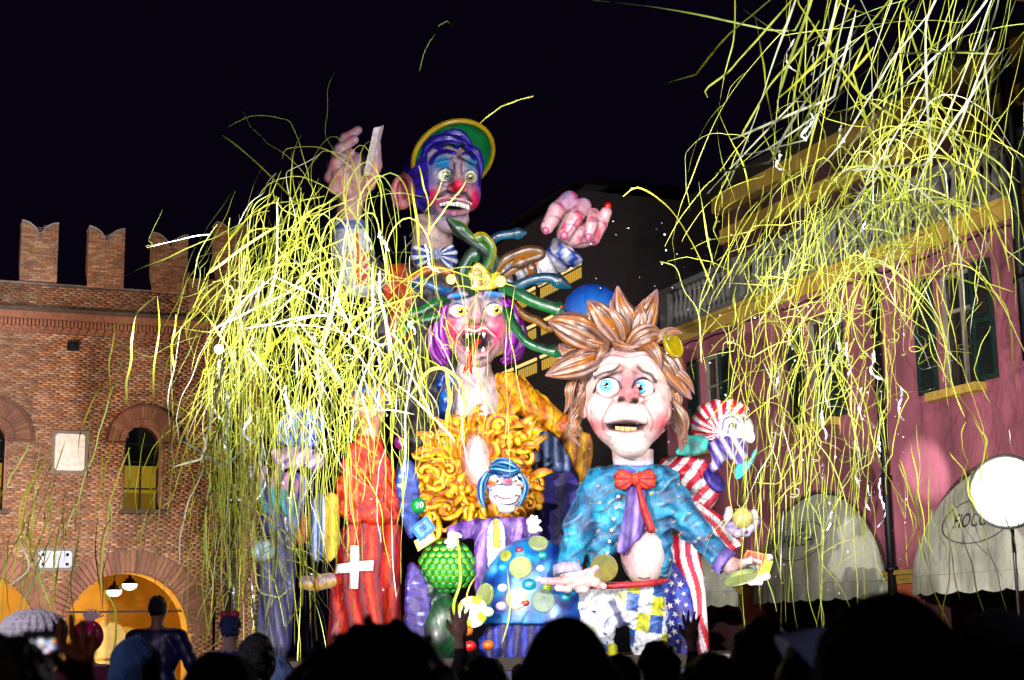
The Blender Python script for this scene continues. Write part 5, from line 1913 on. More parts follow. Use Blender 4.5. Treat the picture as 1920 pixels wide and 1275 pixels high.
# neck, chest and bare middle
body = union(10, rc((890, 670, 30), (888, 712, 34), 30, 36), ell((896, 745, 40), (52, 52, 40)), ell((870, 778, 30), (22, 22, 26)), ell((912, 780, 30), (22, 22, 26)), ell((905, 850, 40), (34, 80, 34)))
sculpt('body', f3, body, ((832, 968), (660, 930), (-14, 90)), 2.8, lambda u, v, w: mixc(mixc(np.tile(lin('#ead6d6'), (len(u), 1)), '#cf7a96', 0.8 * (blob(u, v, 888, 716, 18, 12) + blob(u, v, 892, 785, 6, 26) + blob(u, v, 872, 860, 14, 40))), '#c9b0bc', 0.4 * np.clip(wob(u, v, w, 22, 4), 0, 1)), PAPER, queen)


def flame(u, v, w, sc=9.0, sd=3):
    s = 1 - np.abs(np.sin((u * 0.9 - 0.25 * v) / sc + 1.5 * wob(u, v, w, 30, sd)))
    c = ramp(s, [(0, '#b8682a'), (0.2, '#d88a2c'), (0.5, '#ecaa3c'), (0.75, '#f0c85a'), (0.92, '#c87a4a'), (1, '#8a4a3a')])
    c = mixc(c, '#8a4a7a', 0.55 * np.clip(wob(u, v, w, 17, sd + 2) - 0.5, 0, 1))
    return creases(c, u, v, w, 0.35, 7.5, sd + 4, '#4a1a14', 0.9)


def flow(u, v, w):
    return 1.6 * np.abs(np.sin((u * 0.9 - 0.25 * v) / 9.0 + 1.5 * wob(u, v, w, 30, 3))) - 1 + 0.35 * wob(u, v, w, 7, 5)


robe = union(9, pillow([(925, 696), (960, 700), (990, 726), (1012, 770), (1040, 790), (1070, 784), (1090, 800), (1094, 830), (1060, 850), (1016, 850), (996, 806), (974, 760), (964, 820), (956, 880), (932, 860), (934, 780)], 34, 24, 16),
             *chain([(965, 725, 30), (1008, 770, 10), (1070, 810, 0)], [24, 26, 24]))
sculpt('robe', f3, folds(robe, 3.0, flow), ((910, 1110), (684, 900), (-40, 72)), 2.2, flame, ROBE, queen)
lrobe = union(9, pillow([(862, 700), (842, 716), (826, 770), (806, 800), (796, 850), (826, 862), (850, 810), (866, 760)], 40, 20, 14))
sculpt('robe', f3, folds(lrobe, 3.0, flow), ((784, 880), (690, 874), (4, 76)), 2.4, flame, ROBE, queen)
drape = folds(pillow([(1052, 792), (1100, 806), (1116, 836), (1108, 880), (1098, 930), (1086, 934), (1082, 880), (1060, 850)], -8, 12, 8), 2.4, lambda u, v, w: np.sin(u / 3.6 + v * 0.03))
sculpt('hanging_drape', f3, drape, ((1040, 1130), (780, 948), (-30, 14)), 2.2, lambda u, v, w: ramp(0.5 + 0.5 * np.sin(u / 3.6 + v * 0.03), [(0, '#9c5a14'), (0.5, '#d8902a'), (1, '#e8bc54')]), CLOTH, queen)
for poly, nm, cols, bx in (([(1000, 810), (1030, 806), (1072, 830), (1070, 886), (1000, 886)], 'striped_skirt', ('#2c3a70', '#6f86b8', '#b4c4dc'), ((990, 1084), (796, 896))),
                           ([(1004, 880), (1074, 878), (1098, 920), (1090, 960), (1096, 1010), (1060, 1060), (1002, 1060)], 'indigo_skirt', ('#17144a', '#25206e', '#332f88'), ((992, 1110), (866, 1056)))):
    sk = folds(pillow(poly, 12 if nm[0] == 's' else 18, 14, 8, False), 2.0 if nm[0] == 's' else 1.2, lambda u, v, w: np.sin(u / (2.8 if nm[0] == 's' else 6.5) + 0.6 * np.sin(v / 30)))
    sculpt(nm, f3, sk, (bx[0], bx[1], (-14, 44)), 2.2, lambda u, v, w, cols=cols, nm=nm: ramp(0.5 + 0.5 * np.sin(u / (2.8 if nm[0] == 's' else 6.5) + 0.6 * np.sin(v / 30)), [(0, cols[0]), (0.5, cols[1]), (1, cols[2])]), CLOTH, queen)
# blue gloved hand with goblet at her breast
gl = union(4, ell((838, 752, -6), (15, 24, 16)), *chain([(832, 738, -14), (826, 722, -18), (830, 706, -16)], [8, 8, 6]), *chain([(844, 735, -18), (846, 716, -22), (842, 700, -20)], [8, 8, 6]), *chain([(836, 770, -6), (832, 800, 6), (826, 840, 20)], [13, 13, 16]))
sculpt('blue_glove', f3, gl, ((806, 868), (690, 862), (-40, 42)), 2.0, lambda u, v, w: ramp(0.5 + 0.5 * wob(u, v, w, 11, 2), [(0, '#141c4c'), (0.5, '#24408c'), (1, '#4f78c0')]), GLOSS, queen)


# snakes: one part each, with red eyes and a pale belly
def snake(pts, r, cols, name='snake', mouth=True):
    pts = np.array(pts, float)
    k = len(pts)
    rad = [r * 1.1] + [r] * (k - 3) + [r * 1.35, r * 0.35]
    pts = np.vstack([pts[:-1], pts[-2] + (pts[-1] - pts[-2]) * 0.45, pts[-1:]])
    rad = [r] * (k - 2) + [r * 1.0, r * 1.35, r * 0.3]

    def colf(t, ph):
        x = 0.5 + 0.5 * np.cos(ph - 2.4)
        c = ramp(x, [(0, cols[0]), (0.6, cols[1]), (0.8, cols[2]), (1, cols[3])])
        sc = (np.sin(t * 140 * (k / 6)) * np.sin(ph * 7) > 0.55)
        return np.where(sc[:, None], c * 0.65, c)
    s = ribbon_tube(name, f3, pts, rad, colf, GLOSS, queen, n=20, sub=9, flat=0.85)
    d = pts[-1] - pts[-2]
    d /= np.linalg.norm(d)
    hp = pts[-2]
    nrm = np.array([-d[1], d[0], 0])
    if nrm[1] > 0:
        nrm = -nrm
    ball('snake_eye', f3, hp + nrm * r * 0.55 + np.array([0, 0, -r * 0.75]), r * 0.32, lambda u, v, w: np.tile(lin('#c83018'), (len(u), 1)), EYEM, s, 12, 8)
    return s


G = ('#0d3a1c', '#1c7a34', '#3aa04c', '#c9d27a')
T_ = ('#0c2a3a', '#1a5a74', '#2f86a0', '#8ac0c4')
YB = ('#3a2410', '#8a5a1c', '#c99a2c', '#e2c45a')
snake([(905, 500, 10), (912, 470, -6), (930, 446, -14), (958, 440, -18), (988, 437, -20)], 8.5, T_)
snake([(915, 520, 5), (925, 490, -10), (908, 470, -24), (880, 448, -30), (838, 412, -34)], 11, ('#07180c', '#0f3a1c', '#2a6a2a', '#b8702a'))
snake([(890, 520, 0), (912, 500, -14), (922, 470, -26), (908, 448, -30), (880, 452, -34)], 9, ('#1c4a1c', '#5a6a1c', '#d0a02a', '#e6c85a'))
snake([(925, 515, 5), (944, 490, -10), (975, 474, -18), (1000, 470, -20), (1014, 478, -18), (990, 488, -22), (958, 500, -24)], 9.5, YB)
snake([(930, 530, 6), (948, 516, -8), (972, 500, -16), (990, 496, -18), (1006, 516, -18)], 7, YB)
snake([(945, 545, 6), (970, 536, -12), (1000, 524, -22), (1030, 522, -26), (1070, 540, -26)], 9.5, T_)
snake([(940, 535, 8), (968, 548, -10), (1000, 566, -22), (1034, 578, -28), (1066, 588, -26)], 11.5, G)
snake([(950, 578, 20), (964, 610, 4), (990, 642, -10), (1024, 656, -16), (1064, 662, -16)], 9, ('#0d3a1c', '#1c7a44', '#2fa878', '#c9b26a'))
snake([(884, 548, 0), (872, 530, -22), (868, 508, -30), (880, 484, -26), (902, 470, -12)], 11, ('#0a2a12', '#14501f', '#2c8a3a', '#8ab04a'))
snake([(848, 548, 10), (826, 544, -6), (806, 536, -12), (792, 530, -14), (770, 536, -14)], 8, ('#1c3a6a', '#2f6aa0', '#d08a3a', '#e8b060'))
snake([(840, 560, 20), (812, 572, 4), (790, 584, -2), (770, 590, -6), (744, 612, -6)], 9, G)
snake([(836, 590, 26), (806, 598, 14), (776, 604, 8), (758, 622, 6), (742, 640, 6)], 8, G)
snake([(860, 530, 10), (840, 512, -4), (812, 506, -8), (786, 516, -10), (760, 540, -10)], 8, ('#6a3a10', '#b86a1c', '#d8a040', '#e8c47a'))
snake([(955, 560, 30), (985, 590, 30), (1010, 600, 30), (1030, 614, 30), (1050, 600, 30)], 8, ('#5a3a10', '#a8742c', '#d8b860', '#e8d49a'))

# ------------------------------------------------------------------ 4. gilded scrollwork before her
f4 = Fr(890, 880, 25.8)
gild = fig('gilded_scrollwork', f4, 890, 'heap of orange gold carved scrolls below the queen', 'ornament')


def gold_ramp(t, p, k=0.0):
    return mixc(ramp(0.5 + 0.5 * np.sin(p * 2 + k), [(0, '#a04a10'), (0.25, '#d8801c'), (0.6, '#ecac34'), (1, '#f4dc84')]), '#b0506a', 0.2 * np.clip(np.sin(t * 9 + k), 0, 1))


base = union(10, pillow([(796, 840), (850, 780), (940, 776), (984, 800), (1000, 880), (1012, 930), (990, 985), (900, 975), (800, 985), (772, 940), (776, 880)], 46, 30, 24))
gb = sculpt('gilded_mass', f4, cut(6, folds(base, 4.0, lambda u, v, w: np.sin(u / 7.0 + 2.5 * wob(u, v, w, 24, 7)) * np.cos(v / 8.0 + 2 * wob(u, v, w, 30, 8))), ell((893, 862, 0), (30, 56, 80))), ((752, 1030), (760, 1000), (0, 92)), 2.6, lambda u, v, w: flame(u, v, w, 6.0, 8), GOLDP, gild)
sr = random.Random(9)
scr = [(855, 798, 1, 26), (938, 796, -1, 30), (975, 820, 1, 22), (986, 860, -1, 26), (1000, 905, 1, 26), (992, 945, -1, 24), (820, 845, -1, 26), (800, 890, 1, 30), (826, 912, -1, 24), (796, 940, 1, 26), (842, 880, -1, 20), (860, 925, 1, 26), (838, 955, -1, 26), (880, 960, 1, 22), (810, 970, -1, 20), (940, 835, -1, 22), (960, 790, 1, 18), (955, 850, 1, 20), (1004, 930, 1, 16), (846, 905, 1, 18), (822, 868, 1, 18), (872, 942, 1, 18), (786, 915, -1, 18), (944, 872, -1, 16), (972, 960, 1, 22), ]
for (cu, cv, s_, R_) in scr:
    rot = sr.uniform(0, 6.28)
    turns = sr.uniform(1.3, 1.9)
    pts, rad = [], []
    for t in np.linspace(0, 1, 14):
        a = rot + s_ * turns * 2 * math.pi * t
        rr = R_ * 0.8 * (0.12 + 0.88 * t ** 1.2)
        pts.append((cu + rr * math.cos(a), cv + rr * math.sin(a) * 0.95, 12 - 10 * (1 - t) + 5 * t))
        rad.append(R_ * (0.15 + 0.08 * math.sin(t * math.pi)))
    rad[-1] = 0.5
    ribbon_tube('scroll', f4, pts, rad, lambda t, p, k=rot: gold_ramp(t, p, k), GOLDP, gild, n=12, sub=4)
for (cu, cv) in ((856, 792), (934, 800), (956, 820), (1010, 950), (800, 900), (846, 922)):
    ball('scroll_boss', f4, (cu, cv, -8), 7, '#e8c478', GOLDP, gild, 14, 10)
sculpt('bare_midriff', f4, union(8, ell((896, 864, 66), (34, 60, 30)), ell((884, 806, 66), (26, 30, 24))), ((845, 948), (760, 940), (24, 104)), 2.6, lambda u, v, w: mixc(np.tile(lin('#efdcda'), (len(u), 1)), '#cf7a8e', 0.7 * np.clip(np.hypot((u - 897) / 30, (v - 860) / 60) - 0.5, 0, 1)), PAPER, gild)
# flame-shaped leaves all over the mass
lr = random.Random(31)
GP = [(796, 840), (850, 780), (940, 776), (984, 800), (1000, 880), (1012, 930), (990, 985), (900, 975), (800, 985), (772, 940), (776, 880)]
k_ = 0
while k_ < 64:
    u_, v_ = lr.uniform(776, 1012), lr.uniform(780, 985)
    d_ = polyd(GP, np.array([[u_]]), np.array([[v_]]))[0, 0]
    if d_ > -4 or (abs(u_ - 895) < 12 and 830 < v_ < 900) or (abs(u_ - 945) < 44 and v_ > 866):
        continue
    a = math.atan2(v_ - 880, u_ - 893) + lr.uniform(-0.9, 0.9)
    L = lr.uniform(26, 48)
    bend = lr.uniform(-0.9, 0.9)
    w0_ = lr.uniform(-2, 8)
    p1 = (u_ + L * 0.5 * math.cos(a), v_ + L * 0.5 * math.sin(a))
    p2 = (p1[0] + L * 0.4 * math.cos(a + bend), p1[1] + L * 0.4 * math.sin(a + bend))
    p3 = (p2[0] + L * 0.25 * math.cos(a + 2.4 * bend), p2[1] + L * 0.25 * math.sin(a + 2.4 * bend))
    ribbon_tube('flame_leaf', f4, [(u_, v_, w0_ + 8), (*p1, w0_ - 2), (*p2, w0_ - 6), (*p3, w0_)], [3, lr.uniform(6, 9), 5, 0.8], lambda t, p, k=a: gold_ramp(t, p, k), GOLDP, gild, n=12, sub=5, flat=0.6)
    k_ += 1
# carved fan of leaves
for i in range(11):
    a = math.radians(-160 + i * 32)
    r0, r1 = 18, sr.uniform(34, 50)
    cu, cv = (866, 940) if i < 6 else (962, 800)
    ribbon_tube('carved_leaf', f4, [(cu + r0 * math.cos(a), cv + r0 * math.sin(a), 2), (cu + (r0 + r1) * 0.5 * math.cos(a + .12), cv + (r0 + r1) * 0.5 * math.sin(a + .12), -6), (cu + r1 * math.cos(a), cv + r1 * math.sin(a), 6)], [3, 8, 1.5], lambda t, p, k=i: gold_ramp(t, p, k), GOLDP, gild, n=14, sub=5, flat=0.6)

# ------------------------------------------------------------------ 5. the grinning jester
f5 = Fr(940, 960, 24.9)
jes = fig('jester', f5, 940, 'small grinning jester with blue hair, purple coat and yellow tie')


def jes_face(u, v, w):
    c = np.tile(lin('#e3e6ec'), (len(u), 1))
    f_ = np.clip((24 - w) / 16, 0, 1)
    hair = (v < 893 + 4 * np.sin(u / 4)) | (u < 917) & (v < 930) | (w > 12)
    c = mixc(c, '#2a4f96', hair * 1.0)
    c = mixc(c, '#b4cdea', 0.8 * np.clip(np.sin((v + 6 * np.sin(u / 9)) / 2.6) - 0.1, 0, 1) * hair)
    c = mixc(c, '#12224e', 0.7 * np.clip(-np.sin((v + 6 * np.sin(u / 9)) / 2.6) - 0.3, 0, 1) * hair)
    for cu, cv, ru, rv, col in ((924, 904, 8, 6, '#c6c23a'), (922, 908, 11, 6, '#c8502c'), (972, 912, 8, 7, '#c8502c'), (953, 903, 9, 7, '#c9506a'), (950, 896, 8, 3, '#2a4f96')):
        c = mixc(c, col, 0.95 * blob(u, v, cu, cv, ru, rv, 3) * f_)
    c = mixc(c, '#1c3a80', stroke(u, v, [(918, 893), (932, 888), (946, 896)], 2.0, 1.5) * f_)
    c = mixc(c, '#1c3a80', stroke(u, v, [(954, 896), (966, 888), (974, 898)], 2.0, 1.5) * f_)
    c = mixc(c, '#8a1c2c', stroke(u, v, [(921, 919), (934, 932), (952, 936), (966, 932), (976, 916)], 1.6, 1.2) * f_)
    c = mixc(c, '#5a6a90', stroke(u, v, [(919, 914), (935, 909), (954, 911), (977, 914)], 1.3, 1.2) * f_)
    c = mixc(c, '#4a3a6a', stroke(u, v, [(922, 926), (938, 942), (954, 946), (968, 940), (977, 924)], 1.3, 1.2) * f_)
    return c


jh = union(6, ell((945, 905, 24), (36, 40, 36)), ell((948, 926, 2), (32, 26, 30)), ell((952, 903, -26), (9, 8, 10)), ell((924, 910, -12), (12, 9, 12)), ell((972, 910, -12), (10, 9, 12)), rc((920, 892, -10), (944, 894, -18), 4, 5), rc((956, 894, -18), (974, 892, -8), 5, 4), ell((950, 954, 2), (16, 8, 16)))
jhd = sculpt('head', f5, jh, ((898, 992), (858, 970), (-46, 68)), 1.6, jes_face, PAPER, jes)
eye(f5, (930, 901, -14), (7, 6, 7), (2, 1), 3.5, ('#201008', '#804020'), jhd)
eye(f5, (965, 901, -14), (7, 6, 7), (1, 1), 3.5, ('#201008', '#804020'), jhd)
teeth(f5, [(922, 914, -20), (936, 912, -28), (952, 912, -32), (966, 912, -28), (976, 913, -20)], 6, 16, 8, jhd, '#f4f4f2', 'upper_teeth')
teeth(f5, [(930, 931, -20), (942, 936, -26), (956, 936, -27), (968, 931, -20)], 5, 9, 6, jhd, '#e6ecf2', 'lower_teeth')
for pts in ([(915, 885, 0), (904, 905, 6), (902, 930, 8), (908, 952, 8)], [(922, 872, 0), (940, 866, -8), (960, 872, -8), (976, 886, 0)], [(918, 878, -6), (936, 880, -20), (956, 884, -22), (974, 880, -12)], [(978, 890, 0), (984, 910, 4), (980, 930, 4), (972, 950, 2)]):
    ribbon_tube('hair_lock', f5, pts, [4, 8, 7, 2], lambda t, p: ramp(0.5 + 0.5 * np.sin(p * 5 + t * 3), [(0, '#10235c'), (0.5, '#2f62a8'), (0.8, '#4f9aa0'), (1, '#a9c8e8')]), GLOSS, jhd, n=24, sub=7, ridge=0.12, rk=6)
jc = union(7, pillow([(884, 980), (920, 968), (982, 970), (1000, 990), (984, 1020), (980, 1090), (944, 1130), (890, 1130), (886, 1060), (892, 1020)], 34, 24, 16), *chain([(890, 990, 30), (868, 995, 16), (850, 996, 2)], [18, 16, 13]), *chain([(980, 984, 30), (996, 1000, 14), (1006, 996, 4)], [16, 14, 11]))
sculpt('coat', f5, folds(jc, 1.4, lambda u, v, w: np.sin((u + 0.2 * v) / 5) + 0.5 * wob(u, v, w, 8, 4)), ((832, 1026), (955, 1136), (-18, 72)), 2.4, lambda u, v, w: mixc(ramp(0.5 + 0.45 * np.sin((u + 0.2 * v) / 5), [(0, '#33205a'), (0.5, '#6a4a94'), (1, '#a88cc4')]), '#c9b4dc', 0.6 * np.clip(wob(u, v, w, 6, 11) - 0.9, 0, 1) * 3) if False else creases(ramp(0.5 + 0.45 * np.sin((u + 0.2 * v) / 5), [(0, '#33205a'), (0.5, '#6a4a94'), (1, '#a88cc4')]), u, v, w, 0.2, 5.0, 8, '#1a0c34', 0.85), CLOTH, jes)
sculpt('shirt', f5, folds(pillow([(914, 974), (946, 972), (950, 1040), (942, 1076), (916, 1076), (912, 1030)], 6, 9, 7), 1.0, lambda u, v, w: np.sin(v / 3.0 + u * 0.1)), ((902, 960), (964, 1086), (-10, 24)), 2.0, lambda u, v, w: ramp(0.5 + 0.5 * np.sin(v / 3.0 + u * 0.1), [(0, '#8f9cc0'), (0.5, '#dfe3ec'), (1, '#eef0f4')]), CLOTH, jes)
sculpt('tie', f5, pillow([(924, 972), (936, 972), (934, 984), (940, 1022), (932, 1028), (922, 1022), (926, 984)], -6, 4, 4), ((914, 948), (964, 1034), (-16, 4)), 1.6, lambda u, v, w: ramp(0.5 + 0.5 * np.sin(u / 2.0), [(0, '#b08a1c'), (1, '#e8cc4a')]), CLOTH, jes)
for cx_, cy_, s_ in ((850, 1004, -1), (1000, 990, 1)):
    pr = [ell((cx_, cy_, -4), (11, 12, 10))]
    for i, a in enumerate((-2.3, -1.85, -1.45, -1.0, 0.1)):
        a_ = a if s_ > 0 else math.pi - a
        if s_ < 0:
            a_ = -a
        l = (18, 22, 21, 17, 14)[i]
        pr += chain([(cx_ + 7 * math.cos(a_), cy_ + 8 * math.sin(a_), -6), (cx_ + l * 0.7 * math.cos(a_), cy_ + l * 0.75 * math.sin(a_), -10), (cx_ + l * math.cos(a_ + .15), cy_ + l * math.sin(a_ + .15), -14)], [5, 4.4, 3.6])
    sculpt('glove', f5, union(2.5, *pr), ((cx_ - 32, cx_ + 32), (cy_ - 34, cy_ + 34), (-26, 14)), 1.7, '#e9e7ee', PAPER, jes)

# ------------------------------------------------------------------ 6. the tall clown with the visor
f6 = Fr(840, 360, 29.0)
clown = fig('visor_clown', f6, 820, 'tallest clown with dark moustache, blue eye paint and green visor cap')


def clown_face(u, v, w):
    c = np.tile(lin('#c4b0b4'), (len(u), 1))
    c = mixc(c, '#9a8478', 0.5 * np.clip(wob(u, v, w, 30, 5), 0, 1))
    f_ = np.clip((46 - w) / 24, 0, 1)
    for cu, cv, ru, rv, col, m in ((832, 306, 26, 15, '#2a86c4', .95), (886, 306, 16, 16, '#3c96c0', .85), (824, 345, 12, 8, '#3a3a90', .6), (888, 346, 14, 8, '#3a3a90', .6),
                                   (810, 366, 20, 16, '#d8384e', .9), (892, 374, 12, 24, '#e0304e', .9), (858, 350, 16, 14, '#e0304a', .95), (856, 300, 12, 28, '#c8a89c', .7), (842, 410, 26, 14, '#8f86b0', .6), (818, 392, 10, 12, '#4a5a9a', .6), (902, 340, 10, 40, '#3a48a8', .8), (806, 330, 10, 30, '#4a56b0', .7), (858, 300, 10, 20, '#b09ac0', .5)):
        c = mixc(c, col, m * blob(u, v, cu, cv, ru, rv, 2.6) * f_)
    for pts, wd, col, m in (([(808, 306), (818, 291), (834, 284), (852, 288)], 4.6, '#2a2690', 1), ([(870, 290), (880, 288), (888, 298)], 4, '#2a2690', 1),
                            ([(818, 330), (828, 317), (842, 316), (850, 328)], 1.8, '#2c1c40', .9), ([(872, 330), (880, 319), (890, 324), (893, 334)], 1.8, '#2c1c40', .9),
                            ([(820, 336), (836, 341), (850, 333)], 1.4, '#5a4a6a', .8), ([(822, 344), (838, 350), (852, 342)], 1.2, '#5a3a6a', .8),
                            ([(846, 296), (852, 312), (853, 328)], 1.5, '#7a3a5a', .8), ([(868, 298), (864, 314), (866, 328)], 1.5, '#7a3a5a', .8),
                            ([(822, 368), (838, 360), (856, 366), (872, 364), (882, 376)], 4.4, '#2a2430', .95),
                            ([(806, 378), (800, 392), (806, 410)], 1.6, '#7a3a5a', .6), ([(896, 392), (888, 408), (876, 420)], 1.6, '#c84a6a', .7)):
        c = mixc(c, col, m * stroke(u, v, pts, wd, 2.0) * f_)
    inner = blob(u, v, 850, 385, 30, 11, 6, 4)
    c = mixc(c, '#c83a58', np.clip(blob(u, v, 850, 384, 35, 16, 6, 4) - inner, 0, 1) * f_)
    c = mixc(c, '#ecdce0', stroke(u, v, [(818, 374), (836, 370), (854, 372), (872, 375), (884, 382)], 1.3, 1.2) * f_)
    c = mixc(c, '#10080e', inner * (w < 50))
    # painted hair line, sideburn and back of the head
    ln = 276 + 4 * np.sin(u / 5.0) + 0.0007 * (u - 850) ** 2 * 6
    h = (v < ln) | ((u < 802 + (v - 300) * 0.05) & (v < 396)) | ((u > 897) & (v < 350))
    hc = ramp(0.5 + 0.5 * np.sin((u * 0.6 + v) / 3.2 + wob(u, v, w, 16, 6) * 2), [(0, '#1c1858'), (0.5, '#39309a'), (1, '#5f57b8')])
    c = np.where(h[:, None], hc, c)
    return c


ch = cut(3, union(10, ell((828, 330, 62), (76, 78, 82)), ell((848, 345, 20), (54, 62, 52)), ell((846, 412, 14), (34, 26, 34)), ell((818, 364, 4), (20, 22, 24)), ell((884, 370, 10), (16, 24, 24)), ell((848, 386, -14), (34, 22, 26))),
         ell((834, 329, -30), (19, 13, 16)), ell((881, 331, -20), (14, 14, 18)), ell((850, 385, -36), (30, 10, 32)))
ch = union(5, ch, rc((858, 312, -26), (860, 346, -48), 7, 12), ell((848, 354, -34), (9, 8, 9)), ell((870, 355, -34), (8, 8, 9)), rc((814, 300, -14), (850, 290, -30), 6, 7), rc((870, 292, -28), (890, 304, -12), 6, 5),
           *chain([(820, 377, -26), (850, 373, -38), (882, 382, -22)], [4, 5, 4]), *chain([(824, 392, -24), (850, 398, -36), (876, 396, -22)], [4, 6, 4]),
           cut(3, ell((752, 360, 60), (22, 34, 12)), ell((750, 356, 46), (13, 23, 11))), rc((756, 346, 54), (762, 372, 54), 4, 5))
chd = sculpt('head', f6, ch, ((722, 912), (230, 446), (-68, 150)), 2.1, lambda u, v, w: np.where((u < 778)[:, None] & (np.hypot((u - 752) / 26, (v - 360) / 38) < 1)[:, None], mixc(np.tile(lin('#d8969a'), (len(u), 1)), '#8a3a4a', stroke(u, v, [(745, 378), (744, 350), (756, 336), (764, 350), (758, 372)], 2, 2)), clown_face(u, v, w)), PAPER, clown)
eye(f6, (835, 329, -12), (17, 12.5, 15), (3, 0), 9, ('#1c2c2a', '#7a9a8a'), chd)
eye(f6, (882, 332, -6), (12, 12.5, 14), (1, 1), 8.5, ('#2c2c10', '#9a9a4a'), chd)
teeth(f6, [(824, 378, -24), (838, 376, -32), (852, 377, -34), (866, 380, -30), (880, 385, -20)], 6, 9, 9, chd, '#f2efe8', 'upper_teeth')
# hair volume
for pts in ([(790, 300, 10), (806, 270, -6), (836, 260, -16), (866, 268, -12)], [(800, 278, 10), (830, 254, 0), (862, 254, 0), (888, 280, 8)], [(780, 306, 20), (788, 278, 10), (812, 252, 4), (846, 246, 6)], [(784, 306, 30), (779, 334, 24), (784, 362, 24), (788, 392, 26)], [(872, 272, 6), (890, 286, 6), (897, 306, 10), (900, 334, 16)]):
    ribbon_tube('hair_lock', f6, pts, [5, 11, 10, 4], lambda t, p: ramp(0.5 + 0.5 * np.sin(p * 5 + 5 * t), [(0, '#1a1650'), (0.5, '#362e90'), (0.9, '#544cb0'), (1, '#8a88d0')]), GLOSS, chd, n=26, sub=7, ridge=0.1, rk=8)
# visor cap
vc = thing('_', (0, 0, 0), 'x', 'x') if False else None
axv = np.array([0.30, 0.55, -0.78])
V, F = lathe((850, 294, 26), axv, [(80, -4), (83, -3), (84, 1), (81, 5), (76, 5), (75, 0), (60, -3), (6, -4)], 56)
d_ = np.linalg.norm(np.cross(V - np.array([850, 294, 26]), axv / np.linalg.norm(axv)), axis=1)
ang = V[:, 0]
vis = obj('visor', f6.w(V), F, GLOSS, clown, np.where((d_ > 66)[:, None] & (np.arange(len(V)) // 56 < 5)[:, None], lin('#b89a3a'), lin('#0f7a3a')))
V, F = lathe((846, 306, 40), axv, [(66, 0), (68, -20), (60, -44), (40, -62), (8, -70)], 40)
obj('cap_crown', f6.w(V), F, CLOTH, clown, lin('#0f5a30'))
# neck, bow tie, jacket
sculpt('neck', f6, union(5, rc((812, 420, 50), (808, 480, 56), 38, 40)), ((758, 862), (400, 510), (-4, 110)), 3, skin(9, '#b8a29c', '#8a6a66'), PAPER, clown)
bt = folds(union(4, pillow([(818, 470), (790, 456), (770, 462), (772, 494), (790, 500), (818, 484)], -4, 13, 10), pillow([(820, 470), (840, 458), (856, 462), (858, 500), (842, 508), (820, 484)], -4, 13, 10), ell((819, 477, -14), (9, 11, 10))), 1.4, lambda u, v, w: np.sin(np.arctan2(v - 477, u - 819) * 14))
sculpt('bow_tie', f6, bt, ((760, 868), (446, 516), (-34, 18)), 2.0, lambda u, v, w: np.where((np.sin(np.arctan2(v - 477, u - 819) * 14) > -0.1)[:, None], lin('#2c3c84'), lin('#d5dae6')), CLOTH, clown)
jk = union(14, pillow([(748, 500), (800, 484), (850, 500), (900, 520), (930, 560), (920, 700), (900, 900), (760, 900), (700, 700), (690, 560), (712, 520)], 80, 46, 30), *chain([(720, 540, 60), (676, 520, 40), (664, 480, 24)], [44, 36, 30]))
sculpt('jacket', f6, folds(jk, 2.4, lambda u, v, w: np.sin((u + v * 0.3) / 8) + wob(u, v, w, 14, 5)), ((628, 945), (465, 905), (-20, 150)), 4.0,
       lambda u, v, w: mixc(mixc(np.tile(lin('#20141c'), (len(u), 1)), '#c8481c', ((np.abs(u - 745) < 22 + 6 * np.sin(v / 14)) | (u < 690)) * (v < 640) * 0.9), '#d8d4dc', (np.floor((u + v) / 9) % 2 == 0) * (u < 692) * (v < 545) * 0.8), CLOTH, clown)
slv = folds(union(10, *chain([(890, 545, 70), (950, 520, 40), (1010, 505, 16), (1056, 482, 6)], [34, 30, 28, 26])), 2.0, lambda u, v, w: np.sin((u * 0.9 - v * 0.5) / 4.5) + 0.5 * wob(u, v, w, 12, 3))


def slv_col(u, v, w):
    c = np.tile(lin('#e2dfe6'), (len(u), 1))
    c = mixc(c, '#3a4f9a', (stroke(u, v, [(1020, 450), (1045, 470), (1080, 500)], 15, 8)))
    c = mixc(c, '#2a2640', 0.9 * np.clip(np.sin((u * 0.9 - v * 0.5) / 4.5) - 0.7, 0, 1) * 3)
    c = mixc(c, '#d8742c', 0.9 * (stroke(u, v, [(990, 520), (1012, 480)], 4, 3)))
    c = mixc(c, '#141018', stroke(u, v, [(968, 490), (962, 510), (972, 540)], 4, 2))
    return c


sculpt('sleeve', f6, slv, ((850, 1100), (440, 590), (-30, 112)), 2.6, slv_col, CLOTH, clown)
V, F = lathe((1062, 474, 4), (0.55, -0.75, -0.1), [(30, -14), (34, -8), (36, 8), (30, 12)], 30)
obj('cuff', f6.w(V), F, CLOTH, clown, np.where((np.sin(np.arange(len(V)) * 1.3) > 0.2)[:, None], lin('#dfe2ee'), lin('#3a55a8')))


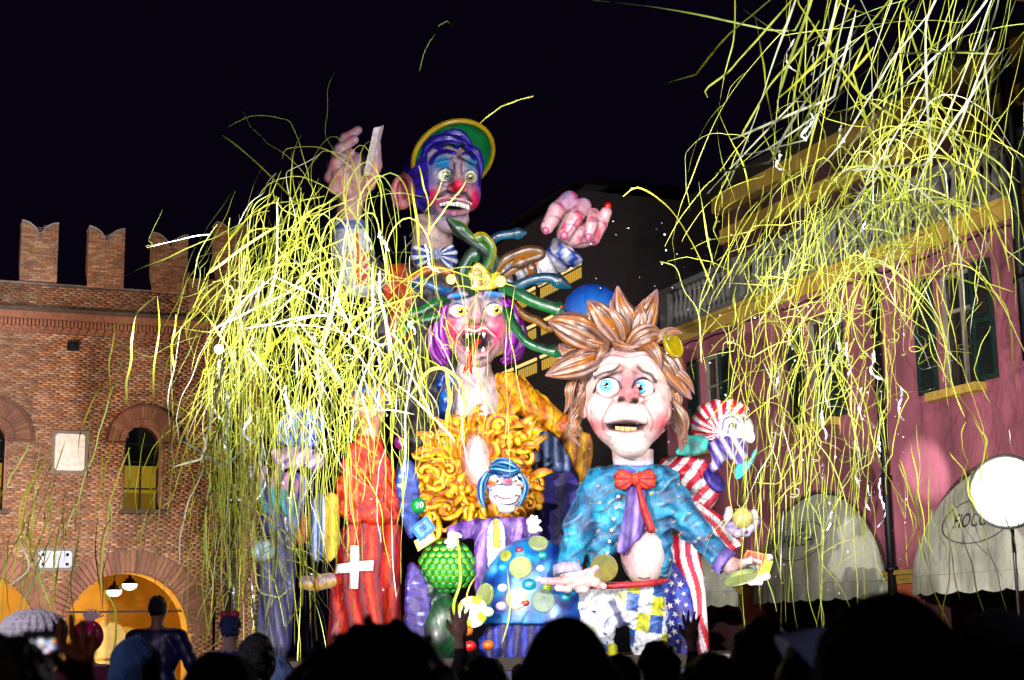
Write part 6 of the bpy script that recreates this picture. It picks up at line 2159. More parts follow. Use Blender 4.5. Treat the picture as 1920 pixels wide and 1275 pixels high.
def hand_col(u, v, w):
    c = mixc(np.tile(lin('#d9b0b4'), (len(u), 1)), '#8a7ab0', 0.75 * np.clip((400 - v) / 40, 0, 1))
    c = mixc(c, '#c8506a', 0.7 * np.clip(wob(u, v, w, 12, 4), 0, 1))
    for pts in ([(1038, 378), (1050, 384), (1062, 396)], [(1030, 404), (1042, 406), (1052, 414)], [(1072, 398), (1084, 396), (1094, 404)], [(1062, 420), (1072, 420), (1080, 428)], [(1100, 414), (1114, 414)], [(1118, 412), (1136, 420)], [(1050, 448), (1066, 430), (1080, 410)], [(1090, 450), (1096, 430)], [(1070, 466), (1090, 456), (1116, 454)]):
        c = mixc(c, '#6a3a66', 0.8 * stroke(u, v, pts, 1.4, 1.4))
    return mixc(c, '#4a3a6a', 0.6 * np.clip(wob(u, v, w, 5, 6) - 0.9, 0, 1) * 4)


fist = union(2.0, union(7, ell((1086, 440, 2), (42, 26, 30)), ell((1066, 404, 10), (36, 34, 24))), union(2, *chain([(1068, 374, -4), (1042, 394, -26), (1024, 426, -36)], [17, 15.5, 12.5])), union(2, *chain([(1094, 386, -8), (1076, 408, -36), (1058, 436, -44)], [15.5, 14.5, 12])),
             union(2, *chain([(1114, 402, -8), (1107, 420, -36), (1101, 440, -40)], [12, 11.5, 10])), union(3, *chain([(1112, 446, -8), (1126, 420, -16), (1136, 398, -18)], [15, 13, 11])))
fst = sculpt('hand', f6, fist, ((1000, 1158), (348, 476), (-66, 46)), 1.9, hand_col, PAPER, clown)
for c_, r_ in (((1021, 431, -46), (7, 8, 5)), ((1055, 440, -54), (7.5, 9, 5)), ((1100, 443, -48), (6, 8, 4))):
    ball('fingernail', f6, c_, r_, '#c07a90', GLOSS, fst, 14, 10)
ball('red_nail', f6, (1140, 386, -14), (7, 7, 7), '#c81c18', GLOSS, fst, 14, 10)
# raised hand with a folded paper
rh = union(5, ell((672, 330, 10), (32, 44, 26)), *chain([(660, 360, 20), (652, 400, 26), (650, 440, 30)], [26, 24, 26]), *chain([(648, 320, 0), (634, 290, -14), (650, 262, -22), (674, 246, -22)], [12, 11, 10, 8]), *chain([(644, 334, -4), (626, 310, -20), (640, 282, -30), (668, 264, -32)], [12, 11, 10, 8]),
           *chain([(642, 348, -6), (622, 332, -24), (632, 306, -36), (662, 288, -40)], [12, 11, 10, 8]), *chain([(646, 362, -6), (628, 352, -26), (636, 328, -38), (660, 312, -42)], [11, 10, 9, 7]), *chain([(690, 345, -4), (704, 310, -10), (706, 272, -8)], [15, 13, 10]))
sculpt('hand', f6, rh, ((604, 728), (232, 470), (-58, 62)), 2.1, lambda u, v, w: mixc(hand_col(u, v + 60, w), '#d8b09a', 0.4 * np.ones(len(u))), PAPER, clown)
V = np.array([(690, 330, -30), (714, 240, -34), (720, 236, -10), (698, 330, -8), (684, 326, -30), (704, 242, -36)], float)
obj('folded_paper', f6.w(np.vstack([V, V + [1.5, 0.5, 2]])), [[0, 1, 2, 3], [4, 5, 1, 0], [9, 8, 7, 6], [6, 7, 11, 10], [0, 3, 9, 6], [1, 7, 8, 2], [2, 8, 9, 3], [4, 0, 6, 10], [5, 11, 7, 1], [4, 10, 11, 5]], CLOTH, clown, lin('#e2d4d6'), False)
lsl = folds(union(6, *chain([(650, 425, 30), (655, 470, 32), (676, 530, 40)], [32, 36, 40])), 2.0, lambda u, v, w: np.sin(v / 5.0 + u * .05))
sculpt('sleeve', f6, lsl, ((604, 724), (398, 560), (-16, 90)), 2.8, lambda u, v, w: mixc(mixc(np.tile(lin('#dcdde6'), (len(u), 1)), '#3a55a8', (v < 428) * 0.8), '#d8642c', stroke(u, v, [(668, 440), (672, 480), (668, 530)], 4, 2)), CLOTH, clown)

# ------------------------------------------------------------------ 7. figure with the red cape, white cross and striped sleeve
f7 = Fr(660, 980, 25.3)
red = fig('red_caped_figure', f7, 680, 'figure in a long red cape bearing a white cross')


def redc(u, v, w):
    s = np.sin((u + 6 * np.sin(v / 40)) / 5.0 + 0.7 * wob(u, v, w, 30, 3))
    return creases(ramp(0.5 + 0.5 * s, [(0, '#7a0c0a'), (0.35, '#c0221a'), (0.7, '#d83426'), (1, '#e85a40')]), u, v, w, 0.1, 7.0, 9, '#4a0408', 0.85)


def rfold(u, v, w):
    return np.sin((u + 6 * np.sin(v / 40)) / 5.0 + 0.7 * wob(u, v, w, 30, 3))


cape = folds(pillow([(632, 984), (700, 974), (756, 976), (757, 1060), (754, 1120), (760, 1260), (612, 1260), (618, 1160), (624, 1080), (628, 1030)], lambda u, v: 30 + ((u - 690) / 70.0) ** 2 * 22, 14, 10), 2.6, rfold)
sculpt('cape', f7, cape, ((600, 775), (962, 1248), (4, 88)), 2.4, redc, CLOTH, red)
mant = folds(union(8, pillow([(640, 870), (660, 820), (690, 808), (715, 820), (735, 880), (752, 940), (752, 980), (700, 984), (640, 978), (625, 920)], 30, 28, 18), pillow([(630, 915), (612, 930), (575, 950), (545, 1000), (520, 1030), (540, 1030), (580, 1010), (630, 985)], 24, 12, 8)), 2.2, lambda u, v, w: wob(u, v, w, 8, 4) + np.sin((u - v) / 7))
sculpt('mantle', f7, mant, ((508, 770), (796, 1046), (-12, 76)), 2.4, lambda u, v, w: ramp(0.5 + 0.4 * wob(u, v, w, 9, 5), [(0, '#9a1a0c'), (0.4, '#d03018'), (0.8, '#e04c28'), (1, '#ee8a3a')]), CLOTH, red)
# the white cross, raised on the cape
cp = [(657, 1022), (674, 1023), (674, 1052), (702, 1050), (701, 1070), (674, 1071), (673, 1104), (656, 1104), (657, 1074), (629, 1076), (632, 1058), (657, 1054)]
sculpt('white_cross', f7, pillow(cp, lambda u, v: 9 + ((u - 690) / 70.0) ** 2 * 22, 4, 2, False), ((622, 710), (1014, 1112), (-2, 40)), 1.5, '#ffffff', PAPER, red)
for j, (u0, col) in enumerate(((596, ('#20347c', '#4f6ab8', '#c4d0ea')), (620, ('#b89014', '#d8b82a', '#efe08a')))):
    poly = [(u0 - 10, 925), (u0 + 12, 922), (u0 + 18, 960), (u0 + 14, 1050), (u0 - 12, 1056), (u0 - 14, 980)]
    sculpt('striped_sleeve', f7, folds(pillow(poly, 2, 10, 8), 1.4, lambda u, v, w: np.sin(u / 2.6)), ((u0 - 24, u0 + 28), (912, 1066), (-16, 20)), 2.0, lambda u, v, w, col=col: ramp(0.5 + 0.5 * np.sin(u / 2.6), [(0, col[0]), (0.5, col[1]), (1, col[2])]), CLOTH, red)
hh = union(6, ell((690, 770, 30), (30, 36, 30)), rc((690, 800, 30), (690, 830, 34), 18, 24))
sculpt('head', f7, hh, ((648, 732), (724, 850), (-6, 70)), 2.6, skin(14, '#c9a08a', '#9a5a4a'), PAPER, red)
sculpt('cap', f7, folds(union(6, ell((690, 745, 30), (46, 20, 40)), ell((690, 732, 30), (34, 18, 32))), 1.6, lambda u, v, w: np.sin(np.arctan2(w - 30, u - 690) * 9)), ((636, 744), (706, 772), (-18, 78)), 2.4, lambda u, v, w: np.where((np.sin(np.arctan2(w - 30, u - 690) * 9) > 0)[:, None], lin('#2a4a9a'), lin('#d88a24')), CLOTH, red)

# ------------------------------------------------------------------ 8. blue hooded figure at the left end, claw hand and medallion
f8 = Fr(550, 900, 24.6)
blue = fig('blue_hooded_figure', f8, 560, 'blue and lilac hooded figure with teal claws at the left end')
hood = folds(union(8, ell((566, 806, 24), (40, 42, 36)), pillow([(512, 800), (530, 770), (560, 760), (596, 770), (604, 830), (570, 846), (524, 840)], 14, 18, 12)), 2.0, lambda u, v, w: np.sin(np.arctan2(v - 840, u - 556) * 14))
sculpt('hood', f8, hood, ((496, 620), (746, 862), (-22, 72)), 2.2, lambda u, v, w: ramp(0.5 + 0.5 * np.sin(np.arctan2(v - 840, u - 556) * 14), [(0, '#141c66'), (0.5, '#2f4fae'), (1, '#86a8e0')]), CLOTH, blue)
fc = union(6, ell((556, 858, 0), (46, 22, 28)), rc((516, 850, -14), (530, 872, -16), 10, 10), ell((590, 866, -6), (18, 14, 18)))
sculpt('face', f8, folds(fc, 1.6, lambda u, v, w: np.sin((u + v) / 5)), ((498, 616), (830, 890), (-38, 36)), 2.0, lambda u, v, w: ramp(0.5 + 0.5 * np.sin((u + v) / 5 + wob(u, v, w, 16, 2)), [(0, '#6a4a86'), (0.5, '#c49ac4'), (1, '#e8d6e2')]), PAPER, blue)
bd = folds(pillow([(500, 890), (560, 880), (580, 900), (572, 950), (556, 1000), (552, 1260), (482, 1260), (486, 1000), (492, 920)], 26, 24, 16), 2.0, lambda u, v, w: np.sin((u - 0.2 * v) / 5))
sculpt('gown', f8, bd, ((470, 595), (868, 1240), (-8, 62)), 2.8, lambda u, v, w: ramp(0.5 + 0.5 * np.sin((u - 0.2 * v) / 5), [(0, '#20206a'), (0.5, '#4a50a8'), (1, '#a0a0d8')]) * np.where(v > 990, 0.35, 1.0)[:, None], CLOTH, blue)
for i, (a, b) in enumerate((((490, 905), (498, 960)), ((512, 912), (520, 966)), ((532, 918), (534, 966)), ((550, 930), (548, 975)))):
    ribbon_tube('claw_finger', f8, [(a[0] + 8, a[1] - 30, -10), (a[0], a[1], -22), ((a[0] + b[0]) / 2 - 2, (a[1] + b[1]) / 2, -28), (b[0] + 4, b[1], -20)], [6, 7, 6, 1.5], lambda t, p: ramp(t, [(0, '#c090b0'), (0.3, '#c090b0'), (0.4, '#1c8a9a'), (1, '#4ac0c8')]), GLOSS, blue, n=12, sub=6)
med = thing('clock_medallion', f8.w(np.array([[496, 1058, -20]]))[0], 'oval pale blue dial in a dark rim hanging below the claws', 'dial')
V, F = lathe((496, 1030, -20), (0.35, 0.1, -1), [(25, -4), (27, 0), (26, 4), (22, 4), (21, 2)], 36, (0.78, 1.0))
obj('rim', f8.w(V), F, GOLDP, med, lin('#7a7868'))
V, F = lathe((496, 1030, -20), (0.35, 0.1, -1), [(22, 1), (21.5, 3), (10, 4), (0.5, 4.4)], 36, (0.78, 1.0))
obj('dial', f8.w(V), F, GLOSS, med, lin('#b4cbd6'))
ribbon_tube('hanging_chain', f8, [(500, 960, -10), (496, 985, -16), (496, 1004, -18)], [2, 2, 2], '#9a8a4a', GOLDP, med, n=8)
tray = thing('painted_roll', f8.w(np.array([[600, 1105, 0]]))[0], 'cream painted paper roll left of the red cape', 'roll')
ribbon_tube('paper_roll', f8, [(566, 1092, 10), (590, 1094, 4), (614, 1090, 4), (628, 1088, 10)], [12, 15, 15, 13], lambda t, p: ramp(0.5 + 0.5 * np.sin(p * 3), [(0, '#a88a9a'), (0.6, '#e0cfc0'), (1, '#e0b060')]), CLOTH, tray, n=18)
ribbon_tube('roll_band', f8, [(594, 1094, 4), (600, 1094, 4)], [16.5, 16.5], '#c08a3a', CLOTH, tray, n=18)

# ------------------------------------------------------------------ 9. green scaly creature
f9 = Fr(838, 1060, 24.8)
drg = fig('scaly_creature', f9, 838, 'round green body covered with shiny overlapping scales', 'creature')
sculpt('body', f9, union(10, ell((838, 1060, 40), (54, 52, 44)), ell((830, 1180, 44), (48, 66, 40)), rc((800, 1110, 40), (770, 1160, 30), 24, 14)), ((746, 900), (1000, 1240), (-10, 92)), 3.2, lambda u, v, w: ramp(0.5 + 0.4 * wob(u, v, w, 16, 3), [(0, '#04180a'), (0.5, '#0c3a18'), (1, '#165a24')]), GLOSS, drg)
th = np.linspace(0, math.pi / 2, 6)
V, F = lathe((0, 0, 0), (0, 0, 1), [(1.0 * math.cos(a) + 1e-3, 0.62 * math.sin(a)) for a in th], 14)
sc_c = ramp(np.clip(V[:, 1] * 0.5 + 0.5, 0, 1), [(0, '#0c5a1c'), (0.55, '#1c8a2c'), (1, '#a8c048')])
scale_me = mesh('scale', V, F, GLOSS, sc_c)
basis = np.column_stack([f9.ex, f9.dn, f9.r])
for r_ in range(9):
    for c_ in range(-6, 7):
        v_ = 1016 + r_ * 11.5
        u_ = 838 + c_ * 14.0 + (7 if r_ % 2 else 0)
        x, y = (u_ - 838) / 54, (v_ - 1060) / 52
        if x * x + y * y > 0.97:
            continue
        z = -math.sqrt(1 - x * x - y * y)
        n_ = np.array([x / 54, y / 52, z / 44])
        n_ /= np.linalg.norm(n_)
        nw = basis @ n_
        tv_ = basis @ np.array([0, 1.0, 0])
        tv_ = tv_ - nw * (tv_ @ nw)
        tv_ /= np.linalg.norm(tv_)
        rot = np.column_stack([np.cross(tv_, nw), tv_, nw])
        s_ = 8.8 * f9.M * (0.75 + 0.25 * (1 - y * y))
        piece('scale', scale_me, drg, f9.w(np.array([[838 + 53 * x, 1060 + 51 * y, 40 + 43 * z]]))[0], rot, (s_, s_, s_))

# ------------------------------------------------------------------ 10. the blue jewelled dome
f10 = Fr(985, 1100, 24.2)
dome_ = fig('jewelled_dome', f10, 985, 'midnight blue dome studded with olive discs and bright gems', 'dome')


def dome_col(u, v, w):
    c = ramp(0.5 + 0.4 * wob(u, v, w, 22, 5), [(0, '#1a1850'), (0.5, '#1f3c80'), (1, '#2f6fa8')])
    r = np.random.default_rng(8)
    for i in range(34):
        cu, cv, rr = r.uniform(890, 1080), r.uniform(1015, 1165), r.uniform(7, 14)
        c = mixc(c, ('#5aa4cc', '#8ab8dc', '#2f86b4', '#6a94d0')[i % 4], 0.85 * blob(u, v, cu, cv, rr, rr * 1.2, 3))
    return c


sculpt('dome', f10, union(14, ell((1000, 1170, 70), (112, 165, 70)), ell((1060, 1100, 70), (40, 70, 50))), ((880, 1120), (1000, 1170), (-8, 150)), 3.0, dome_col, GLOSS, dome_)
sculpt('dome_fringe', f10, folds(pillow([(894, 1160), (1120, 1160), (1120, 1260), (900, 1260)], 40, 24, 12), 2.2, lambda u, v, w: np.sin(u / 4.2)), ((880, 1134), (1150, 1235), (4, 76)), 2.8, lambda u, v, w: ramp(0.5 + 0.5 * np.sin(u / 4.2), [(0, '#120e40'), (0.6, '#2a2278'), (1, '#4a58b0')]), CLOTH, dome_)


def dome_at(u, v):
    x, y = (u - 1000) / 112, (v - 1170) / 165
    z = -math.sqrt(max(0.02, 1 - x * x - y * y))
    n_ = np.array([x / 112, y / 165, z / 70])
    return (u, v, 70 + 70 * z), n_ / np.linalg.norm(n_)


for u_, v_, r_, col in ((976, 1064, 22, ('#8f9a6a', '#98a274')), (908, 1116, 23, ('#8f9a62', '#a0a878')), (950, 1022, 0, 0), (968, 1122, 20, ('#b0aa6a', '#8f9450')), (1018, 1126, 22, ('#7a8a78', '#708270')), (1010, 1018, 19, ('#8f9a78', '#84906c')), (948, 1042, 12, ('#a6a868', '#8f9450'))):
    if not r_:
        continue
    c_, n_ = dome_at(u_, v_)
    coin(f10, c_, r_, n_, dome_, col, 'olive_disc', th=3)
for u_, v_, r_, col in ((974, 1031, 8, '#8a1c2c'), (1017, 1042, 10, '#1c8a84'), (942, 1064, 9, '#2f9ab0'), (992, 1096, 14, '#2a8aa0'), (1026, 1102, 9, '#9ac02c'), (985, 1130, 8, '#a8301c'), (942, 1102, 10, '#c4d4ec'), (940, 1136, 11, '#c9b8dc'), (1014, 1066, 9, '#b4cce8'), (1060, 1120, 10, '#2f9ab0'), (1010, 1086, 7, '#c4d4ec')):
    c_, n_ = dome_at(u_, v_)
    ball('gem', f10, c_, (r_, r_ * 0.8, r_ * 0.6), col, GLOSS, dome_, 16, 10)

# casino chip, sweets, notes and number balls about the figures
ch_ = thing('casino_chip', f10.w(np.array([[888, 1175, -40]]))[0], 'large green and white casino chip above the crowd', 'chip')
V, F = lathe((887, 1146, -36), (0.12, 0.05, -1), [(27, -5), (29, -3), (29, 3), (27, 5), (16, 5), (15, 7), (2, 7)], 48)
an = np.arctan2(V[:, 1] - 1146, V[:, 0] - 887)
rr_ = np.hypot(V[:, 0] - 887, V[:, 1] - 1146)
obj('chip_disc', f10.w(V), F, GLOSS, ch_, np.where(((np.floor(an / 0.785) % 2 == 0) & (rr_ > 15.5))[:, None], lin('#a8c02c'), lin('#e9ece6')), False)
ball('chip_hub', f10, (887, 1146, -43), (10, 10, 4), '#f2f4f6', GLOSS, ch_, 20, 10)
for u_, v_, r_, col, lab in ((878, 1180, 11, '#d8762c', 'orange sweet just below the casino chip'), (883, 1208, 12, '#c8241c', 'red sweet under the orange one by the chip'), (917, 1206, 11, '#d8761c', 'orange sweet to the right of the red one'), (916, 1146, 11, '#dfe0c0', 'cream sweet right of the casino chip')):
    ball('round_sweet', f10, (u_, v_, -40), (r_, r_ * 0.85, r_ * 0.8), col, GLOSS, None, 20, 14, label=lab, cat='sweet', group='sweets by the chip')
f11 = Fr(790, 990, 24.6)
for i, (p4, col, lab) in enumerate((([(768, 990), (800, 966), (818, 990), (788, 1016)], '#4a76b8', 'blue banknote with number fifty beside the scaly creature'), ([(776, 1014), (812, 994), (818, 1012), (784, 1034)], '#c8b27a', 'tan banknote lying under the blue one'))):
    q = np.array([(a, b, -10 + 6 * i + (2 if k_ % 2 else -2)) for k_, (a, b) in enumerate(p4)], float)
    bn = thing('banknote', f11.w(q.mean(0)[None])[0], lab, 'banknote', 'banknotes')
    V = np.vstack([q + [0, 0, 2], q])
    obj('note_sheet', f11.w(V), [[0, 1, 2, 3], [7, 6, 5, 4], [4, 5, 1, 0], [5, 6, 2, 1], [6, 7, 3, 2], [7, 4, 0, 3]], CLOTH, bn, lin(col), False)
    c_ = q.mean(0)
    q2 = c_ + (q - c_) * 0.7 - [0, 0, 1.2]
    obj('note_panel', f11.w(q2), [[3, 2, 1, 0]], CLOTH, bn, lin(('#7fa4d8', '#dcd0a4')[i]), False)
    if i == 0:
        tv, tf = text_mesh('50', 13)
        ex_ = (q[1] - q[0]) / np.linalg.norm(q[1] - q[0])
        ey_ = (q[0] - q[3]) / np.linalg.norm(q[0] - q[3])
        obj('note_number', f11.w(c_ - [0, 0, 2.6] + ex_ * tv[:, :1] + ey_ * tv[:, 1:2]), tf, CLOTH, bn, lin('#1c3470'), False)
for u_, v_, r_, col, tx, lab in ((784, 948, 15, '#1f8a44', '10', 'green ball marked ten beside the gold scrolls'), (752, 830, 14, '#6a2a5a', '3', 'dark plum ball marked three above the red cape')):
    b = thing('number_ball', f11.w(np.array([[u_, v_ + r_, -12]]))[0], lab, 'ball', 'number balls')
    ball('ball_body', f11, (u_, v_, -12), r_, col, GLOSS, b, 24, 16)
    tv, tf = text_mesh(tx, r_ * 1.1)
    q = np.column_stack([u_ + 2 + tv[:, 0], v_ - tv[:, 1], -12 - np.sqrt(np.maximum(4, (r_ + 0.6) ** 2 - (tv[:, 0] + 2) ** 2 - tv[:, 1] ** 2))])
    obj('number', f11.w(q), tf, CLOTH, b, lin('#e8ecd8'), False)
# violet backdrop panels between the figures
for (poly, w0, lab, col) in (([(738, 880), (772, 850), (790, 930), (780, 1010), (764, 1010), (748, 960)], 30, 'glittering blue painted screen between red cape and gold scrolls', ('#1c2a6a', '#3f5aa8')), ([(758, 1050), (790, 1060), (812, 1130), (820, 1260), (762, 1260)], 40, 'violet painted screen between red cape and scaly creature', ('#241a4a', '#4a3a8a'))):
    sculpt('folding_screen', f11, folds(pillow(poly, w0, 10, 8), 1.4, lambda u, v, w: wob(u, v, w, 7, 3)), ((730, 834), (840, 1240), (w0 - 18, w0 + 18)), 2.8, lambda u, v, w, col=col: ramp(0.5 + 0.4 * wob(u, v, w, 8, 6), [(0, col[0]), (0.8, col[1]), (1, '#b8c4e8')]), CLOTH, None, label=lab, cat='screen', group='painted screens')
# ================================================================== the crowd
class Up:
    """upright frame on the ground, centimetres: u right, v down, w away, turned about z"""

    def __init__(s, x, y, rz=0.0, z=0.0):
        s.O = np.array([x, y, z])
        c, n = math.cos(rz), math.sin(rz)
        s.ex, s.r, s.dn, s.M = np.array([c, n, 0]), np.array([-n, c, 0]), np.array([0, 0, -1.0]), 0.01
        s.u0 = s.v0 = 0.0

    w = Fr.w


SKIN = painted('skin', 0.55, 0.0, 6.0, 0.1, 0.1)
WOOL = painted('woollen_cloth', 0.9, 0.0, 30.0, 0.25, 0.8)
LEATH = painted('leather', 0.42, 0.05, 9.0, 0.2, 0.25)
def thin_cloth(name):
    m, n, l, b = mat_base(name)
    at = n.new('ShaderNodeVertexColor'); at.layer_name = 'Col'
    l.new(at.outputs['Color'], b.inputs['Base Color'])
    t = n.new('ShaderNodeBsdfTranslucent'); l.new(at.outputs['Color'], t.inputs['Color'])
    mx = n.new('ShaderNodeMixShader'); mx.inputs['Fac'].default_value = 0.7
    l.new(b.outputs['BSDF'], mx.inputs[1]); l.new(t.outputs['BSDF'], mx.inputs[2])
    l.new(mx.outputs['Shader'], n['Material Output'].inputs['Surface'])
    return m


THIN = thin_cloth('thin_satin')
HAIRM = painted('hair', 0.5, 0.0, 25.0, 0.35, 0.8)


def person(u, vtop, Y, label, coat='#15151c', hair='#0e0b0a', skinc='#b98a72', turn=0.0, wide=1.0, h=2.0, style='short', lift=0.0, arms=None, mat=WOOL, facing=math.pi, trouser='#101018', scale=1.0, hairp=2.0, group='crowd in front of the float'):
    """standing person seen from behind; the head top sits at pixel (u, vtop) at distance Y"""
    top = P(u, vtop, Y)
    H = (top[2] - lift) * 100 - hairp
    fr = Up(top[0], top[1], turn, lift)
    s = scale
    hc = -(H - 11.5 * s)
    sh = hc + 26 * s
    hip = hc + 78 * s
    wd = wide
    pr = [ell((0, hc, 0), (7.6 * s, 11.4 * s, 9.4 * s)), ell((0, hc + 4 * s, 3.5 * s), (5.6 * s, 8 * s, 6.5 * s)), rc((0, hc + 8 * s, -1), (0, sh - 4 * s, -2), 5.4 * s, 6.2 * s), ell((0, hc + 2 * s, 10.4 * s), (1.4 * s, 2.6 * s, 2 * s)),
          ell((-7.8 * s, hc + 1 * s, 0), (1.2, 3.2 * s, 2 * s)), ell((7.8 * s, hc + 1 * s, 0), (1.2, 3.2 * s, 2 * s)),
          rc((-15 * s * wd, sh, -2), (15 * s * wd, sh, -2), 7.5 * s, 7.5 * s), ell((0, sh + 18 * s, -1), (19 * s * wd, 27 * s, 12.5 * s)), ell((0, hip - 6 * s, -1), (17 * s * wd, 20 * s, 12 * s))]
    low = [rc((-9 * s, hip, 0), (-10 * s, hip + 44 * s, 1), 9.5 * s, 6.5 * s), rc((9 * s, hip, 0), (10 * s, hip + 44 * s, 1), 9.5 * s, 6.5 * s),
           rc((-10 * s, hip + 44 * s, 1), (-11 * s, -6, -1), 6.5 * s, 4.6 * s), rc((10 * s, hip + 44 * s, 1), (11 * s, -6, -1), 6.5 * s, 4.6 * s), rc((-11 * s, -4, -3), (-12 * s, -3.6, 13), 4.4, 3.8), rc((11 * s, -4, -3), (12 * s, -3.6, 13), 4.4, 3.8)]
    if hip + 44 * s > -8:
        low = [rc((-9 * s, hip, 0), (-10 * s, min(hip + 30 * s, -8), 4), 9 * s, 6 * s), rc((9 * s, hip, 0), (10 * s, min(hip + 30 * s, -8), 4), 9 * s, 6 * s)]
    A = arms or 'down'
    if A == 'down':
        for g in (-1, 1):
            pr += chain([(g * 19 * s * wd, sh + 2, -2), (g * 24 * s * wd, sh + 28 * s, -2), (g * 21 * s * wd, sh + 50 * s, 9)], [7.4 * s, 6.2 * s, 4.6 * s])
            pr += [ell((g * 20 * s * wd, sh + 57 * s, 12), (3.6, 7.5, 4.5))]
    elif A == 'braced':
        for g in (-1, 1):
            pr += chain([(g * 19 * s * wd, sh + 2, -2), (g * 28 * s * wd, sh + 26 * s, 0), (g * 30 * s * wd, sh + 50 * s, 10)], [8.4 * s, 7 * s, 5 * s])
            pr += [ell((g * 30 * s * wd, sh + 57 * s, 13), (4, 7, 5))]
    elif A == 'raised':
        pr += chain([(-19 * s, sh + 2, -2), (-24 * s, sh + 28 * s, -2), (-21 * s, sh + 50 * s, 9)], [7.4 * s, 6.2 * s, 4.6 * s])
        pr += chain([(19 * s, sh + 2, -2), (27 * s, sh + 6 * s, 14), (24 * s, sh - 30 * s, 22)], [7.4 * s, 6.2 * s, 4.2 * s])
    f = union(3.0, *(pr + low))
    yb = hc - 14 * s
    ww = 44 * s * wd

    def colf(q_u, q_v, q_w):
        c = np.tile(lin(coat), (len(q_u), 1))
        c = np.where((q_v > hip + 4)[:, None], lin(trouser), c)
        c = np.where((q_v > -10)[:, None], lin('#0a0908'), c)
        c = c * (1 + 0.18 * wob(q_u, q_v, q_w, 7, 3))[:, None]
        sk = (q_v < sh - 6 * s) | ((q_v > sh + 51 * s) & (np.abs(q_u) > 14 * s * wd) & (q_v < hip + 8)) if A != 'raised' else (q_v < sh - 10 * s) & (np.abs(q_u) < 12 * s)
        c = np.where(sk[:, None], lin(skinc), c)
        # eyes, brows, mouth on the far side
        fc = q_w > 6.5 * s
        for g in (-1, 1):
            c = mixc(c, '#1a1210', blob(q_u, q_v, g * 3.2 * s, hc, 1.5, 0.9, 4) * fc)
        c = mixc(c, '#8a3c38', blob(q_u, q_v, 0, hc + 6 * s, 2.4, 0.8, 4) * fc)
        return c
    body = sculpt('person', fr, folds(f, 0.45, lambda a, b, c: np.where(b > sh, wob(a, b, c, 5, 4) + 0.5 * np.sin((b + 0.7 * a) / 2.6), 0)), ((-ww, ww), (yb, 2), (-22, 26)), h, colf, mat, None, label=label, cat='person', group=group)
    hh = max(0.9, h * 0.55)
    if style == 'short':
        hr = cut(1.0, folds(ell((0, hc - 2 * s, -1.5 * s), (8.6 * s, 11.4 * s, 10.6 * s)), 0.7, lambda a, b, c: wob(a, b, c, 1.6, 2)), ell((0, hc + 9 * s, 8 * s), (9 * s, 14 * s, 9 * s)))
        sculpt('hair', fr, hr, ((-12 * s, 12 * s), (hc - 17 * s, hc + 12 * s), (-15 * s, 14 * s)), hh, hair, HAIRM, body)
    elif style == 'curly':
        R_ = 15.0 * s
        hr = folds(union(3, ell((0, hc - 1 * s, -2 * s), (R_, R_ * 0.98, R_)), ell((0, hc + 12 * s, -4 * s), (R_ * 0.9, 12 * s, R_ * 0.8))), 1.2, lambda a, b, c: wob(a, b, c, 2.2, 2) + 0.6 * wob(a, b, c, 1.0, 5))
        sculpt('hair', fr, cut(1, hr, ell((0, hc + 5, 16 * s), (7.5, 12, 9))), ((-20 * s, 20 * s), (hc - 20 * s, hc + 28 * s), (-21 * s, 17 * s)), hh, hair, HAIRM, body)
    elif style == 'hood':
        hr = folds(cut(1.5, union(4, ell((0, hc - 0.5 * s, -2 * s), (11 * s, 13.2 * s, 13 * s)), ell((0, sh - 4 * s, -6 * s), (14 * s, 9 * s, 9 * s))), ell((0, hc + 4 * s, 13 * s), (8 * s, 11 * s, 8 * s))), 0.45, lambda a, b, c: np.sin((b + 0.6 * a) / 2.1) + wob(a, b, c, 4, 3))
        sculpt('hood', fr, hr, ((-17 * s, 17 * s), (hc - 16 * s, sh + 8 * s), (-18 * s, 14 * s)), hh, lambda a, b, c: np.tile(lin(hair), (len(a), 1)) * (1 + 0.25 * wob(a, b, c, 3, 4))[:, None], WOOL, body)
    return body, fr, hc, s


def knit_hat(body, fr, hc, s, col, lean=0.0, puff=1.0):
    f = folds(union(3, ell((lean, hc - 5 * s, -2 * s), (12.5 * s * puff, 9.5 * s, 12 * s)), ell((0, hc - 1 * s, -1 * s), (9.6 * s, 7 * s, 10.6 * s))), 0.35, lambda a, b, c: np.sin(np.arctan2(c + 2, a - lean) * 22))
    hat_ = sculpt('knitted_hat', fr, f, ((-22 * s, 22 * s), (hc - 20 * s, hc + 9 * s), (-19 * s, 16 * s)), 0.8, lambda a, b, c: np.tile(lin(col), (len(a), 1)) * (1 + 0.12 * np.sin(b * 3))[:, None], WOOL, body)
    V, F = lathe((0, hc - 0.5 * s, -1 * s), (0, 1, 0), [(9.6 * s, -2.4), (10.8 * s, -2), (11 * s, 2), (9.8 * s, 2.4)], 32, (1, 1.06))
    obj('hat_cuff', fr.w(V), F, WOOL, body, lin(col))
    return hat_


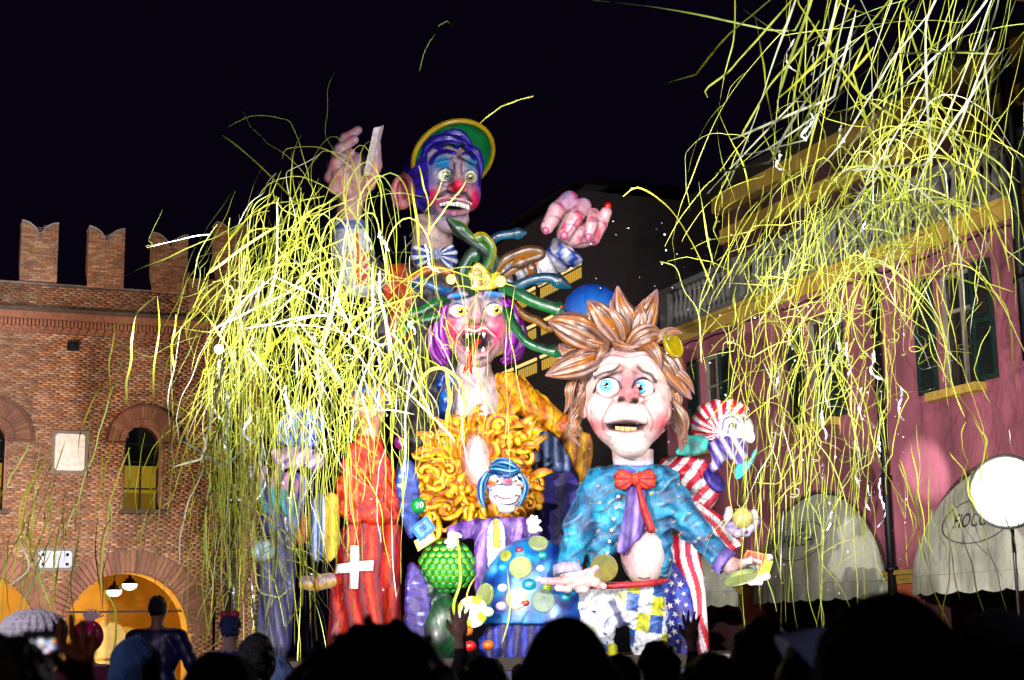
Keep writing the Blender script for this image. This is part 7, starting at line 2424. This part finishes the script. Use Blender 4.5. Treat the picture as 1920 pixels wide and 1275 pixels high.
# nearest rows, black against the light
person(708, 1166, 3.1, 'dark silhouette with a wide curly head, largest in the crowd centre', style='curly', h=1.6, hairp=4.5)
person(1061, 1152, 2.55, 'silhouette with a smooth shaven head left of the starry trousers', hair='#120c0a', h=1.2, hairp=0.0, style='bald', skinc='#6a4636')
person(1234, 1200, 6.2, 'small dark head below the starry blue trousers')
person(1422, 1158, 4.3, 'dark head left of the pale blue pointed hat', hair='#0a0908')
person(1660, 1118, 2.3, 'dark blurred head right of the pale blue pointed hat', style='hood', hair='#08080a', h=1.5, hairp=2.0)
person(1868, 1150, 2.7, 'dark hooded head at the lower right corner', style='hood', hair='#0a0a0c', h=1.5)
person(905, 1230, 4.6, 'dark hair between the curly head and the shaven head', hair='#0b0908')
person(1330, 1222, 4.2, 'dark head right of the small head, mid crowd', hair='#0b0a0a')
person(1160, 1226, 5.4, 'dark head just right of the shaven head', hair='#0c0a0a')
person(1765, 1178, 4.0, 'dark head between two hooded heads at right', hair='#0a0808')
person(590, 1232, 4.4, 'dark head left of the curly silhouette', hair='#0c0b0b')
person(482, 1186, 7.2, 'dark haired adult carrying the child in purple', coat='#12121a', hair='#0c0a0a')
person(415, 1222, 4.0, 'black domed hood in front of the child in purple', style='hood', hair='#08080a')
person(520, 1232, 8.5, 'person in a pale blue cap behind the left crowd', hair='#6f8fb8', style='hood', coat='#3a4a6a')
b_, fr_, hc_, s_ = person(80, 1124, 6.8, 'person in a chunky white knitted hat above the raised phone', coat='#c8b8c8', hair='#6a4a3a', style='short', skinc='#d0a8a8', hairp=7.0)
knit_hat(b_, fr_, hc_, s_, '#e6e2e0', -3.0, 1.15)
b_, fr_, hc_, s_ = person(166, 1168, 12.5, 'person in a shiny pink bobble hat with white plume', coat='#5a1030', hair='#c8145a', hairp=2.0, style='short')
f = folds(ell((0, hc_ - 3, -1), (12.5, 12.5, 12.5)), 0.6, lambda a, b, c: np.sin(np.arctan2(c, a) * 8))
sculpt('bobble_hat', fr_, f, ((-16, 16), (hc_ - 19, hc_ + 14), (-16, 16)), 1.0, '#d0206a', GLOSS, b_)
for i in range(8):
    a = math.radians(-125 + i * 15)
    ribbon_tube('plume', fr_, [(0, hc_ - 13, -2), (6 * math.cos(a) + 1, hc_ - 16 + 4 * math.sin(a), -4), (11 * math.cos(a) + 3, hc_ - 16 + 9 * math.sin(a), -5)], [0.8, 1.0, 0.3], '#e8c8cc', WOOL, b_, n=8, sub=4, flat=0.5)
person(257, 1196, 6.6, 'person in a slouchy dark blue hood below the leather jacket', style='hood', hair='#22406a', coat='#101a30')
# man in the leather jacket standing on a block
lz = 0.42
blk = P(300, 1240, 15.5)
mb = MB()
mb.box((blk[0] - 0.5, blk[1] - 0.35, 0), (1.0, 0, 0), (0, 0.7, 0), (0, 0, lz))
mb.build('stone_block', plain('grey_limestone', '#5d5a58'), None, label='low stone block the man in the leather jacket stands on', cat='block', org=(blk[0], blk[1], 0))
person(297, 1116, 15.5, 'man in a dark blue leather jacket standing above the crowd', coat='#141a4a', hair='#0c0a0a', skinc='#a8745c', lift=lz, wide=1.25, arms='braced', mat=LEATH, h=1.8, turn=-0.15)
b_, fr_, hc_, s_ = person(432, 1150, 12.5, 'child in a purple jacket with a pink bow headband', coat='#2a2470', hair='#1c2a5a', skinc='#b08a80', scale=0.85, lift=0.75, hairp=3)
for g_ in (-1, 1):
    sculpt('bow_loop', fr_, ell((g_ * 4.0, hc_ - 12, -2), (4.0, 3.0, 2.2)), ((g_ * 4 - 6, g_ * 4 + 6), (hc_ - 17, hc_ - 7), (-6, 3)), 0.8, '#d0305a', CLOTH, b_)
ribbon_tube('headband', fr_, [(-8, hc_ - 2, 0), (-6, hc_ - 9, -1), (0, hc_ - 12, -2), (6, hc_ - 9, -1), (8, hc_ - 2, 0)], [1.2] * 5, '#14141c', CLOTH, b_, n=8)
mb = MB()
cpos = P(432, 1150, 12.5)
mb.box((cpos[0] - 0.3, cpos[1] - 0.3, 0), (0.6, 0, 0), (0, 0.6, 0), (0, 0, 0.75))
mb.build('barrier_block', plain('grey_limestone', '#5d5a58'), None, label='square block the child in purple stands on', cat='block', org=(cpos[0], cpos[1], 0))
# person with the pale blue pointed hat
b_, fr_, hc_, s_ = person(1535, 1196, 2.9, 'person in a pale blue pointed hat leaning to the right', coat='#101014', hair='#202030', hairp=1.0)
V, F = lathe((-1, hc_ - 7, -1), (0.8, -0.6, 0.05), [(9, -2), (8, 0), (5.5, 5), (3, 9), (0.6, 13)], 28)
obj('pointed_hat', fr_.w(V), F[:-2], THIN, b_, lin('#c4ccf4'))
spot('unseen_crowd_light', (5.0, 1.0, 4.6), P(1525, 1176, 2.85), 160, 7, (0.75, 0.75, 1.0), 0.8, 0.05)  # unseen narrow spot, added to brighten the pointed hat alone
# arm raised beside the casino chip, and one by the starry trousers


def arm_join(base_obj, fr, f, box, h, col):
    """grow an arm out of a body: sculpted finely and joined into the same mesh"""
    o = sculpt('arm', fr, f, box, h, col, SKIN, None)
    me = o.data
    n = len(me.vertices)
    V = np.empty(n * 3, np.float32); me.vertices.foreach_get('co', V)
    V = V.reshape(-1, 3) + np.array(o.location)
    C = np.empty(n * 4, np.float32); me.color_attributes['Col'].data.foreach_get('color', C)
    F = np.empty(len(me.polygons) * 4, np.int32); me.polygons.foreach_get('vertices', F)
    bm_ = base_obj.data
    k = len(bm_.vertices)
    V0 = np.empty(k * 3, np.float32); bm_.vertices.foreach_get('co', V0)
    C0_ = np.empty(k * 4, np.float32); bm_.color_attributes['Col'].data.foreach_get('color', C0_)
    F0 = np.empty(len(bm_.polygons) * 4, np.int32); bm_.polygons.foreach_get('vertices', F0)
    nm = mesh('person', np.vstack([V0.reshape(-1, 3), V - np.array(base_obj.location)]), np.vstack([F0.reshape(-1, 4), F.reshape(-1, 4) + k]), bm_.materials[0], np.vstack([C0_.reshape(-1, 4)[:, :3], C.reshape(-1, 4)[:, :3]]))
    base_obj.data = nm
    bpy.data.objects.remove(o)


def raised_hand(fr, pu, pv, w0, sc, base, spread=0.16, lean=0.0):
    """open hand, palm at (pu, pv), five fingers; forearm down to base"""
    pr = [ell((pu, pv, w0), (4.2 * sc, 5.0 * sc, 2.0 * sc))]
    for i, (dx, l) in enumerate(((-3.0, 7.0), (-1.0, 8.0), (1.1, 7.6), (3.0, 6.0))):
        a = -math.pi / 2 + lean + dx * spread * 0.55
        p0 = (pu + dx * sc, pv - 4 * sc, w0)
        p1 = (p0[0] + l * 0.5 * sc * math.cos(a), p0[1] + l * 0.5 * sc * math.sin(a), w0 - 0.6 * sc)
        p2 = (p0[0] + l * sc * math.cos(a + 0.06), p0[1] + l * sc * math.sin(a + 0.06), w0 - 2.2 * sc)
        pr += chain([p0, p1, p2], [1.05 * sc, 0.95 * sc, 0.75 * sc])
    pr += chain([(pu - 3.4 * sc, pv + 1.5 * sc, w0), (pu - 5.6 * sc, pv - 1.5 * sc, w0 - 1 * sc), (pu - 6.0 * sc, pv - 4.6 * sc, w0 - 2 * sc)], [1.4 * sc, 1.2 * sc, 0.9 * sc])
    pr += chain([(pu, pv + 4 * sc, w0), (pu + 0.5 * sc, pv + 14 * sc, w0), base], [2.6 * sc, 3.4 * sc, 5.2 * sc])
    return union(0.7 * sc, *pr)


def sleeve_or_skin(vs, coat='#14141c', sk='#b98a72'):
    return lambda u, v, w: np.where((v > vs)[:, None], lin(coat), lin(sk)) * (1 + 0.15 * wob(u, v, w, 3, 2))[:, None]


for (u_, v_, Y_, lab, hv) in ((862, 1212, 8.0, 'spectator reaching one hand up beside the casino chip', 1180), (1296, 1226, 8.6, 'spectator raising a hand before the starry trousers', 1188)):
    b_, fr_, hc_, s_ = person(u_ + 22, v_ + 14, Y_, lab, h=2.0, arms='raised')
    hp = P(u_, hv, Y_ - 0.25)
    loc = hp - fr_.O
    pu, pv, pw = loc[0] * 100, -loc[2] * 100, loc[1] * 100
    sh_ = hc_ + 26
    arm_join(b_, fr_, raised_hand(fr_, pu, pv, pw, 1.0, (-17.0, sh_ + 2, -2)), ((min(pu, -17) - 14, max(pu, -17) + 12), (pv - 16, sh_ + 12), (-32, 14)), 0.9, sleeve_or_skin(pv + 9))

# the person filming with a phone at the left edge
b_, fr_, hc_, s_ = person(14, 1186, 2.6, 'dark figure at the left edge filming with a raised phone', coat='#0d0b10', hair='#0a0708', skinc='#a8705a', h=1.5)
fp = Fr(120, 1230, 2.75)
ph = union(3, ell((148, 1250, 0), (29, 36, 20)), union(2, *chain([(126, 1226, -4), (112, 1196, -10), (110, 1164, -2)], [10, 9, 7])), union(2, *chain([(142, 1218, -8), (133, 1186, -16), (129, 1154, -8)], [10, 9, 7])),
           union(2, *chain([(158, 1220, -6), (155, 1192, -14), (150, 1166, -8)], [9.5, 8.5, 6.8])), union(2, *chain([(171, 1232, 0), (174, 1210, -8), (171, 1188, -6)], [8.5, 7.5, 6])), union(2, *chain([(126, 1258, 4), (108, 1240, 2), (98, 1214, 4)], [11, 10, 8])),
           *chain([(156, 1276, 4), (176, 1340, 8), (150, 1480, 30), (60, 1520, 20)], [25, 34, 44, 50]))


arm_join(b_, fp, ph, ((70, 230), (1140, 1580), (-40, 80)), 2.6, lambda u, v, w: np.where((v > 1330)[:, None], lin('#0d0b10'), lin('#9a5c42') * np.ones((len(u), 1))) * (1 + 0.15 * wob(u, v, w, 22, 3))[:, None])
phone = thing('smartphone', fp.w(np.array([[78, 1228, -10]]))[0], 'smartphone with a lit screen showing the float', 'phone')
mb = MB()
q = np.array([[40, 1182, 2], [117, 1180, 2], [117, 1226, 2], [40, 1228, 2], [40, 1182, -6], [117, 1180, -6], [117, 1226, -6], [40, 1228, -6]], float)
obj('phone_body', fp.w(q), BOXF[:, ::-1].tolist(), plain('black_plastic', '#060608', 0.3), phone, None, False)
SCR, n_, l_, bs_ = mat_base('phone_screen')
at_ = n_.new('ShaderNodeVertexColor'); at_.layer_name = 'Col'
l_.new(at_.outputs['Color'], bs_.inputs['Base Color'])
l_.new(at_.outputs['Color'], bs_.inputs['Emission Color'])
bs_.inputs['Emission Strength'].default_value = 1.6
gx, gy = 40, 26
V, C = [], []
rs = np.random.default_rng(3)
for j in range(gy):
    for i in range(gx):
        V.append((48 + 62 * i / (gx - 1), 1185 + 39 * j / (gy - 1), -6.6))
V = np.array(V)
x_, y_ = (V[:, 0] - 48) / 62, (V[:, 1] - 1185) / 39
C = np.tile(lin('#05050c'), (len(V), 1))
for i in range(36):
    C = mixc(C, ('#ffffff', '#c8d8ff', '#c83a30', '#e8d080', '#4a8ac8')[i % 5], 0.9 * blob(x_, y_, 0.1 + 0.8 * rs.uniform(), 0.35 + 0.6 * rs.uniform(), 0.05, 0.08))
F = [[j * gx + i, j * gx + i + 1, (j + 1) * gx + i + 1, (j + 1) * gx + i] for j in range(gy - 1) for i in range(gx - 1)]
obj('screen', fp.w(V), F, SCR, phone, C, False)
# ================================================================== streamers in the air
def streamer_material(name, rough, transl, metallic=0.0):
    m, n, l, b = mat_base(name)
    at = n.new('ShaderNodeVertexColor')
    at.layer_name = 'Col'
    l.new(at.outputs['Color'], b.inputs['Base Color'])
    b.inputs['Roughness'].default_value = rough
    b.inputs['Metallic'].default_value = metallic
    if transl:
        t = n.new('ShaderNodeBsdfTranslucent')
        l.new(at.outputs['Color'], t.inputs['Color'])
        mx = n.new('ShaderNodeMixShader')
        mx.inputs['Fac'].default_value = transl
        l.new(b.outputs['BSDF'], mx.inputs[1])
        l.new(t.outputs['BSDF'], mx.inputs[2])
        l.new(mx.outputs['Shader'], n['Material Output'].inputs['Surface'])
    return m


PAPERS = streamer_material('yellow_crepe_paper', 0.55, 0.25)
FOIL = streamer_material('silver_foil', 0.42, 0.0, 0.75)
NS = 26
SR = np.random.default_rng(21)
paths = []     # (pixel path (NS,2), distance path (NS,), width px, zone, brightness)


def smooth_path(ctrl, jit=0.0):
    c = np.array(ctrl, float)
    p = catmull(np.column_stack([c, np.zeros(len(c))]), 12)[:, :2]
    d = np.concatenate([[0], np.cumsum(np.linalg.norm(np.diff(p, axis=0), axis=1))])
    s = np.linspace(0, d[-1], NS)
    q = np.column_stack([np.interp(s, d, p[:, 0]), np.interp(s, d, p[:, 1])])
    if jit:
        t = np.linspace(0, 1, NS)
        L = d[-1]
        k = SR.uniform(1.0, 3.2) * max(1, L / 260)
        q[:, 0] += jit * (np.sin(t * k * 3 + SR.uniform(0, 6)) + 0.6 * np.sin(t * k * 7 + SR.uniform(0, 6)))
        q[:, 1] += 0.4 * jit * np.sin(t * k * 5 + SR.uniform(0, 6))
    return q


def put(ctrl, Y, wd, zone, jit=2.0, dY=0.0, br=1.0):
    paths.append((smooth_path(ctrl, jit), Y + dY * np.linspace(-1, 1, NS), wd, zone, br))


U = SR.uniform
N_ = SR.normal
def walk(x, y, L, th, sig, rev, goal=math.pi / 2, kink=0.05, up=False):
    """a strand of length L px: heading wanders, turns back to the goal direction and kinks now and then"""
    k = 40
    st = L / k
    p = [(x, y)]
    om = 0.0
    for i in range(k):
        om = 0.55 * om + N_(0, sig * 0.62)
        th += om + rev * math.sin(goal - th)
        if U() < kink:
            th += N_(0, 0.7)
        x += st * math.cos(th)
        y += st * math.sin(th)
        p.append((x, y))
    p = np.array(p)
    d = np.linspace(0, k, NS)
    q = np.column_stack([np.interp(d, np.arange(k + 1), p[:, 0]), np.interp(d, np.arange(k + 1), p[:, 1])])
    return q


def put_walk(x, y, L, th, sig, rev, Y, wd, zone, goal=math.pi / 2, kink=0.04, br=1.0, dY=0.4):
    q = walk(x, y, L, th, sig, rev, goal, kink)
    if q[:, 1].max() > 1240:
        q[:, 1] = np.minimum(q[:, 1], 1240)
    paths.append((q, Y + U(-dY, dY) * np.linspace(-1, 1, NS), wd, zone, br))


# left: a chaotic spray over the float
MIX = [(610, 590, 100, 100, 205), (520, 470, 62, 56, 38), (440, 590, 46, 90, 36), (735, 690, 60, 70, 34), (560, 740, 90, 60, 60)]
for cx_, cy_, sx_, sy_, num in MIX:
    for i in range(num):
        x, y = N_(cx_, sx_), N_(cy_, sy_)
        if x > 850 or x < 330 or y < 330 or (x > 715 and y < 500):
            continue
        th = math.pi / 2 + N_(0.26, 0.42) + (math.pi if U() < 0.07 else 0)
        put_walk(x, y - 60, U(90, 330), th, U(0.02, 0.09), 0.035, U(19.5, 23.4), U(1.0, 3.0), 'left', kink=0.03)
# broad bright ribbons in the heart of it
for i in range(52):
    x, y = N_(630, 95), N_(640, 80)
    th = math.pi / 2 + N_(0.2, 0.7)
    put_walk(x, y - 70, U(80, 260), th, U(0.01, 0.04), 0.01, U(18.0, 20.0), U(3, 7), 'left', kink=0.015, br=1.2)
# loops at the top, about the raised hand
for i in range(14):
    x, y = U(590, 770), U(270, 470)
    r = U(25, 70)
    put([(x - r * 0.6, y + U(90, 190)), (x - r * 0.7, y + 20), (x, y - r * 0.5), (x + r * 0.6, y + 10), (x + r * U(0.6, 1.1), y + U(60, 160))], U(21, 24), U(2.2, 4.6), 'left', 2)
for i in range(34):
    x, y = U(455, 600), U(380, 520)
    put([(x + U(30, 90), y - U(0, 40)), (x, y + 10), (x - U(10, 40), y + U(60, 120)), (x - U(20, 50), y + U(140, 260))], U(20, 23), U(2, 4), 'left', 2)
# left: long falling strands
for i in range(220):
    x = 388 + 250 * SR.beta(1.2, 1.9)
    y0 = U(600, 940)
    put_walk(x, y0, min(U(180, 480), 1240 - y0), math.pi / 2 + N_(0.05, 0.1), U(0.01, 0.04), 0.10, U(18.5, 23.3), U(1.1, 2.5), 'curtain', kink=0.03)
for i in range(38):
    x = U(590, 770)
    y0, L = U(640, 860), U(120, 330)
    put([(x + N_(6, 8), y0), (x + N_(0, 8), y0 + L * 0.4), (x, y0 + L)], U(21, 23.5), U(1.3, 2.6), 'curtain', 1.5, 0.2)
# thin ones in front of the queen
for i in range(22):
    x = U(760, 960)
    y0, L = U(440, 640), U(120, 420)
    put([(x + N_(0, 20), y0), (x + N_(0, 14), y0 + L * 0.4), (x + N_(0, 18), y0 + L)], U(22, 23.4), U(1.2, 2.2), 'curtain', 2, 0.2)
for c, w in (([(858, 1000), (862, 1080), (852, 1140), (850, 1210)], 7), ([(905, 1060), (876, 1110), (868, 1170), (852, 1200)], 4), ([(944, 1040), (952, 1070), (956, 1140), (940, 1205)], 4), ([(836, 690), (844, 740), (836, 800), (846, 860)], 10), ([(770, 740), (800, 700), (830, 690), (862, 716), (872, 760)], 9), ([(768, 340), (780, 400), (788, 470), (790, 560)], 7), ([(786, 310), (800, 370), (806, 440)], 5), ([(800, 440), (830, 400), (852, 370), (872, 340)], 4)):
    put(c, 22.0, w, 'curtain', 1.5)
# springy curled ends among both bursts
for i in range(60):
    if i % 2:
        x, y = N_(600, 110), N_(640, 130)
    else:
        x, y = N_(1560, 110), N_(620, 150)
    r = U(5, 16)
    L = U(40, 130)
    pts = [(x + U(-30, 40), y - L), (x + U(-6, 10), y - L * 0.4), (x, y)]
    for t in range(1, 9):
        a = t * 0.9
        pts.append((x + r * math.sin(a), y + r * (1 - math.cos(a)) * 0.7 + t * r * 0.22))
    put(pts, U(19.5, 23), U(1.4, 3.0), 'left' if i % 2 else 'right', 0.6)
# left: sparse strands before the castle wall
for i in range(46):
    x = U(0, 400)
    y0 = U(600, 960) if x > 160 else U(800, 980)
    L = U(140, 300)
    sl = N_(-0.18, 0.16)
    put([(x - sl * L * 0.5, y0), (x + N_(0, 6), y0 + L * 0.35), (x + sl * L * 0.4 + N_(0, 7), y0 + L * 0.7), (x + sl * L * 0.5 + N_(0, 8), min(y0 + L * 1.1, 1190))], U(17, 24), U(2.2, 4.0), 'castle', 2, 0.3)
for c, w in (([(292, 556), (252, 600), (244, 680), (236, 760)], 6), ([(296, 556), (300, 620), (286, 700), (284, 800)], 5), ([(330, 590), (322, 640), (326, 690)], 5), ([(20, 1100), (52, 1060), (30, 1000), (6, 960)], 5), ([(60, 1130), (66, 1080), (44, 1010), (40, 950), (80, 860)], 5), ([(96, 1140), (72, 1080), (54, 1020), (72, 900)], 5), ([(104, 1130), (100, 1060), (112, 980), (140, 880)], 5), ([(210, 1240), (216, 1150), (190, 1080), (204, 960), (240, 840)], 5), ([(0, 930), (30, 880), (54, 830)], 4)):
    put(c, 20, w, 'castle', 2)
# right: strands sweeping down from the upper right into the second burst
for i in range(64):
    x = 1400 + 560 * SR.beta(1.2, 1.1)
    y0 = U(-60, 160)
    th = math.pi / 2 + U(0.1, 0.7) * (0.25 + 0.85 * (x - 1400) / 560)
    put_walk(x + 40, y0 - 40, U(300, 620), th, U(0.01, 0.035), 0.015, U(17.5, 22), U(1.6, 3.4), 'right', kink=0.03, dY=1.0)
for i in range(34):
    x = U(1480, 1960)
    th = math.pi / 2 + U(0.2, 0.85)
    put_walk(x, U(-90, 120), U(180, 480), th, U(0.005, 0.03), 0.0, U(13.0, 15.5), U(3.5, 7.5), 'right', kink=0.03, br=1.2, dY=0.8)
# right burst
for cx_, cy_, sx_, sy_, num in ((1570, 450, 95, 100, 135), (1740, 430, 100, 130, 42), (1450, 520, 60, 110, 36), (1570, 680, 95, 80, 50)):
    for i in range(num):
        x, y = N_(cx_, sx_), N_(cy_, sy_)
        if x < 1330 or y < 180:
            continue
        th = math.pi / 2 + N_(0.24, 0.42) + (math.pi if U() < 0.06 else 0)
        put_walk(x, y - 60, U(80, 290), th, U(0.02, 0.09), 0.035, U(18, 22.5), U(1.0, 2.8), 'right', kink=0.05)
# arcs thrown out to the right
for i in range(44):
    x, y = U(1500, 1700), U(230, 560)
    dx = U(90, 320)
    hgt = U(20, 110)
    put([(x, y + U(20, 90)), (x + dx * 0.3, y - hgt * 0.6), (x + dx * 0.65, y - hgt * 0.3), (x + dx * 0.95, y + U(40, 120)), (x + dx * 1.02, y + U(130, 240))], U(16, 19.5), U(2.4, 4.6), 'right', 1.2, 0.3)
# left edge of the right burst
for c, w in (([(1378, -20), (1376, 60), (1352, 180), (1346, 270), (1380, 380)], 4), ([(1408, -20), (1424, 80), (1440, 180), (1460, 300)], 5), ([(1170, 368), (1200, 352), (1262, 400), (1310, 480), (1338, 540)], 5), ([(1238, 490), (1268, 502), (1282, 545), (1308, 590), (1316, 680)], 3.5), ([(1344, 200), (1370, 260), (1400, 330), (1408, 440)], 4), ([(1310, 340), (1322, 430), (1340, 500)], 5), ([(820, 60), (800, 90), (784, 134)], 3), ([(900, 232), (940, 200), (1000, 180)], 3.5), ([(820, 50), (836, 40), (850, 48)], 3)):
    put(c, 21, w, 'right', 1.2)
# right: thin strands hanging before the pink wall
for i in range(120):
    x = 1370 + 340 * SR.beta(1.3, 1.5)
    y0 = U(560, 960)
    put_walk(x, y0, min(U(100, 340), 1180 - y0), math.pi / 2 + N_(0.05, 0.12), U(0.01, 0.05), 0.08, U(18, 22.5), U(1.1, 2.2), 'curtain_right', kink=0.03)
for i in range(30):
    x = U(1700, 1915)
    y0, L = U(780, 960), U(100, 260)
    put([(x + N_(-10, 14), y0), (x + N_(0, 12), y0 + L * 0.4), (x + N_(8, 14), y0 + L)], U(17, 20), U(2.0, 3.4), 'curtain_right', 3, 0.3)


def ribbon(path, Yp, wd):
    n = len(path)
    d = np.column_stack([(path[:, 0] - CX) / FPX, (CY - path[:, 1]) / FPX, -np.ones(n)]) @ R3.T
    W = C0 + d * (Yp / d[:, 1])[:, None]
    T = np.gradient(W, axis=0)
    T /= np.linalg.norm(T, axis=1)[:, None] + 1e-9
    vd = d / np.linalg.norm(d, axis=1)[:, None]
    S = np.cross(T, vd)
    S /= np.linalg.norm(S, axis=1)[:, None] + 1e-9
    B = np.cross(S, T)
    t = np.linspace(0, 1, n)
    a = N_(0, 0.5) + U(-2.5, 2.5) * (t - 0.5) + 0.6 * np.sin(t * U(2, 9) + U(0, 6))
    hw = wd * (Yp / FPX) * 0.36
    hw = hw * np.clip(np.minimum(t, 1 - t) * 8 + 0.35, 0, 1)
    off = (S * np.cos(a)[:, None] + B * np.sin(a)[:, None]) * hw[:, None]
    V = np.empty((2 * n, 3))
    V[0::2] = W - off
    V[1::2] = W + off
    return V


RF = np.array([[2 * i, 2 * i + 2, 2 * i + 3, 2 * i + 1] for i in range(NS - 1)])
YEL = [lin('#b2b62c'), lin('#c0c850'), lin('#9ca424'), lin('#c4c23e'), lin('#b4c660')]
size = np.array([w * np.linalg.norm(np.diff(p, axis=0), axis=1).sum() for p, Y, w, z, b in paths])
big = set(np.argsort(-size)[:300].tolist())
MARKS = [(640, 320, 'by the raised clown hand'), (560, 480, 'above the left tangle'), (640, 600, 'in the heart of the left tangle'), (760, 560, 'over the tall clown jacket'), (640, 740, 'above the red cape'), (690, 930, 'before the red cape'),
         (440, 620, 'at the castle corner'), (430, 820, 'before the castle drainpipe'), (440, 1050, 'low beside the blue hooded figure'), (560, 860, 'before the blue hood'), (540, 1080, 'below the pale dial'), (590, 1180, 'at the foot of the red cape'),
         (270, 900, 'before the arched castle window'), (130, 850, 'near the white stone plaque'), (60, 1050, 'before the bolted plaque'), (230, 1120, 'before the lit portico arch'), (290, 660, 'on the brick wall below the battlements'), (890, 600, 'before the snake queen'), (860, 1120, 'before the scaly creature'), (850, 400, 'before the tall clown face'),
         (820, 80, 'high in the black sky'), (1380, 200, 'against the sky left of the right burst'), (1500, 60, 'at the top edge above the palace roof'), (1640, 60, 'at the top edge before the eaves'), (1820, 60, 'at the top right corner'), (1480, 300, 'before the far cornice'), (1620, 300, 'before the ochre cornices'), (1780, 280, 'before the near balustrade'),
         (1420, 480, 'before the far balustrade'), (1540, 480, 'in the heart of the right burst'), (1680, 470, 'right of the burst before the string course'), (1860, 440, 'at the right edge before the near window'), (1340, 700, 'before the far green shutters'), (1530, 680, 'before the middle green shutters'), (1650, 700, 'along the palace drainpipe'), (1790, 620, 'before the nearest green shutters'),
         (1440, 900, 'beside the striped figure'), (1560, 900, 'before the pink wall below the middle window'), (1600, 1080, 'before the middle awning'), (1460, 1080, 'before the far awning'), (1800, 1000, 'before the nearest awning'), (1250, 480, 'between the clown hand and the palace')]


def describe(p, w):
    m = p[NS // 2]
    mk = min(MARKS, key=lambda k: (k[0] - m[0]) ** 2 + (k[1] - m[1]) ** 2)
    e = p[-1] - p[0]
    L = np.linalg.norm(np.diff(p, axis=0), axis=1).sum()
    top = p[:, 1].argmin()
    if 3 < top < NS - 4:
        sh = 'arching'
    elif np.linalg.norm(e) < 0.8 * L:
        sh = 'curling'
    elif abs(e[0]) < 0.12 * abs(e[1]):
        sh = 'straight hanging'
    elif (e[0] > 0) == (e[1] > 0):
        sh = 'left leaning'
    else:
        sh = 'right leaning'
    wd = 'broad ' if w > 5 else ('narrow ' if w < 2.6 else '')
    dx, dy = m[0] - mk[0], m[1] - mk[1]
    pos = ('upper ' if dy < -25 else 'lower ' if dy > 25 else '') + ('left ' if dx < -25 else 'right ' if dx > 25 else '')
    return '%s%s %syellow streamer %s%s' % (wd, sh, 'long ' if L > 330 else '', pos, mk[2])


GRP = {'left': 'streamers tangled over the left of the float', 'curtain': 'streamers hanging at the left of the float', 'castle': 'streamers before the castle', 'right': 'streamers bursting at the right', 'curtain_right': 'streamers hanging before the pink wall'}
rest = {}
for i, (p, Y, w, z, b) in enumerate(paths):
    V = ribbon(p, Y, w)
    c = YEL[i % 5] * U(0.75, 1.15)
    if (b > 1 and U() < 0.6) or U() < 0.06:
        c = lin('#e4e8c8') * U(0.85, 1.05)  # cream colour paints the blown-out light on broad ribbons and a few others
    C = np.tile(c, (len(V), 1))
    if i in big:
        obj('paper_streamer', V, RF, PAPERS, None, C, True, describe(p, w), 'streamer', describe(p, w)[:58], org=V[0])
    else:
        rest.setdefault('x', []).append((V, C))
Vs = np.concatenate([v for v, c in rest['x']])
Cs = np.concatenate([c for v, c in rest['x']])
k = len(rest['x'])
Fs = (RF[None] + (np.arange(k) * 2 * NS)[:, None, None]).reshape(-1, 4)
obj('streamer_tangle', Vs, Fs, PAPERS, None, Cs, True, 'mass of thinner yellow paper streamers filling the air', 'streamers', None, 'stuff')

# silver foil strips, crinkled
foil_at = []
for i in range(14):
    foil_at.append((U(1440, 1700), U(560, 930), U(30, 100), 'right'))
for i in range(8):
    foil_at.append((U(1440, 1640), U(20, 420), U(25, 90), 'right'))
for i in range(14):
    foil_at.append((U(400, 560), U(700, 1160), U(30, 110), 'left'))
for i in range(10):
    foil_at.append((U(640, 800), U(420, 760), U(25, 70), 'left'))
for (x, y, L, sd) in foil_at:
    pth = smooth_path([(x, y), (x + N_(0, 5), y + L * 0.35), (x + N_(2, 7), y + L * 0.7), (x + N_(4, 8), y + L)], 1.5)
    V = ribbon(pth, np.full(NS, U(18, 22)), U(3, 6))
    V += SR.normal(size=V.shape) * 0.006
    fl = describe(pth, 4).replace('yellow streamer', 'silver foil strip')
    obj('foil_strip', V, RF, FOIL, None, lin('#d8dce6'), False, fl, 'foil strip', fl[:58], org=V[0])
# glitter flakes
V, n_f = [], 420
for i in range(n_f):
    if i % 2:
        x, y = U(1320, 1700), U(560, 1120)
    elif i % 4 == 0:
        x, y = U(420, 800), U(420, 1150)
    else:
        x, y = U(1100, 1500), U(380, 900)
    c = P(x, y, U(18, 23))
    a = SR.normal(size=3); a /= np.linalg.norm(a)
    b = np.cross(a, SR.normal(size=3)); b /= np.linalg.norm(b)
    s = U(0.008, 0.016)
    V += [c + a * s, c + b * s, c - a * s, c - b * s]
obj('glitter', np.array(V), np.arange(4 * n_f).reshape(-1, 4), FOIL, None, lin('#e8ecf4'), False, 'tiny silver glitter flakes drifting before the pink wall', 'glitter', None, 'stuff')
